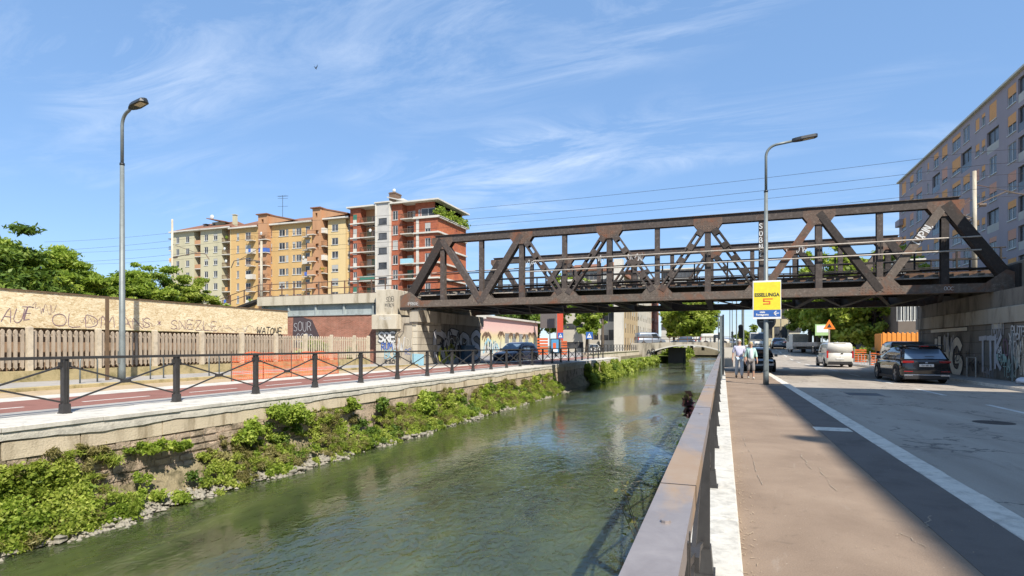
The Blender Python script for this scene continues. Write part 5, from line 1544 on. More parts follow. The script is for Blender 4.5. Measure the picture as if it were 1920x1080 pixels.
# 2: first yellow block
zE = 28.9
T2, x0, x1 = apartment('apartment_building', 433.5, 503, zE, None, 'yellow apartment building between the beige one and the taller stair tower with antenna')
block_wall(T2, A(433.5), A(484), AY, zE, M['yellow_wall'], [(A(446), .75, 1.7), (A(465), 1.6, 1.6)], blindp=.4)
stair_tower(T2, 484, 501, zE + 2.1, AY, 1.2, 'orange_wall')
for f in range(8):
    z = zE - 3.3 - FH * f
    balcony(T2, A(468), A(480), z, AY, 1.1, 'win_brown', 'slab_white' if f % 2 else None, True, f + 20)
hip_roof(T2, A(433), A(484), AY, AY + 13, zE, 3.0, M['roof_tile'])
# 3: second yellow block
T3, x0, x1 = apartment('apartment_building', 501, 587, zE, None, 'orange yellow apartment building with paired windows in the middle of the row')
block_wall(T3, A(501), A(586), AY + .01, zE, M['yellow_wall'], [(A(507), 1.0, 1.5), (A(528.5), 1.7, 1.5), (A(538), .8, 1.5), (A(551), .8, 1.5), (A(560), 1.5, 1.5), (A(577), 1.2, 2.0)], blindp=.4)
stair_tower(T3, 586, 601, zE + 2.3, AY, 1.2, 'orange_wall')
for f in range(8):
    z = zE - 3.5 - FH * f
    balcony(T3, A(496), A(510), z, AY - .6, 1.2, 'win_brown', 'blue_paint' if f == 1 else None, True, f + 31)
    balcony(T3, A(572), A(584), z, AY, 1.0, 'win_brown', 'slab_white' if f in (2, 5) else None, True, f + 77)
    balcony(T3, A(586.5), A(599), z + .2, AY - 1.2, .7, 'win_brown', 'orange_wall', False, f)
hip_roof(T3, A(500), A(586), AY, AY + 13, zE, 2.6, M['roof_tile'])
chimney(T3, A(510), AY + 3, zE + 1, 1.4, .9, 'win_brown'); chimney(T3, A(578), AY + 3, zE + 1, .8, 1.2, 'win_brown')
b = MB(); ax_ = A(518)
b.tube([(ax_, AY + 2, zE + .5), (ax_, AY + 2, zE + 7)], .05, 5)
for k, zz in enumerate((6.9, 6.4, 4.6)): b.tube([(ax_ - 1.4, AY + 2, zE + zz), (ax_ + 1.5, AY + 2, zE + zz - .2)], .03, 4)
for k in range(7): b.tube([(ax_ - 1.2 + k * .4, AY + 1.5, zE + 6.85), (ax_ - 1.2 + k * .4, AY + 2.5, zE + 6.85)], .02, 4)
b.put('antenna', M['dark_lamp'], T3)
# 4: third yellow block
T4, x0, x1 = apartment('apartment_building', 601, 655, zE, None, 'pale yellow apartment building just left of the red brick one')
block_wall(T4, A(601), A(615), AY + 1.2, zE + .15, M['yellow_light'], [(A(608), 1.4, 2.2)], name='loggia_wall')
block_wall(T4, A(615), A(648), AY, zE + .15, M['yellow_light'], [(A(628), 1.7, 1.5)], blindp=.5)
block_wall(T4, A(648), A(655), AY + .8, zE + .15, M['yellow_light'], [(A(651), .8, 1.5)], name='recess_wall')
for f in range(8):
    z = zE - 2.9 - FH * f
    balcony(T4, A(601) + .1, A(614), z, AY + 1.0, 2.0, 'win_brown', 'slab_white' if f in (0, 2) else None, True, f + 231)
    if f == 3:
        b = MB(); b.box(A(602), A(612), AY - 1.05, AY - 1.0, z + .4, z + 1.3); b.put('washing', M['blind_orange'], T4)
hip_roof(T4, A(604), A(655), AY, AY + 13, zE + .15, 2.2, M['roof_tile'])
for T, ua, ub in ((T3, 484, 501), (T4, 586, 601)): pass

# 5: red brick block
zR = 30.4
T5, x0, x1 = apartment('apartment_building', 655, 820, zR, None, 'red brick apartment building with white bands and a planted roof terrace')
RY = AY - 1.0
Ar = lambda u: XatY(u, RY)
FR = 3.03
rz = lambda v: Zat(v, Ar(740), RY)
zc0 = rz(404)
block_wall(T5, Ar(655), Ar(662), RY + .3, zR, M['red_wall'], [], name='wall')
block_wall(T5, Ar(662), Ar(669.5), RY, zR, M['red_wall'], [(Ar(665.7), .95, 2.3)], zc0=zc0 - .2, fh=FR, fm='win_white', bms=('blind_green', 'blind_grey'), blindp=.7)
block_wall(T5, Ar(669.5), Ar(676), RY, zR, M['red_wall'], [], name='wall')
block_wall(T5, Ar(676), Ar(709), RY + 2.0, zR, M['orange_wall'], [(Ar(682), 1.1, 2.2), (Ar(693), 1.6, 2.2), (Ar(703), 1.0, 2.2)], zc0=zc0 - .3, fh=FR, name='loggia_wall', bms=('blind_grey', 'blind_green'))
block_wall(T5, Ar(709), Ar(732), RY - .6, zR + .4, M['grey_light'], [(Ar(720.5), 2.0, 1.25)], zc0=zc0 - 1.1, fh=FR, fm='win_dark', blindp=0, name='stair_front')
block_wall(T5, Ar(732), Ar(754), RY, zR, M['red_wall'], [(Ar(741), 1.25, 1.9)], zc0=zc0, fh=FR, blindp=.25)
block_wall(T5, Ar(754), Ar(776), RY + 1.8, zR, M['red_wall'], [(Ar(760), 1.3, 2.1), (Ar(770), 1.3, 2.2)], zc0=zc0, fh=FR, name='loggia_wall', bms=('blind_green', 'blind_grey'))
block_wall(T5, Ar(776), Ar(820), RY, zR - 3.2, M['red_wall'], [(Ar(783.5), .6, 2.0), (Ar(802), 1.25, 1.9)], zc0=zc0 - FR, fh=FR, blindp=.3)
block_wall(T5, Ar(776), Ar(812), RY + .6, zR, M['red_wall'], [(Ar(783.5), .5, 2.0), (Ar(800), 3.2, 2.3)], zc0=zc0 - .1, floors=1, name='attic_wall', blindp=0)
bs_ = [zR - .45 - FR * f - 2.75 for f in range(9)]
for f, z in enumerate(bs_):
    if z < .5: break
    balcony(T5, Ar(676), Ar(709), z, RY + 1.8, 2.1, 'win_brown', 'blind_green' if f == 4 else None, True, f * 5 + 2)
    balcony(T5, Ar(754), Ar(776), z, RY + 1.6, 2.4, 'win_brown', 'cyan_paint' if f == 3 else None, True, f * 7 + 5)
    b = MB(); b.box(Ar(657), Ar(676) - .02, RY - .25, RY - .01, z - .2, z + .05); b.put('band', M['slab_white'], T5); b = MB(); b.box(Ar(776) + .02, Ar(820) + .4, RY - .35, RY - .01, z - .2, z + .12)
    b.put('band', M['slab_white'], T5); b = MB(); b.box(Ar(820) + .01, Ar(820) + .5, RY - .0, RY + 13.2, z - .2, z + .12); b.put('band', M['slab_white'], T5)
    b = MB(); b.box(Ar(663) - .05, Ar(668.8), RY - .12, RY - .02, z + .06, z + .75); b.put('panel', M['slab_white'], T5)
b = MB(); b.box(Ar(709) - .25, Ar(709), RY - .75, RY + 2, 0, zR + .45); b.box(Ar(732), Ar(732) + .25, RY - .75, RY + 2, 0, zR + .45); b.box(Ar(783) - .3, Ar(783) + .3, RY - .1, RY - .02, 0, zR - 3.4); b.put('pilaster', M['slab_white'], T5)
xR1 = Ar(820)
b = MB(); wall_holes(b, (xR1, RY, 0), (0, 1, 0), (1, 0, 0), 13.5, 0, zR - 3.2, [(7.5, 9.2, zc0 - FR * f - 1, zc0 - FR * f + 1) for f in range(1, 8)], .3)
b.quad((Ar(655), RY + 13.5, 0), (xR1, RY + 13.5, 0), (xR1, RY + 13.5, zR - 3.2), (Ar(655), RY + 13.5, zR - 3.2)); b.put('side_wall', M['red_wall_y'], T5, fixn=False)
for f in range(1, 8): window(T5, frameW((xR1, RY + 8.35, zc0 - FR * f - 1), (0, 1, 0), (1, 0, 0)), 1.7, 2, 'win_white', [0, .5, 1][f % 3], 'blind_grey')
b = MB(); b.box(Ar(776), xR1 + .5, RY - .3, RY + 13.8, zR - 3.25, zR - 2.95); b.put('terrace_slab', M['slab_white'], T5)
b = MB(); b.box(Ar(776), Ar(812), RY + .9, RY + 13, zR - 2.9, zR); b.put('attic_side', M['red_wall'], T5)
b = MB(); b.box(Ar(655) - .3, Ar(709) - .3, RY - .7, RY + 14, zR, zR + .3); b.box(Ar(732) + .3, xR1 + .6, RY - .8, RY + 14.2, zR, zR + .3); b.box(Ar(709) - .4, Ar(732) + .4, RY - .9, RY + 8, zR + .4, zR + .65); b.put('roof', M['slab_white'], T5)
me, c = leaves_mesh('terrace_plants', np.concatenate([np.array([xR1 - .3 + .5 * math.sin(i), RY + .3 + i * .62, zR - 2.1 + .5 * math.sin(i * 1.7)]) + RNG.normal(size=(70, 3)) * (.4, .35, .35) for i in range(22)]), .3, M['leaf']); link('terrace_plants', me, Matrix.Translation(c), T5)
b = MB(); b.box(Ar(720), Ar(746), RY + 2, RY + 9, zR + .2, zR + 1.7); ph = b.put('roof_house', M['slab_white'], T5)
b = MB(); b.bar((Ar(719), RY + 5, zR + 2.1), (Ar(762), RY + 5, zR + .6), 7.5, .2); b.put('roof', M['grey_light'], ph)
b = MB(); b.box(Ar(721.5), Ar(733), RY + 1.6, RY + 4, zR + 1.0, zR + 3.1); b.box(Ar(720.8), Ar(733.7), RY + 1.5, RY + 4.1, zR + 2.8, zR + 3.0); b.put('chimney', M['win_brown'], ph)
b = MB(); b.ell((Ar(729), RY + 2, zR + 3.5), (.4, .2, .4), 10, 6); b.put('satellite_dish', M['win_white'], ph)

# ================================================================== PURPLE BUILDING, RIGHT
M['purple_wall'] = grime('mauve_render', (.37, .32, .345), .1, .35, .9, .15, .01, streak=True)
M['purple_pink'] = grime('pinkish_render', (.33, .22, .22), .12, .35, .9, .15, .01, streak=True)
PX = 29.1; PZ = 30.0
pb_ = empty('apartment_building', (PX + 6, 90, 0), 0, 'long mauve apartment building with orange blinds on the right', 'apartment building')
PY0, PY1 = 56.0, YatX(1686, PX)
cols = []
spec = [(1691, 1699, 'w'), (1706, 1713, 'w'), (1718, 1729, 'w'), (1738.5, 1742.5, 's'), (1750.7, 1760, 'w'), (1766, 1776.7, 'w'), (1785, 1801.3, 'w'), (1805.7, 1818.7, 'w'), (1828.5, 1837, 's'), (1840, 1848, 's'), (1854.5, 1869, 'w'), (1889, 1906, 'w'), (1914, 1936, 'l')]
for ua, ub, ty in spec:
    ya_, yb_ = YatX(ub, PX), YatX(ua, PX); cols.append((ya_, yb_, ty))
for k in range(3): cols.append((57 + k * 4.2, 59 + k * 4.2, 'w'))
holes = []; wl_ = []
rs = random.Random(21)
FP = 3.09
for f in range(9):
    zc = 28.35 - FP * f
    for ci, (ya_, yb_, ty) in enumerate(cols):
        t2 = ty
        if ty == 'w' and f in (1, 4, 6) and ci in (10, 7): t2 = 'l'
        if ty == 'w' and ci == 4 and f in (1, 3): t2 = 'l'
        if ty == 'l' and f % 2 == 0 and ci < 12: t2 = 'l'
        if t2 == 'l': a, c, z0, z1 = ya_ - .5, yb_ + .6, zc - 1.45, zc + 1.1
        elif t2 == 's': a, c, z0, z1 = ya_ + .1, yb_ - .1, zc - .75, zc + .75
        else: a, c, z0, z1 = ya_ + .05, yb_ - .05, zc - 1.0, zc + 1.05
        if z0 < .2: continue
        holes.append((a - PY0, c - PY0, z0, z1)); wl_.append((a, c, z0, z1, t2))
h1 = [h for h, w_ in zip(holes, wl_) if w_[4] != 'l']; h2 = [h for h, w_ in zip(holes, wl_) if w_[4] == 'l']
b = MB(); wall_holes(b, (PX, PY0, 0), (0, 1, 0), (-1, 0, 0), PY1 - PY0, 0, PZ, holes, .32)
b.put('wall', M['purple_wall'], pb_, fixn=False)
b = MB(); b.quad((PX, PY1, 0), (PX + 14, PY1, 0), (PX + 14, PY1, PZ), (PX, PY1, PZ)); b.quad((PX, PY0, 0), (PX + 14, PY0, 0), (PX + 14, PY0, PZ), (PX, PY0, PZ)); b.put('side_wall', M['purple_wall'], pb_, fixn=False)
b = MB(); b.box(PX - .35, PX + 14.3, PY0 - .3, PY1 + .3, PZ, PZ + .22); b.put('roof', M['slab_white'], pb_)
for k in range(5): chimney(pb_, PX + 2.5, 66 + k * 11, PZ, .8, 1.0, 'grey_light')
for a, c, z0, z1, ty in wl_:
    W = frameW((PX, (a + c) / 2, z0), (0, 1, 0), (-1, 0, 0)); w = c - a; h = z1 - z0
    if ty == 'l':
        b = MB(); b.box(PX + .02, PX + .06, a + .03, c - .03, z0 + .02, z0 + .9); g = b.put('balustrade', M['grey_light'] if rs.random() < .5 else M['pane'], pb_)
        window(pb_, W @ Matrix.Translation((0, .12, 0)), round(w, 1) - .1, round(h, 1), 'win_dark', 0)
    else:
        window(pb_, W, round(w, 1) - .02, round(h, 1), 'win_white', rs.choice([.3, .4, .5, .5, .7, 1.0, .3]) if rs.random() < .9 else 0, rs.choice(['blind_orange', 'blind_orange', 'blind_pink']), sill=True)
# stepped little balconies at the far corner
for f in range(9):
    z = 26.2 - FP * f
    if z > .5:
        b = MB(); b.box(PX - .6, PX - .01, PY1 - 2.4, PY1 + .1, z - .9, z + .15); b.put('balcony', M['purple_wall'] if f else M['purple_pink'], pb_)

# tall apartment block behind the camera on the right; only its shadow is seen
ob = empty('apartment_building', (20, -12, 0), 0, 'plain grey apartment block behind the viewpoint on the right side', 'apartment building')
OZ = 19.0; sh = OZ * math.cos(SUN_EL) / math.sin(SUN_EL) * math.sqrt(.5)
OX = 1.5 + sh; OY = 24.5 - sh
hol = []
for f in range(6):
    for k in range(14): hol.append((2 + k * 3, 3.3 + k * 3, 1.2 + f * 3, 2.7 + f * 3))
b = MB(); wall_holes(b, (OX, OY - 46, 0), (0, 1, 0), (-1, 0, 0), 46, -.1, OZ, hol, .3)
b.quad((OX, OY, 0), (OX + 12, OY, 0), (OX + 12, OY, OZ), (OX, OY, OZ)); b.quad((OX, OY - 46, 0), (OX + 12, OY - 46, 0), (OX + 12, OY - 46, OZ), (OX, OY - 46, OZ)); b.quad((OX + 12, OY - 46, 0), (OX + 12, OY, 0), (OX + 12, OY, OZ), (OX + 12, OY - 46, OZ))
b.put('wall', M['grey_light'], ob, fixn=False)
b = MB(); b.box(OX, OX + 12, OY - 46, OY, OZ, OZ + .1); b.box(OX - .42, OX, OY - 14.4, OY - 14.0, OZ - .3, OZ + .1); b.put('roof', M['grey_light'], ob)
for (a, c, z0, z1) in hol: window(ob, frameW((OX, OY - 46 + (a + c) / 2, z0), (0, 1, 0), (-1, 0, 0)), 1.3, 1.5, 'win_white')

# ================================================================== VEHICLES
def car_mesh_parts(L, W, H, kind):
    """returns outlines: stations along y (rear 0 .. front L)"""
    pass
def loft(mb, rings):
    n = len(rings[0]); b = len(mb.v)
    for r in rings: mb.v += [tuple(p) for p in r]
    for i in range(len(rings) - 1):
        for k in range(n):
            k2 = (k + 1) % n
            mb.f.append((b + i * n + k, b + i * n + k2, b + (i + 1) * n + k2, b + (i + 1) * n + k))
    mb.f.append(tuple(b + k for k in range(n))[::-1]); mb.f.append(tuple(b + (len(rings) - 1) * n + k for k in range(n)))
WHEELS = {}
def wheel(T, x, y, r, side, rimm='rim'):
    key = (round(r, 2), side, rimm)
    if key not in WHEELS:
        t = MB(); prof = [(-.1, r * .66), (-.1, r * .93), (-.07, r), (.07, r), (.1, r * .93), (.1, r * .66)]
        n = 20; vs = []
        for a in range(n):
            th = 2 * math.pi * a / n
            for px_, pr in prof: vs.append((px_, pr * math.cos(th), pr * math.sin(th)))
        fs = []
        for a in range(n):
            a2 = (a + 1) % n
            for k in range(6):
                k2 = (k + 1) % 6; fs.append((a * 6 + k, a * 6 + k2, a2 * 6 + k2, a2 * 6 + k))
        t.add(vs, fs)
        rm = MB(); xo = .085 * side
        for a in range(5):
            th = 2 * math.pi * a / 5; rm.bar((xo, 0, 0), (xo * .8, r * .64 * math.cos(th), r * .64 * math.sin(th)), .03, r * .2, (0, -math.sin(th), math.cos(th)))
        for a in range(20):
            th = 2 * math.pi * a / 20; t2 = 2 * math.pi * (a + 1) / 20
            rm.bar((xo * .8, r * .64 * math.cos(th), r * .64 * math.sin(th)), (xo * .8, r * .64 * math.cos(t2), r * .64 * math.sin(t2)), .05, .035)
        rm.prism([(r * .18 * math.cos(2 * math.pi * i / 10), r * .18 * math.sin(2 * math.pi * i / 10)) for i in range(10)], xo * .9, xo * 1.08, 'x')
        bk = MB(); bk.prism([(r * .66 * math.cos(2 * math.pi * i / 16), r * .66 * math.sin(2 * math.pi * i / 16)) for i in range(16)], -.03, .03, 'x')
        WHEELS[key] = (t.mesh('wheel', M['tyre'], smooth=True), rm.mesh('rim', M[rimm]), bk.mesh('brake', M['plastic']))
        for m_ in WHEELS[key]: fix_normals(m_)
    t, rm, bk = WHEELS[key]
    Wm = WORLD[T] @ Matrix.Translation((x, y, r))
    o = link('wheel', t, Wm, T); link('rim', rm, Wm, o); link('brake_disc', bk, Wm, o)
def car(name, x, y, z, rz, L, W, H, paint, label, style='hatch', cat='car', glass='car_glass', wr=.33, belt=None, plate=True, lights=True, group=None, roofrail=False, rimm='rim'):
    """front towards local +y, origin at the centre of the footprint"""
    T = empty(name, (x, y, z), rz, label, cat, group)
    gb = .19 * (H / 1.5)
    belt = belt or H * .6
    h = L / 2; w = W / 2
    # lower body stations: (y, z bottom, z top, half width)
    if style == 'suv': st = [(-h, .42, belt * .88, .84), (-h + .06, .3, belt * .98, .95), (-h + .35, gb, belt + .02, 1), (-h + 1.2, gb, belt, 1), (h - 1.9, gb, belt - .02, 1), (h - 1.15, gb, belt - .05, .99), (h - .45, gb, belt - .14, .96), (h - .08, .3, belt - .26, .88), (h, .4, belt - .36, .78)]
    elif style == 'van': st = [(-h, .38, belt * .98, .93), (-h + .05, .28, belt, .97), (-h + .3, gb, belt, 1), (h - 1.6, gb, belt, 1), (h - .95, gb, belt - .1, .99), (h - .4, gb, belt - .2, .96), (h - .06, .3, belt - .34, .88), (h, .4, belt - .42, .8)]
    else: st = [(-h, .42, belt * .86, .82), (-h + .07, .32, belt * .96, .93), (-h + .4, gb, belt, .99), (-h + 1.2, gb, belt, 1), (h - 1.8, gb, belt - .03, 1), (h - 1.0, gb, belt - .08, .98), (h - .35, gb, belt - .2, .93), (h - .05, .32, belt - .3, .84), (h, .42, belt - .38, .72)]
    rings = []
    for (yy, zb, zt_, k) in st:
        ww = w * k
        half = [(ww * .9, zb), (ww * .985, zb + .1), (ww, (zb + zt_) / 2), (ww * .985, zt_ - .1), (ww * .9, zt_ - .005), (ww * .45, zt_ + .02)]
        rings.append([Vector((px_, yy, pz)) for px_, pz in half] + [Vector((-px_, yy, pz)) for px_, pz in half[::-1]])
    b = MB(); loft(b, rings); body = b.loc('body', paint, T, True)
    try:
        for p in body.data.polygons: p.use_smooth = True
    except Exception: pass
    # greenhouse: bottom (y0b,y1b), top (y0t,y1t)
    if style == 'suv': y0b, y1b, y0t, y1t, tw = -h + .1, h - 1.15, -h + .62, h - 2.1, .74
    elif style == 'van': y0b, y1b, y0t, y1t, tw = -h + .04, h - .95, -h + .12, h - 1.75, .88
    elif style == 'sedan': y0b, y1b, y0t, y1t, tw = -h + .75, h - 1.1, -h + 1.35, h - 1.95, .76
    else: y0b, y1b, y0t, y1t, tw = -h + .12, h - 1.05, -h + .6, h - 1.85, .78
    zb = belt - .02
    def ring(yb, yt, zt_, ins=0):
        out = []
        for t in (0, .5, .85, 1):
            yy = yb + (yt - yb) * t; zz = zb + (zt_ - zb) * (t if t < 1 else 1); ww = w * (.95 + (tw - .95) * t ** 1.4)
            if t == 1: ww *= .9
            out.append((ww, yy, zz))
        return [Vector((a, b_, c)) for a, b_, c in out] + [Vector((-a, b_, c)) for a, b_, c in out[::-1]]
    b = MB(); f2 = lambda t: (y0b + (y1b - y0b) * t, y0t + (y1t - y0t) * t)
    rr_ = []
    for t, dz_ in ((0, -.05), (.12, 0), (.5, .02), (.85, -.01), (1, -.06)):
        yb, yt = f2(t); rr_.append(ring(yb, yt, H + dz_))
    loft(b, rr_); b.loc('roof', paint, T, True)
    # glazing: side, rear and front glass standing just proud
    def glass_side(sx, ta, tb, name='side_window'):
        b = MB(); q = []
        for t, lev in ((ta, .1), (tb, .1), (tb, .8), (ta, .8)):
            yb, yt = f2(t); yy = yb + (yt - yb) * lev; ww = w * (.95 + (tw - .95) * lev ** 1.4) + .008
            q.append((sx * ww, yy, zb + (H - .03 - zb) * lev))
        b.add(q, [(0, 1, 2, 3) if sx > 0 else (3, 2, 1, 0)]); b.add([(p[0] - sx * .012, p[1], p[2]) for p in q], [(0, 1, 2, 3)]); b.loc(name, M[glass], T)
    segs = ((.07, .3), (.33, .6), (.63, .93)) if style in ('suv', 'hatch', 'sedan') else ((.66, .93),)
    for sx in (-1, 1):
        for ta, tb in segs: glass_side(sx, ta, tb)
    for (yb, yt, nm, sgn) in ((y0b, y0t, 'rear_window', -1), (y1b, y1t, 'windscreen', 1)):
        if style == 'van' and nm == 'rear_window': continue
        b = MB(); q = []
        for lev, sx in ((.12, -1), (.12, 1), (.86, 1), (.86, -1)):
            ww = w * (.95 + (tw - .95) * lev ** 1.4) * .9; zz = zb + (H - .05 - zb) * lev; yy = yb + (yt - yb) * lev + sgn * .012
            q.append((sx * ww, yy, zz))
        b.add(q, [(0, 1, 2, 3)]); b.add([(p[0], p[1] - sgn * .012, p[2]) for p in q], [(3, 2, 1, 0)]); b.loc(nm, M[glass], T)
    # bumpers, sills, arches, wheels
    b = MB()
    for sx in (-1, 1): b.box(sx * w - .02 if sx > 0 else -w - .012, sx * w + .012 if sx > 0 else -w + .02, -h + .9, h - .9, gb - .03, gb + .1)
    b.box(-w * .86, w * .86, -h - .02, -h + .12, gb + .02, gb + .2); b.box(-w * .8, w * .8, h - .12, h + .015, gb + .02, gb + .16)
    b.loc('bumper', M['plastic'], T)
    wy = (-h + L * .19, h - L * .19)
    for sx in (-1, 1):
        for yy in wy:
            b = MB(); n = 14; ro = wr + .1; ri = wr + .0
            for k in range(n):
                a0 = math.pi * k / n; a1 = math.pi * (k + 1) / n; X0 = sx * (w + .014); X1 = sx * (w - .16)
                pA = [(X0, yy + ro * math.cos(a), wr + ro * math.sin(a)) for a in (a0, a1)]; pB = [(X0, yy, wr)] * 2
                b.add([pA[0], pA[1], (X0, yy + ri * .2 * math.cos(a1), wr), (X0, yy + ri * .2 * math.cos(a0), wr), ], [(0, 1, 2, 3)])
                b.add([pA[0], pA[1], (X1, pA[1][1], pA[1][2]), (X1, pA[0][1], pA[0][2])], [(0, 1, 2, 3)])
            b.loc('wheel_arch', M['plastic'], T)
            wheel(T, sx * (w - .06), yy, wr, sx, rimm)
    b = MB(); b.box(-w * .8, w * .8, -h + .5, h - .5, gb - .06, gb + .05); b.loc('underside', M['plastic'], T)
    if lights:
        for sx in (-1, 1):
            if style == 'van': b = MB(); b.box(min(sx * w * .86, sx * w * .97), max(sx * w * .86, sx * w * .97), -h - .015, -h + .1, belt - .35, belt + .18)
            else: b = MB(); b.box(min(sx * w * .5, sx * w * .93), max(sx * w * .5, sx * w * .93), -h - .018 + .03, -h + .14, belt - .2, belt - .06)
            b.loc('tail_light', M['tail'], T)
            b = MB(); b.box(min(sx * w * .5, sx * w * .86), max(sx * w * .5, sx * w * .86), h - .14, h + .01, belt - .5, belt - .37); b.loc('headlight', M['headlight'], T)
            b = MB(); b.cbox(min(sx * (w + .02), sx * (w + .2)), max(sx * (w + .02), sx * (w + .2)), y1b - .55, y1b - .42, belt + .02, belt + .18, .02); b.loc('wing_mirror', paint if style != 'van' else M['plastic'], T)
    if plate:
        b = MB(); b.box(-.26, .26, -h - .035, -h - .02, belt * .56, belt * .56 + .11); b.loc('number_plate', M['plate'], T)
        b = MB(); b.box(-.26, .26, h + .02, h + .03, .38, .49); b.loc('number_plate', M['plate'], T)
        b = MB(); b.box(-w * .5, w * .5, h - .02, h + .02, .56, .66); b.loc('grille', M['plastic'], T)
    if roofrail:
        b = MB()
        for sx in (-1, 1): b.tube([(sx * w * .68, y0t, H + .0), (sx * w * .68, y0t + .15, H + .06), (sx * w * .68, y1t - .15, H + .06), (sx * w * .68, y1t, H)], .02, 6)
        b.loc('roof_rail', M['plastic'], T)
    return T
def paint(name, col, rough=.25, metal=.3):
    return grime('paint_' + name, col, .1, 1.2, rough, 0, metal=metal, spec=.5, coat=.6)
P_black = paint('black', (.012, .012, .014), .18, .0)
P_white = paint('white', (.58, .56, .5), .35, 0); P_navy = paint('navy', (.035, .045, .08), .22, .3)
P_grey = paint('grey', (.12, .14, .17), .25, .5); P_silver = paint('silver', (.3, .34, .4), .28, .6); P_blue = paint('blue', (.24, .3, .38), .28, .4)

# black SUV, rear towards the camera
Xs, Ys = 8.05, 31.0
S = car('black_suv', Xs, Ys, -.12, R(1.5), 4.55, 1.8, 1.6, P_black, 'shiny black estate-style off-roader driving away beside the graffiti wall', 'suv', glass='car_glass_blue', wr=.36, belt=1.0, plate=False, lights=False, roofrail=True)
h = 4.55 / 2; w = .9
def sp(name, m, boxes, lab=None):
    b = MB()
    for bx in boxes: b.cbox(*bx, .012)
    return b.loc(name, m, S)
for sx in (-1, 1):
    a, c = sorted((sx * .46, sx * .87)); sp('tail_light', M['tail_dark'], [(a, c, -h + .0, -h + .2, .88, .97)])
    a, c = sorted((sx * .955, sx * 1.13)); sp('wing_mirror', P_black, [(a, c, .62, .76, 1.0, 1.16)])
    a, c = sorted((sx * .5, sx * .82)); sp('exhaust_trim', M['chrome'], [(a, c, -h - .045, -h + .02, .32, .39)])
    a, c = sorted((sx * .5, sx * .83)); sp('reflector', M['tail_dark'], [(a, c, -h - .035, -h + .02, .5, .535)])
    a, c = sorted((sx * .5, sx * .84)); sp('headlight', M['headlight'], [(a, c, h - .2, h, .62, .74)])
sp('bumper_trim', M['chrome'], [(-.5, .5, -h - .04, -h + .02, .36, .385)])
pl_ = sp('number_plate', M['plate'], [(-.26, .26, -h - .02, -h + .01, .72, .83)])
text_mesh('GA 085 EL', .085, M['black_paint'], WORLD[S] @ Matrix.Translation((0, -h - .023, .745)), pl_, bold=.002)
sp('badge', M['chrome'], [(-.045, .045, -h - .012, -h + .02, .865, .92)])
sp('spoiler', P_black, [(-.66, .66, -h + .32, -h + .62, 1.6, 1.645)]); sp('brake_light', M['tail'], [(-.18, .18, -h + .305, -h + .33, 1.585, 1.61)])
sp('rear_wiper', M['plastic'], [(-.02, .32, -h + .14, -h + .17, 1.14, 1.165)])
sp('diffuser', M['plastic'], [(-.8, .8, -h - .03, -h + .2, .2, .34)])
# white van
V = car('white_van', 8.1, 50.25, -.12, R(2), 4.4, 1.82, 1.84, P_white, 'small white delivery van driving away in the sunny lane behind the bridge shadow', 'van', cat='van', belt=1.05, wr=.32)
b = MB(); b.box(-.008, .008, -2.203, -2.19, .45, 1.0); b.loc('door_gap', M['plastic'], V)
for sx in (-1, 1):
    b = MB(); a_, c_ = sorted((sx * .915, sx * .925)); b.box(a_, c_, -1.2, .5, 1.02, 1.04); b.box(a_, c_, .52, .535, .4, 1.6); b.box(a_, c_, -.3, -.285, .4, 1.6); b.loc('door_seam', M['plastic'], V)
b = MB(); b.cbox(-.4, .4, -2.1, -1.95, 1.8, 1.86, .02); b.loc('spoiler', P_white, V); b = MB(); b.cbox(.05, .22, -2.24, -2.2, 1.0, 1.06, .008); b.loc('door_handle', M['plastic'], V)
# blue grey car in front of the SUV
car('blue_van', 10.3, 41.5, -.12, R(-3), 4.4, 1.8, 1.86, P_blue, 'blue grey people carrier mostly hidden by the black car', 'van', cat='car', belt=1.1, glass='car_glass_blue')
# dark car behind the pedestrians
car('dark_saloon', 2.15, 40.2, -.12, R(180), 4.4, 1.8, 1.5, paint('dark', (.035, .04, .045), .22, .3), 'dark car facing the camera in the bridge shadow behind the two pedestrians', 'hatch')
# silver hatchback going away, white van coming
for (u, Y, rzz, L, W_, H_, p, lab, sty, ct, nm) in (
    (1459.5, 88, 0, 4.1, 1.8, 1.48, P_silver, 'silver blue hatchback driving away far up the road', 'hatch', 'car', 'silver_hatchback'),
    (1419, 86, R(180), 5.2, 2.0, 2.35, P_white, 'white panel van coming towards the camera behind the dark car', 'van', 'van', 'white_van')):
    car(nm, XatY(u, Y), Y, road_z(Y) + .01, rzz, L, W_, H_, p, lab, sty, ct, belt=1.0 if H_ < 2 else 1.25)
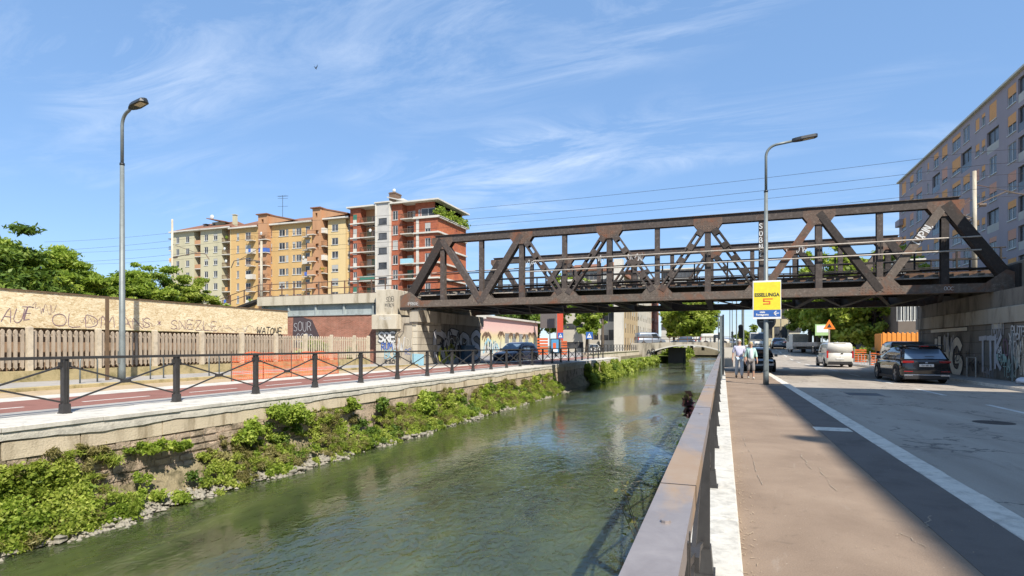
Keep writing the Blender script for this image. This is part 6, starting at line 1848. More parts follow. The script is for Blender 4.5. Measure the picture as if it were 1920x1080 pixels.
# flatbed truck
def truck(name, x, y, z, rz, col, label, bed='flat', sc=1.0):
    T = empty(name, (x, y, z), rz, label, 'truck')
    b = MB(); b.prism([(1.9, .5), (3.35, .5), (3.4, 1.3), (3.2, 1.5), (2.95, 2.35), (1.95, 2.4)], -.95, .95, 'x'); b.loc('cab', col, T)
    b = MB(); b.prism([(2.75, 1.45), (3.17, 1.45), (2.95, 2.2), (2.75, 2.2)], -.962, .962, 'x'); b.loc('side_window', M['car_glass'], T)
    b = MB(); b.prism([(3.23, 1.5), (3.25, 1.5), (3.0, 2.28), (2.98, 2.28)], -.8, .8, 'x'); b.loc('windscreen', M['car_glass'], T)
    b = MB(); b.box(-.45, .45, -3.3, 1.9, .5, .72); b.loc('chassis', M['plastic'], T)
    b = MB()
    b.box(-1.0, 1.0, -3.3, 1.85, .85, .95)
    if bed == 'flat':
        b.box(-1.02, -.98, -3.3, 1.85, .95, 1.35); b.box(.98, 1.02, -3.3, 1.85, .95, 1.35); b.box(-.98, .98, -3.32, -3.28, .95, 1.35); b.box(-.98, .98, 1.8, 1.85, .95, 2.3)
    else: b.prism([(-3.3, .95), (1.8, .95), (1.8, 1.9), (-3.5, 1.9)], -1.05, 1.05, 'x')
    b.loc('load_bed', M['pipe'] if bed == 'flat' else M['orange_net'], T)
    for yy in (-2.3, 2.6):
        for sx in (-1, 1): wheel(T, sx * .85, yy, .38, sx)
    b = MB(); b.box(-.9, .9, 3.36, 3.42, .45, .7); b.box(-.9, .9, -3.36, -3.32, .55, .7); b.loc('bumper', M['plastic'], T)
    return T
truck('flatbed_truck', XatY(1517, 77), 77, road_z(77), R(24), P_white, 'white flatbed truck with a grey cargo bed turning on the far road')
truck('tipper_truck', XatY(1646, 74), 74, 0, R(160), P_white, 'white cabbed truck facing the camera in the orange building site', 'tip')
# left bank vehicles
car('navy_suv', -16.0, 44.2, ZL - .26, R(168), 4.5, 1.9, 1.72, P_navy, 'dark navy off-roader coming out from under the bridge on the left street', 'suv', glass='car_glass_blue', belt=1.05, wr=.36)
car('white_hatchback', XatY(1113, 96), 96, .3, R(200), 4.1, 1.8, 1.5, P_white, 'white hatchback parked by the crossing on the left street', 'hatch')
car('grey_van', XatY(1219, 108), 108, 1.55, R(-60), 5.4, 2.0, 2.35, P_silver, 'silver and white box van at the left end of the arch bridge', 'van', 'van', belt=1.3)
car('parked_car', XatY(1281, 104), 104, 1.62, R(90), 4.3, 1.8, 1.5, P_grey, 'grey car crossing the arch bridge', 'hatch')
car('parked_car', XatY(1304, 104.5), 104.5, 1.62, R(90), 4.2, 1.8, 1.42, P_white, 'white car crossing the arch bridge behind the grey one', 'hatch')
car('white_van', XatY(1341, 104), 104, 1.6, R(-90), 4.8, 1.9, 1.95, P_white, 'white van on the right half of the arch bridge', 'van', 'van')
car('parked_car', XatY(1372, 112), 112, 1.5, R(-90), 4.2, 1.8, 1.45, P_silver, 'silver car right of the white van beyond the arch bridge', 'hatch')

# ================================================================== PEOPLE
SKIN = grime('skin', (.5, .3, .21), .1, 8, .55, 0); HAIR_W = grime('grey_hair', (.5, .47, .42), .2, 30, .7, 0)
def skin_mesh(name, joints, edges, m, T, sub=1, root=0):
    me = bpy.data.meshes.new(name); me.from_pydata([j[0] for j in joints], edges, []); me.update()
    o = bpy.data.objects.new(name, me); COL.objects.link(o)
    sk = o.modifiers.new('Skin', 'SKIN'); sk.use_smooth_shade = True
    if not me.skin_vertices: pass
    for i, j in enumerate(joints):
        r = j[1]; r = r if isinstance(r, tuple) else (r, r)
        me.skin_vertices[0].data[i].radius = r
        me.skin_vertices[0].data[i].use_root = (i == root)
    ss = o.modifiers.new('Sub', 'SUBSURF'); ss.levels = sub; ss.render_levels = sub
    dg = bpy.context.evaluated_depsgraph_get(); dg.update()
    ev = o.evaluated_get(dg); m2 = bpy.data.meshes.new_from_object(ev)
    bpy.data.objects.remove(o)
    m2.materials.clear(); m2.materials.append(m); m2.name = name
    for p in m2.polygons: p.use_smooth = True
    return link(name, m2, WORLD[T].copy(), T)
def person(x, y, z, rz, H, label, shirt, trousers, hair, female=False, shorts=False):
    T = empty('person', (x, y, z), rz, label, 'person')
    k = H / 1.75; st = .16
    # local: faces -y
    def J(a, b, c): return (a * k, b * k, c * k)
    pel = J(0, 0, .95); sw = .17 if female else .19
    lf = {'hip': J(.09, 0, .9), 'kn': J(.10, -.12, .5), 'an': J(.1, -.06, .08), 'to': J(.11, -.2, .035)}
    rf_ = {'hip': J(-.09, 0, .9), 'kn': J(-.1, .02, .49), 'an': J(-.1, .16, .1), 'to': J(-.11, .04, .03)}
    la = [J(sw, 0, 1.42), J(sw + .07, .03, 1.14), J(sw + .1, -.06, .9), J(sw + .105, -.09, .84)]
    ra = [J(-sw, 0, 1.42), J(-sw - .07, .04, 1.14), J(-sw - .1, .0, .9), J(-sw - .105, -.02, .84)]
    js = [(pel, (.14 * k, .1 * k)), (J(0, .0, 1.15), (.13 * k, .095 * k)), (J(0, .01, 1.34), (.16 * k, .1 * k)), (J(0, .0, 1.47), .06 * k), (J(0, -.015, 1.55), .055 * k), (J(0, -.02, 1.64), (.075 * k, .09 * k)), (J(0, -.015, 1.71), (.06 * k, .075 * k))]
    ed = [(0, 1), (1, 2), (2, 3), (3, 4), (4, 5), (5, 6)]
    for leg in (lf, rf_):
        b = len(js); js += [(leg['hip'], .085 * k), (leg['kn'], .06 * k), (leg['an'], .04 * k), (leg['to'], (.035 * k, .03 * k))]; ed += [(0, b), (b, b + 1), (b + 1, b + 2), (b + 2, b + 3)]
    for arm in (la, ra):
        b = len(js); js += [(arm[0], .05 * k), (arm[1], .04 * k), (arm[2], .028 * k), (arm[3], (.035 * k, .022 * k))]; ed += [(2, b), (b, b + 1), (b + 1, b + 2), (b + 2, b + 3)]
        hx, hy, hz = arm[3]; sgn = 1 if hx > 0 else -1
        for f in range(4):
            q = len(js); yy = hy + (-.03 + .02 * f) * k; ln = (.07, .08, .076, .06)[f] * k
            js += [((hx, yy, hz - .045 * k), .009), ((hx - sgn * .008, yy, hz - .045 * k - ln * .55), .0085), ((hx - sgn * .022, yy, hz - .045 * k - ln), .007)]; ed += [(b + 3, q), (q, q + 1), (q + 1, q + 2)]
        q = len(js); js += [((hx - sgn * .01, hy - .045 * k, hz - .01), .01), ((hx - sgn * .02, hy - .06 * k, hz - .055 * k), .008)]; ed += [(b + 3, q), (q, q + 1)]
    body = skin_mesh('body', js, ed, SKIN, T)
    # head details
    b = MB(); b.prism([(-.012, 1.6), (.012, 1.6), (0, 1.66)], -.125, -.09, 'y')
    b.v = [(a * k, c * k, e * k) for a, c, e in b.v]; b.loc('nose', SKIN, T)
    b = MB()
    for sx in (-1, 1): b.ell((sx * .03 * k, -.098 * k, 1.668 * k), (.012, .008, .008), 6, 4)
    b.loc('eye', M['black_paint'], T)
    b = MB()
    for sx in (-1, 1): b.ell((sx * .083 * k, -.01 * k, 1.65 * k), (.012, .022, .032), 6, 5)
    b.loc('ear', SKIN, T)
    b = MB(); b.box(-.022 * k, .022 * k, -.108 * k, -.1 * k, 1.595 * k, 1.602 * k); b.loc('mouth', M['tail'], T)
    b = MB(); b.ell((0, .012 * k, 1.7 * k), (.092 * k, .108 * k, .085 * k if not female else .1 * k), 14, 9)
    if female: b.ell((0, .05 * k, 1.62 * k), (.09 * k, .07 * k, .1 * k), 12, 8)
    b.loc('hair', hair, T, True)
    # shirt with sleeves
    g = .016
    sj = [(J(0, 0, .93 if not female else .86), (.165 * k, .125 * k)), (J(0, .0, 1.12), (.155 * k, .125 * k)), (J(0, .01, 1.32), (.185 * k, .125 * k)), (J(0, 0, 1.45), (.09 * k, .08 * k))]
    se = [(0, 1), (1, 2), (2, 3)]
    for arm in (la, ra):
        b_ = len(sj); e = Vector(arm[0]).lerp(Vector(arm[1]), 1.0); f_ = Vector(arm[1]).lerp(Vector(arm[2]), .0 if not female else .45)
        sj += [(arm[0], .075 * k), (tuple(e), .06 * k)]; se += [(2, b_), (b_, b_ + 1)]
        if female: sj.append((tuple(f_), .05 * k)); se.append((b_ + 1, b_ + 2))
    skin_mesh('shirt', sj, se, shirt, T)
    tj = [(J(0, 0, .95), (.155 * k, .115 * k))]; te = []
    for leg in (lf, rf_):
        b_ = len(tj); A_ = Vector(leg['kn']).lerp(Vector(leg['an']), .96 if not shorts else .35)
        tj += [(leg['hip'], .1 * k), (leg['kn'], .078 * k), (tuple(A_), .066 * k if not shorts else .074 * k)]; te += [(0, b_), (b_, b_ + 1), (b_ + 1, b_ + 2)]
    skin_mesh('trousers', tj, te, trousers, T)
    b = MB()
    for leg in (lf, rf_):
        a_ = leg['an']; t_ = leg['to']
        b.ell(((a_[0] + t_[0]) / 2, (a_[1] + t_[1]) / 2 + .02, .05 * k + (a_[2] - .08 * k)), (.048 * k, .14 * k, .05 * k), 10, 6)
    b.loc('shoe', M['win_brown'] if not female else M['white_stone'], T, True)
    b = MB(); b.ell((0, 0, .955 * k), (.158 * k, .122 * k, .022), 16, 6); b.loc('belt', M['plastic'], T)
    return T
cl = lambda n, c: grime('cloth_' + n, c, .12, 14, .9, .3, .01)
ym = 28.2
person(XatY(1386, ym), ym, 0, R(8), 1.77, 'older man in a pale lilac shirt and light blue jeans walking on the sidewalk', cl('lilac', (.55, .54, .68)), cl('jeans', (.4, .48, .56)), HAIR_W)
ym = 27.7
Pw = person(XatY(1408, ym), ym, 0, R(4), 1.64, 'woman in a mint cardigan, white top and grey cropped trousers walking beside the man', cl('mint', (.42, .62, .56)), cl('grey', (.22, .2, .19)), grime('blond_hair', (.45, .36, .2), .2, 30, .7, 0), female=True, shorts=True)
b = MB(); b.ell((0, -.085, 1.12), (.085, .055, .24), 12, 8); b.loc('top', cl('white', (.66, .68, .72)), Pw, True)

# ================================================================== FAR STREET AND BACKGROUND
# mural building
mbd = empty('mural_building', (-29, 76, .2), 0, 'low building with a pink and yellow palm tree mural beyond the bridge', 'building')
MX = -28.0; my0, my1 = YatX(903, MX), YatX(1008, MX); mh = 5.1
def mural_mat():
    m = bpy.data.materials.new('mural_wall'); t = nt(m)
    g = t.nodes.new('ShaderNodeNewGeometry'); s_ = t.nodes.new('ShaderNodeSeparateXYZ'); t.links.new(g.outputs['Position'], s_.inputs[0])
    n = noise(t, pos_node(t), .5, 5, .6)
    z = mathn(t, 'ADD', mathn(t, 'DIVIDE', s_.outputs['Z'], 5.1), mathn(t, 'MULTIPLY', mathn(t, 'SUBTRACT', n, .5), .18))
    c = ramp(t, z, [(.0, (.42, .33, .22)), (.12, (.55, .55, .5)), (.42, (.6, .56, .33)), (.55, (.62, .5, .28)), (.7, (.64, .44, .38)), (.95, (.62, .38, .34))])
    finish(t, c, .85); return m
wins = [(1.0 + (my1 - my0) * .31 + k * (my1 - my0) * .125, k) for k in range(4)]
b = MB(); hl = [(s, s + 1.9, 1.7, 3.2) for s, k in wins]
wall_holes(b, (MX, my0, 0), (0, 1, 0), (1, 0, 0), my1 - my0, .1, mh, hl, .25)
b.quad((MX, my0, .1), (MX - 14, my0, .1), (MX - 14, my0, mh), (MX, my0, mh)); b.quad((MX, my1, .1), (MX - 14, my1, .1), (MX - 14, my1, mh), (MX, my1, mh)); b.put('wall', mural_mat(), mbd, fixn=False)
b = MB(); b.box(MX - 14.3, MX + .35, my0 - .3, my1 + .3, mh, mh + .25); b.put('roof', M['slab_white'], mbd)
for a, c, z0, z1 in hl: window(mbd, frameW((MX, my0 + (a + c) / 2, z0), (0, 1, 0), (1, 0, 0)), 1.88, 1.48, 'win_white', mull=3)
WM = Matrix.Identity(4); WM.col[0][:3] = (0, 1, 0); WM.col[1][:3] = (-1, 0, 0)
WM.col[3][:3] = (MX + .01, my0, 0)
Lm = my1 - my0
for f, zb_, s_ in ((.06, 2.6, 1.5), (.28, 2.9, 1.2), (.45, 2.9, .9), (.56, 3.0, .9), (.7, 2.9, .7), (.82, 3.1, 1.0), (.9, 3.2, .9)):
    b = MB(); x_ = f * Lm
    ribbon(b, smooth_line([(x_, .6), (x_ + .1, zb_ * .6), (x_ + .25, zb_)]), .14, WM, .006)
    for a in range(8):
        t = -2.6 + a * .65
        ribbon(b, smooth_line([(x_ + .25, zb_), (x_ + .25 + s_ * .5 * math.sin(t), zb_ + s_ * .42 * math.cos(t * .6)), (x_ + .25 + s_ * math.sin(t), zb_ + s_ * .3 * math.cos(t) - .15)]), .22, WM, .008 + a * .0004)
    b.put('painted_palm', M['win_brown'], mbd, fixn=False)
squiggle(WM, Lm * .03, .5, Lm * .25, 1.9, 'cyan_paint', mbd, .3, 30, 4, lift=.012); squiggle(WM, Lm * .78, .5, Lm * .16, 1.6, 'cyan_paint', mbd, .25, 20, 8, lift=.012)
squiggle(WM, Lm * .04, .6, Lm * .24, 1.5, 'win_white', mbd, .15, 24, 9, lift=.016); squiggle(WM, Lm * .3, .6, Lm * .45, .6, 'black_paint', mbd, .1, 40, 10, lift=.012)
b = MB(); b.box(MX + .0, MX + .8, my0 - 8, my0 - .4, mh - .3, mh + .15); b.box(MX - 4, MX, my0 - 8, my0 - .4, mh - 1, mh - .8); b.put('canopy', M['slab_white'], mbd)
# back buildings along the left bank
def far_block(name, u0, u1, Y, ztop, z0, m, rows, cols, label, roofm='roof_tile', wh=(1.2, 1.7), fh=3.2, zt0=1.6, dp=12, fm='win_dark', face='y', bal=False, wside=False, blinds=0.0):
    x0, x1 = XatY(u0, Y), XatY(u1, Y)
    T = empty(name, ((x0 + x1) / 2, Y, z0), 0, label, 'building')
    L = x1 - x0; holes = []
    for r in range(rows):
        for c in range(cols):
            xc = L * (c + .5) / cols; zc = ztop - zt0 - r * fh
            if zc - wh[1] / 2 > z0 + .3: holes.append((xc - wh[0] / 2, xc + wh[0] / 2, zc - wh[1] / 2, zc + wh[1] / 2))
    b = MB(); wall_holes(b, (x0, Y, 0), (1, 0, 0), NY, L, z0, ztop, holes, .25)
    hs = []
    if wside:
        nc = int(dp / 3.2)
        for r in range(rows):
            for c in range(nc):
                yc = dp * (c + .5) / nc; zc = ztop - zt0 - r * fh
                if zc - wh[1] / 2 > z0 + .3: hs.append((yc - wh[0] / 2, yc + wh[0] / 2, zc - wh[1] / 2, zc + wh[1] / 2))
    wall_holes(b, (x1, Y, 0), (0, 1, 0), (1, 0, 0), dp, z0, ztop, hs, .25)
    b.quad((x0, Y, z0), (x0, Y + dp, z0), (x0, Y + dp, ztop), (x0, Y, ztop)); b.quad((x0, Y + dp, z0), (x1, Y + dp, z0), (x1, Y + dp, ztop), (x0, Y + dp, ztop))
    b.put('wall', m, T, fixn=False)
    b = MB(); b.box(x0 - .3, x1 + .5, Y - .5, Y + dp + .3, ztop, ztop + .35)
    if roofm == 'roof_tile': b.add([(x0 - .3, Y - .5, ztop + .35), (x1 + .5, Y - .5, ztop + .35), (x1 + .5, Y + dp, ztop + .35), (x0 - .3, Y + dp, ztop + .35), (x0 + 1, Y + dp / 2, ztop + 2.6), (x1 - 1, Y + dp / 2, ztop + 2.6)], [(0, 1, 5, 4), (1, 2, 5), (2, 3, 4, 5), (3, 0, 4)])
    b.put('roof', M[roofm], T)
    rs = random.Random(label)
    for a, c, za, zb_ in holes: window(T, frameW((x0 + (a + c) / 2, Y, za), (1, 0, 0), NY), wh[0], wh[1], fm, 0.5 if rs.random() < blinds else 0, 'blind_grey')
    for a, c, za, zb_ in hs: window(T, frameW((x1, Y + (a + c) / 2, za), (0, 1, 0), (1, 0, 0)), wh[0], wh[1], fm, 0.5 if rs.random() < blinds else 0, 'blind_grey')
    if bal:
        for r in range(rows):
            z = ztop - 3.0 - r * fh
            if z > z0 + 1: balcony(T, x0 + L * .3, x0 + L * .7, z, Y - .02, 1.0, 'win_brown', None, False)
    return T
M['far_cream'] = grime('far_cream_render', (.5, .46, .38), .12, .3, .9, 0); M['far_tan'] = grime('far_tan_render', (.45, .34, .2), .14, .3, .9, 0)
M['far_grey'] = grime('far_grey_render', (.5, .49, .46), .12, .3, .9, 0); M['far_red'] = grime('far_red_render', (.38, .14, .08), .15, .3, .9, 0); M['far_yellow'] = grime('far_yellow_render', (.55, .47, .3), .12, .3, .9, 0)
M['far_brown'] = grime('far_brown_render', (.17, .14, .12), .15, .4, .9, .2)
far_block('house', 1054, 1085, 108, 14, .2, M['far_cream'], 4, 2, 'cream house behind the red banner with wide dark windows', wh=(3.4, 1.2), fh=3.6, roofm='slab_white')
far_block('house', 1125, 1157, 118, 17, .2, M['far_grey'], 5, 2, 'pale grey house right of the leafy tree with tall windows', fh=3.9, wh=(1.7, 2.2), dp=10, blinds=.3)
b = MB(); xx = XatY(1160, 116); b.box(xx - .8, xx + .9, 115, 117, .2, 19); b.put('chimney_tower', M['slab_white'], label='tall white rectangular pillar between the far houses', cat='tower')
far_block('house', 1161.5, 1166, 122, 16.6, .2, M['far_tan'], 5, 1, 'tan house front with a grid of narrow windows', fh=3.2, wh=(1.1, 2.1), dp=24, wside=True, blinds=.4)
far_block('house', 1190, 1195.5, 146.5, 20, .2, M['far_cream'], 6, 1, 'cream apartment house with small balconies before the red one', fh=3.2, bal=False, dp=30, wside=True, blinds=.4)
far_block('house', 1216, 1222, 178, 21, .2, M['far_red'], 6, 1, 'narrow red house at the end of the left street', fh=3.4, dp=20, wside=True, blinds=.3)
far_block('house', 1062, 1122, 150, 21.5, .2, M['far_cream'], 6, 7, 'white house with small windows seen through the truss with a red roof', fh=3.2, dp=12)
far_block('house', 1480, 1500, 150, 13, 1.0, M['far_cream'], 4, 3, 'distant pale house above the truck', fh=3.0, dp=10, roofm='slab_white')
far_block('house', 1436, 1478, 118, 9.2, 1.1, M['far_yellow'], 2, 3, 'low pale yellow house beside the silver hatchback', fh=3.6, wh=(1.0, 2.2), dp=14)
far_block('house', 1240, 1300, 175, 24, .2, M['far_grey'], 6, 8, 'pale distant apartment block behind the middle of the truss', fh=3.1, dp=12, roofm='slab_white')
far_block('house', 1684, 1722, 66, 9.6, -.2, M['far_brown'], 3, 3, 'brown ground storeys below the mauve building with narrow white windows', fh=3.2, wh=(.8, 1.8), dp=20, fm='win_white', roofm='slab_white')
for i, (u0, u1, Y, z, m, lb) in enumerate(((930, 990, 210, 17, 'far_grey', 'grey distant block behind the left truss bays'), (1440, 1490, 230, 22, 'far_grey', 'far pale block right of the lamp pole'), (1600, 1680, 190, 24, 'far_grey', 'wide far block behind the right trees'), (-60, 240, 260, 14, 'far_cream', 'long low distant block behind the left trees'))):
    far_block('house', u0, u1, Y, z, .2, M[m], 5, 8, lb, fh=3.3, dp=14)
# arch bridge over the canal
ay = 97.0; ax0, ax1 = -13.2, .6
arb = empty('arch_bridge', (-6, ay, ZW), 0, 'low concrete arch bridge crossing the canal in the distance', 'bridge')
b = MB(); n = 20; P0 = []; P1 = []
xl, xr = -11.2, .3
for i in range(n + 1):
    t = i / n; x = xl + (xr - xl) * t; z = .35 + 1.15 * (1 - (2 * t - 1) ** 2); P0.append((x, z)); P1.append((x, 1.95 + .12 * (1 - (2 * t - 1) ** 2)))
for yy, s in ((ay, 0), (ay + 10, 1)):
    for i in range(n): b.quad((P0[i][0], yy, P0[i][1]), (P0[i + 1][0], yy, P0[i + 1][1]), (P1[i + 1][0], yy, P1[i + 1][1]), (P1[i][0], yy, P1[i][1]))
for i in range(n):
    b.quad((P0[i][0], ay, P0[i][1]), (P0[i][0], ay + 10, P0[i][1]), (P0[i + 1][0], ay + 10, P0[i + 1][1]), (P0[i + 1][0], ay, P0[i + 1][1])); b.quad((P1[i][0], ay, P1[i][1]), (P1[i + 1][0], ay, P1[i + 1][1]), (P1[i + 1][0], ay + 10, P1[i + 1][1]), (P1[i][0], ay + 10, P1[i][1]))
b.put('arch_slab', M['concrete'], arb, fixn=False)
b = MB()
for i in range(n): b.bar((P0[i][0], ay - .06, P0[i][1] + .1), (P0[i + 1][0], ay - .06, P0[i + 1][1] + .1), .1, .2)
b.put('arch_rim', M['slab_white'], arb)
b = MB(); b.box(-14.5, xl, ay - .2, ay + 10, ZW - 1, 1.95); b.box(xr, 2.2, ay, ay + 10, ZW - 1, 1.9); b.put('abutment', M['concrete'], arb)
b = MB(); b.box(-8.6, -6.2, ay + 2, ay + 9.9, ZW - 1, 1.15); b.put('pier', M['dark_steel'], arb)  # dark-coloured block standing in for the shaded opening under the arch
b = MB()
for z0 in (.5, .95): b.box(-14, 2, ay + .1, ay + .16, 1.98 + z0, 2.03 + z0)
b.put('rail', M['rust_red'], arb); b = MB(); b.box(-.04, .04, .08, .18, 1.95, 3.0); pm = b.mesh('post', M['rust_red'])
for i in range(12): link('post', pm, Matrix.Translation((-13.8 + i * 1.4, ay, 0)), arb)
scrawl(Matrix.Translation((XatY(1213, 96.7), 96.75, .0)), 'AR', .9, .14, 'black_paint', arb, .02)
# the canal goes on beyond
mb = MB(); mb.quad((-11, 107, ZW - .004), (.2, 107, ZW - .004), (.2, 300, ZW - .004), (-11, 300, ZW - .004)); mb.put('water', bpy.data.materials['canal_water'], kind='structure')
strip('canal_bank', M['grass'], -13.7, -8.5, 107, 300, -.4, dz=2); strip('canal_bank', M['grass'], -.6, .2, 107, 300, .2, dz=2)
b = MB(); b.box(-.1, .12, 46.5, 92, -.1, 1.25); b.put('parapet_wall', M['slab_white'], label='plain beige parapet wall continuing the near railing along the canal', cat='wall')
b = MB(); b.box(.13, .75, 46.4, 46.6, -.1, 1.3); b.put('end_wall', M['slab_white'], label='beige wall panel left of the walking man', cat='wall')

# traffic signals
def signal(x, y, z, H, heads, label, big=False):
    T = empty('traffic_light', (x, y, z), 0, label, 'traffic light')
    b = MB(); b.tube([(0, 0, 0), (0, 0, H)], .06, 8); b.loc('pole', M['grey_steel'], T)
    for (dx_, zz) in heads:
        b = MB()
        for k in range(3):
            b.prism([(dx_ + .17 * math.cos(2 * math.pi * i / 14), zz + k * .34 + .17 * math.sin(2 * math.pi * i / 14)) for i in range(14)], -.16, .1, 'y')
        b.box(dx_ - .15, dx_ + .15, -.1, .1, zz - .1, zz + .78); b.loc('signal_head', M['dark_lamp'], T)
    return T
Y_ = 45; signal(XatY(1392, Y_), Y_, -.1, 5.2, [(-.12, 2.3)], 'traffic light with three dark heads directly behind the walking man')
Y_ = 92; signal(XatY(1373, Y_), Y_, 1.2, 7.5, [(0, 1.6)], 'thin far traffic light left of the walking man')
Y_ = 84; signal(XatY(1347, Y_), Y_, .6, 5.4, [(-.5, 1.5), (.1, 1.9)], 'far traffic light with side heads beside the service post')
Y_ = 96; signal(XatY(1464, Y_), Y_, 1.2, 4.5, [(0, 1.8)], 'far traffic light near the silver hatchback')
for u, Y_, zt_, lb in ((1368.5, 100, 7.6, 'leftmost'), (1381, 76, 7, 'middle'), (1394, 60, 7, 'rightmost')):
    b = MB(); x_ = XatY(u, Y_); b.tube([(x_, Y_, road_z(Y_)), (x_, Y_, zt_)], .07, 8); b.put('pole', M['grey_steel'], label=lb + ' of the thin street poles behind the pedestrians', cat='pole', group='thin poles up the road')
# pedestrian crossing signs
M['sign_b'] = m_b
def xing(u, v, Y, label, s=.62):
    x_ = XatY(u, Y); z_ = Zat(v, x_, Y); T = empty('crossing_sign', (x_, Y, .2), 0, label, 'traffic sign')
    b = MB(); b.tube([(x_, Y + .06, .2), (x_, Y + .06, z_ + s)], .04, 8); b.put('pole', M['grey_steel'], T)
    b = MB(); b.box(x_ - s, x_ + s, Y - .02, Y, z_ - s, z_ + s); b.put('panel', m_b, T)
    b = MB(); b.prism([(x_ - s * .7, z_ - s * .65), (x_ + s * .7, z_ - s * .65), (x_, z_ + s * .7)], Y - .03, Y - .022, 'y'); b.put('triangle', m_w, T)
    b = MB(); b.prism([(x_ - s * .22, z_ - s * .5), (x_ + .0, z_ - s * .05), (x_ + s * .22, z_ - s * .5), (x_ + s * .08, z_ + s * .22), (x_ - s * .08, z_ + s * .22)], Y - .04, Y - .032, 'y'); b.put('walker', M['black_paint'], T)
xing(1051, 629, 78, 'blue pedestrian crossing sign next to the advertising board', .4); xing(1105, 629, 88, 'blue pedestrian crossing sign left of the grey house', .55)
# red banner, dark billboard, advertising light box
x_ = XatY(1050, 82); b = MB(); b.box(x_ - .45, x_ + .45, 82, 82.15, 2.2, 8.5); T = empty('red_banner', (x_, 82, .2), 0, 'tall red banner panel on a pole by the crossing', 'banner'); b.put('panel', plain('banner_red', (.55, .07, .03), .6), T); b = MB(); b.tube([(x_ - .52, 82, .2), (x_ - .52, 82, 8.6)], .07, 8); b.put('pole', M['grey_steel'], T)
x_ = XatY(1030, 84); b = MB(); b.box(x_ - 1.45, x_ + 1.45, 84, 84.2, 4.2, 7.4); T = empty('billboard', (x_, 84, .2), 0, 'dark blank billboard back left of the red banner', 'billboard'); b.put('panel', plain('billboard_grey', (.13, .11, .1), .7), T); b = MB(); b.tube([(x_, 84.3, .2), (x_, 84.3, 4.3)], .08, 8); b.put('pole', M['grey_steel'], T)
x_ = XatY(1041, 62); T = empty('advertising_case', (x_, 62, .2), 0, 'freestanding blue advertising case beside the orange fences', 'advertising board')
b = MB(); b.cbox(x_ - .55, x_ + .5, 62, 62.3, .6, 2.3, .03); b.put('case', M['dark_lamp'], T); b = MB(); b.box(x_ - .45, x_ + .4, 61.98, 61.995, .75, 2.2); b.put('poster', plain('poster_blue', (.1, .3, .5), .4), T); b = MB(); b.box(x_ - .25, x_ + .1, 61.965, 61.975, 1.2, 1.8); b.put('poster_figure', M['orange_net'], T); b = MB(); b.box(x_ - .35, x_ + .3, 61.965, 61.975, .8, 1.1); b.put('poster_text', m_w, T)
b = MB(); b.box(x_ - .1, x_ + .1, 62.05, 62.25, .2, .6); b.put('foot', M['dark_lamp'], T)
m_of = plain('orange_fence', (.6, .12, .03), .6)
def site_fence(u0, u1, Y, z0, z1, label, m=None):
    x0_, x1_ = XatY(u0, Y), XatY(u1, Y); T = empty('site_fence', ((x0_ + x1_) / 2, Y, z0), 0, label, 'fence')
    n = max(1, round((x1_ - x0_) / 1.6))
    for i in range(n):
        a = x0_ + (x1_ - x0_) * i / n; c = x0_ + (x1_ - x0_) * (i + 1) / n - .06
        yo = .12 * (i % 2)
        b = MB(); 
        for k in range(6): b.box(a, c, Y + yo, Y + .03 + yo, z0 + .05 + (z1 - z0) * k / 6, z0 + (z1 - z0) * (k + .8) / 6)
        b.put('net_panel', m or m_of, T)
        b = MB(); b.box(a - .04, a + .02, Y - .02, Y + .2, z0, z1 + .08); b.put('stake', M['grey_steel'], T)
site_fence(1007, 1028, 74, .2, 2.6, 'orange and white site fence left of the advertising case'); site_fence(1052, 1064, 76, .2, 2.2, 'short orange site fence right of the advertising case')
# right side site
site_fence(1602, 1626, 58, .0, 1.2, 'low orange net fence left of the white truck'); site_fence(1632, 1672, 49, .0, 1.0, 'low orange net in the grass behind the black car')
x_ = XatY(1690, 60); b = MB(); b.cbox(x_ - 1.55, x_ + 1.55, 60, 62.4, 0, 2.6, .04)
for k in range(8): b.box(x_ - 1.45 + k * .37, x_ - 1.3 + k * .37, 59.95, 60, .2, 2.7)
b.put('site_container', plain('container_orange', (.72, .26, .04), .6), label='orange site container beside the brown building', cat='container')
x_ = XatY(1676, 57); b = MB(); b.tube([(x_, 57, 0), (x_, 57, .3)], .3, 12)
# green notice board and orange warning triangle
Yg = 62; x_ = XatY(1542, Yg); T = empty('notice_board', (x_, Yg, 0), 0, 'white and green notice board by the trees', 'sign')
za_, zb_ = Zat(629, x_, Yg), Zat(608, x_, Yg); b = MB(); b.box(x_ - .62, x_ + .62, Yg, Yg + .05, za_, zb_); b.put('panel', plain('notice_green', (.35, .52, .22), .6), T)
b = MB(); b.box(x_ - .5, x_ + .5, Yg - .01, Yg - .002, za_ + .3, zb_ - .12); b.put('notice', m_w, T); b = MB(); b.box(x_ - .05, x_ + .05, Yg + .06, Yg + .14, 0, zb_); b.put('post', M['grey_steel'], T)
Yg = 59; x_ = XatY(1555, Yg); T = empty('warning_sign', (x_, Yg, 0), 0, 'orange triangular roadworks sign on a wooden post', 'traffic sign')
zc = Zat(609, x_, Yg); b = MB(); b.prism([(x_ - .5, zc - .4), (x_ + .5, zc - .4), (x_, zc + .5)], Yg, Yg + .03, 'y'); b.put('triangle', plain('sign_bright_orange', (.8, .2, .02), .5), T)
b = MB(); b.prism([(x_ - .2, zc - .25), (x_ + .2, zc - .25), (x_, zc + .12)], Yg - .01, Yg - .002, 'y'); b.put('symbol', M['black_paint'], T); b = MB(); b.box(x_ - .06, x_ + .06, Yg + .04, Yg + .12, 0, zc); b.put('post', M['picket'], T)
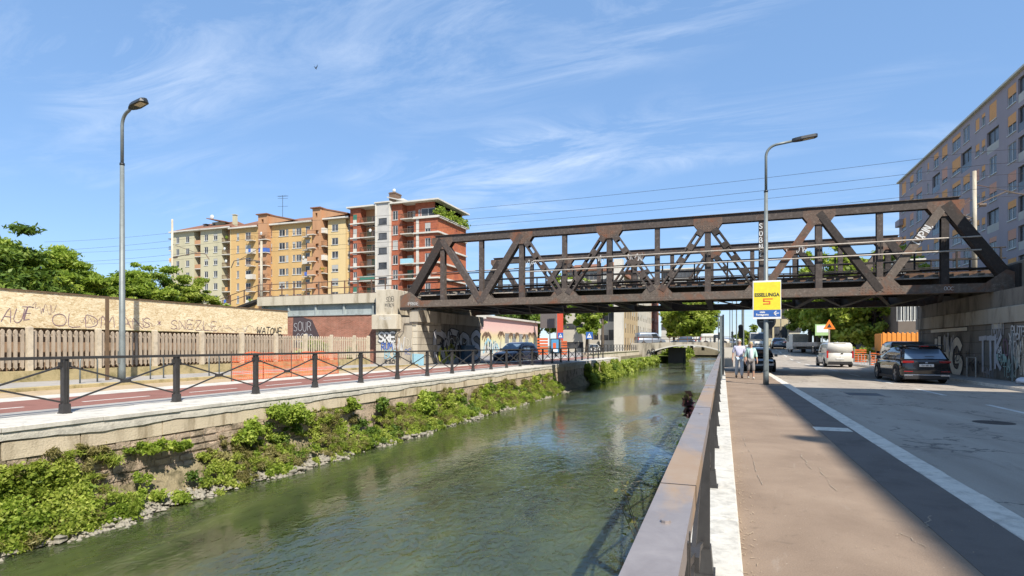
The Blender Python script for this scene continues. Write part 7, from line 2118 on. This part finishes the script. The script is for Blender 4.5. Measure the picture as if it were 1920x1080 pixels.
# hoop rail in the right grass
b = MB(); b.tube([(0, 0, 0), (0, 0, .8)], .025, 6); b.tube([(0, 0, .78), (0, 1.2, .78)], .025, 6); b.tube([(0, 1.2, 0), (0, 1.2, .8)], .025, 6); hm2 = b.mesh('hoop', M['pipe'])
for i in range(5): setp(link('hoop_rail', hm2, Matrix.Translation((10.5, 44 + i * 2.2, .02))), ('nearest', 'second', 'third', 'fourth', 'farthest')[i] + ' of the thin pale hoop rails on the right pavement beyond the bridge', 'railing', 'hoop rails on the right pavement')

# ================================================================== TREES
def treeu(u, X, H, cr, m, n, leaf, label, **k):
    k.setdefault('flat', .4); k.setdefault('asp', 2.6)
    return tree('tree', X, YatX(u, X), 0, H, cr, m, n, leaf, label=label, **k)
treeu(38, -28.5, 6.2, 2.9, 'leaf', 114000, 0.081, 'large leafy tree at the left edge behind the board hoarding', clumps=170, squash=.62, lowcrown=1.4, clr=.15)
treeu(128, -30, 5.7, 2.6, 'leaf', 76000, 0.081, 'spreading tree with drooping branches right of the leftmost tree', clumps=120, squash=.6, lowcrown=1.0, clr=.16)
treeu(-40, -27, 6.6, 2.6, 'leaf_dark', 30400, 0.093, 'dark leafy tree cut off by the left picture edge', clumps=60, squash=.7, lowcrown=1.0)
treeu(175, -31, 4.2, 1.6, 'leaf', 22800, 0.081, 'low sprawling tree at the gap left of the street lamp', clumps=50, squash=.6, lowcrown=.8)
treeu(218, -33, 6.1, 2.0, 'leaf', 30400, 0.087, 'dark tree directly behind the left street lamp', clumps=60, squash=.7, lowcrown=.6)
treeu(262, -33, 6.8, 2.5, 'leaf', 53200, 0.087, 'round tree just right of the left street lamp', clumps=90, squash=.7, lowcrown=.8, clr=.18)
treeu(312, -34, 6.8, 2.3, 'leaf_dark', 34200, 0.087, 'dark tree between the two round trees behind the hoarding', clumps=60, squash=.7, lowcrown=.6)
treeu(355, -33, 6.8, 2.1, 'leaf_yellow', 45600, 0.081, 'light green tree hiding the foot of the beige apartment building', clumps=80, squash=.8, lowcrown=.8, clr=.18)
bush('bush', XatY(425, 27), 27, 2.9, .9, 1.3, 'leaf', 2600, .12, label='small bright bush above the hoarding by the viaduct stairs', axis=(1, .6))
bush('bush', XatY(470, 30), 30, 2.6, 1.2, .7, 'leaf_dark', 1800, .12, label='low creeper on top of the hoarding near the viaduct')
bush('bush', XatY(590, 28.3), 28.3, .6, 1.0, 1.2, 'leaf_yellow', 2600, .13, label='light green bush behind the picket fence in front of the brick infill')
bush('bush', XatY(655, 28.3), 28.5, .5, .5, 1.0, 'leaf', 900, .1, label='small weed by the end of the picket fence')
tree('tree', XatY(1297, 128), 128, .5, 12.8, 5.4, 'leaf_yellow', 30000, .42, label='big light green tree beyond the arch bridge', clumps=150, squash=.75, lowcrown=1.2, clr=.2)
tree('tree', XatY(1264, 138), 138, .5, 12.5, 3.4, 'leaf', 15000, .42, label='darker tree left of the big tree beyond the arch bridge', clumps=80, lowcrown=2, clr=.2)
tree('tree', XatY(1318, 135), 135, .5, 12.5, 3.2, 'leaf', 15000, .5, label='tall light tree at the right of the group beyond the arch bridge', clumps=80, lowcrown=2, clr=.2)
tree('tree', XatY(1100, 92), 92, .2, 11.5, 2.4, 'leaf', 9000, .34, label='leafy street tree above the white parked car', clumps=60, lowcrown=1.8, clr=.24)
tree('tree', XatY(1130, 104), 104, .2, 13, 1.9, 'leaf', 6000, .34, label='street tree in front of the pale grey house', clumps=60, lowcrown=5, clr=.2)
tree('tree', XatY(1010, 98), 98, .2, 11, 5.5, 'leaf_dark', 14000, .42, label='dark tree rising behind the mural building', clumps=70, lowcrown=3, clr=.2)
tree('tree', XatY(1070, 130), 130, .2, 18.5, 6, 'leaf', 14000, .5, label='tall tree seen through the left truss bays beside the red roof', clumps=70, clr=.2)
tree('tree', XatY(960, 110), 110, .2, 10, 5, 'leaf_dark', 9000, .45, label='tree behind the roof of the mural building', clumps=50, clr=.2)
for u, Y_, H_, cr, mt, lb in ((1518, 106, 14.5, 4.2, 'leaf_yellow', 'street tree just right of the yellow sign'), (1534, 97, 14.0, 4.6, 'leaf', 'dense dark tree above the flatbed truck'), (1562, 78, 13.5, 5.2, 'leaf', 'dark tree behind the orange triangle sign'), (1600, 76, 12.5, 5.0, 'leaf_yellow', 'broad tree above the white van'), (1640, 72, 11.5, 4.8, 'leaf_yellow', 'sunlit tree left of the brown building'), (1668, 80, 14.0, 4.6, 'leaf_yellow', 'light green tree touching the mauve building'), (1530, 128, 16, 6.0, 'leaf_dark', 'far dark tree behind the dense roadside tree'), (1585, 112, 16, 6, 'leaf', 'far tree rising above the deck of the truss')):
    tree('tree', XatY(u, Y_), Y_, .2, H_, cr, mt, 20000, .32, label=lb, clumps=120, lowcrown=(2.6 if Y_ > 90 else .7), clr=.16)
bush('bush', XatY(1608, 62), 62, 0, 1.6, 1.3, 'leaf_yellow', 2200, .15, label='low yellow bush left of the orange net'); bush('bush', XatY(1400, 96), 96, 1.2, 1.8, 4.0, 'leaf_yellow', 2200, .3, label='bright bush behind the traffic lights')
bush('bush', 13.4, 50, 0, 1.6, .6, 'leaf_yellow', 3000, .12, label='flat sunlit bush beside the right pavement'); bush('bush', -7.5, 112, -1.2, 3, 2.4, 'leaf_yellow', 3000, .3, label='bright reeds seen under the arch bridge')

# ================================================================== OVERHEAD LINE
def wire_mast(x, y, z0, H, label, arms=(), r=.14, m='concrete_light'):
    T = empty('catenary_mast', (x, y, z0), 0, label, 'mast')
    b = MB(); b.tube([(0, 0, 0), (0, 0, H)], [r, r * .7], 10); b.loc('pole', M[m], T, True)
    for (dx_, zz, ln, cv) in arms:
        b = MB(); s = 1 if dx_ > 0 else -1
        b.tube([(0, 0, zz), (s * ln * .55, 0, zz + cv), (s * ln * .9, 0, zz + cv * .6), (s * ln, 0, zz - .35)], .035, 6)
        b.tube([(0, 0, zz + 1.1), (s * ln * .7, 0, zz + cv * .9)], .02, 5); b.tube([(s * .2, 0, zz), (s * .5, 0, zz)], .09, 8)
        b.loc('arm', M['rust_pale'], T)
    return T
wire_mast(XatY(1827, 36.2), 36.2, 4.9, 5.7, 'pale catenary mast with insulator arms at the right end of the truss bridge', ((1, 3.9, 2.4, .6), (-1, 3.2, 1.4, .4)), .13)
wire_mast(XatY(323, 34), 34, 4.5, Zat(411, XatY(323, 34), 34) - 4.5, 'tall pale catenary mast in front of the beige apartment building', ((1, 4.2, 4.0, .2),), .11)
wire_mast(XatY(490, 34), 34, 4.5, Zat(452, XatY(490, 34), 34) - 4.5, 'shorter catenary mast in front of the orange stair tower', ((-1, 3.4, 3.0, .3),), .12)
def wire(name, a, b_, sag, r=.009, label=''):
    b = MB(); a = Vector(a); b_ = Vector(b_); pts = []
    for i in range(25):
        t = i / 24; p = a.lerp(b_, t); p.z -= sag * 4 * t * (1 - t); pts.append(p)
    b.tube(pts, r, 4); return b.put(name, M['dark_steel'], label=label, cat='cable', group='overhead railway wires')
for y_, z_, lb, trk in ((34.1, 10.35, 'upper', 'near'), (34.1, 9.2, 'lower', 'near'), (38.4, 10.9, 'upper', 'far'), (38.4, 9.7, 'lower', 'far'), (36.2, 11.6, 'topmost', 'middle')):
    wire('overhead_wire', (-62, y_, z_), (-38, y_, z_ - .1), .25, label=f'{lb} wire of the {trk} track above the viaduct at the left')
    wire('overhead_wire', (-38, y_, z_ - .1), (12.2, y_, z_), .5, label=f'{lb} wire of the {trk} track crossing the sky above the truss bridge')
    wire('overhead_wire', (12.2, y_, z_), (40, y_, z_ + .1), .3, label=f'{lb} wire of the {trk} track in front of the mauve building')
# bird
T = empty('bird', (XatY(592, 40), 40, Zat(128, XatY(592, 40), 40)), R(20), 'small dark bird flying high in the blue sky', 'bird')
b = MB(); b.ell((0, 0, 0), (.05, .17, .045), 10, 7, lambda p: Vector((p.x * (1 - .5 * max(0, -p.y)), p.y, p.z))); b.ell((0, .17, .02), (.03, .045, .03), 8, 6); b.loc('body', M['dark_lamp'], T, True)
for s in (-1, 1):
    b = MB(); pts = [(s * .03, .07, .02), (s * .12, .08, .18), (s * .16, -.02, .36), (s * .1, -.02, .2), (s * .03, -.05, .02)]
    b.add([(x, y, z) for x, y, z in pts] + [(x, y, z - .012) for x, y, z in pts], [(0, 1, 2, 3, 4), (9, 8, 7, 6, 5)] + [(i, (i + 1) % 5, 5 + (i + 1) % 5, 5 + i) for i in range(5)]); b.loc('wing', M['dark_lamp'], T)
b = MB(); b.prism([(-.02, -.12), (.02, -.12), (.06, -.3), (0, -.22), (-.06, -.3)], -.006, .006, 'z'); b.loc('tail', M['dark_lamp'], T)
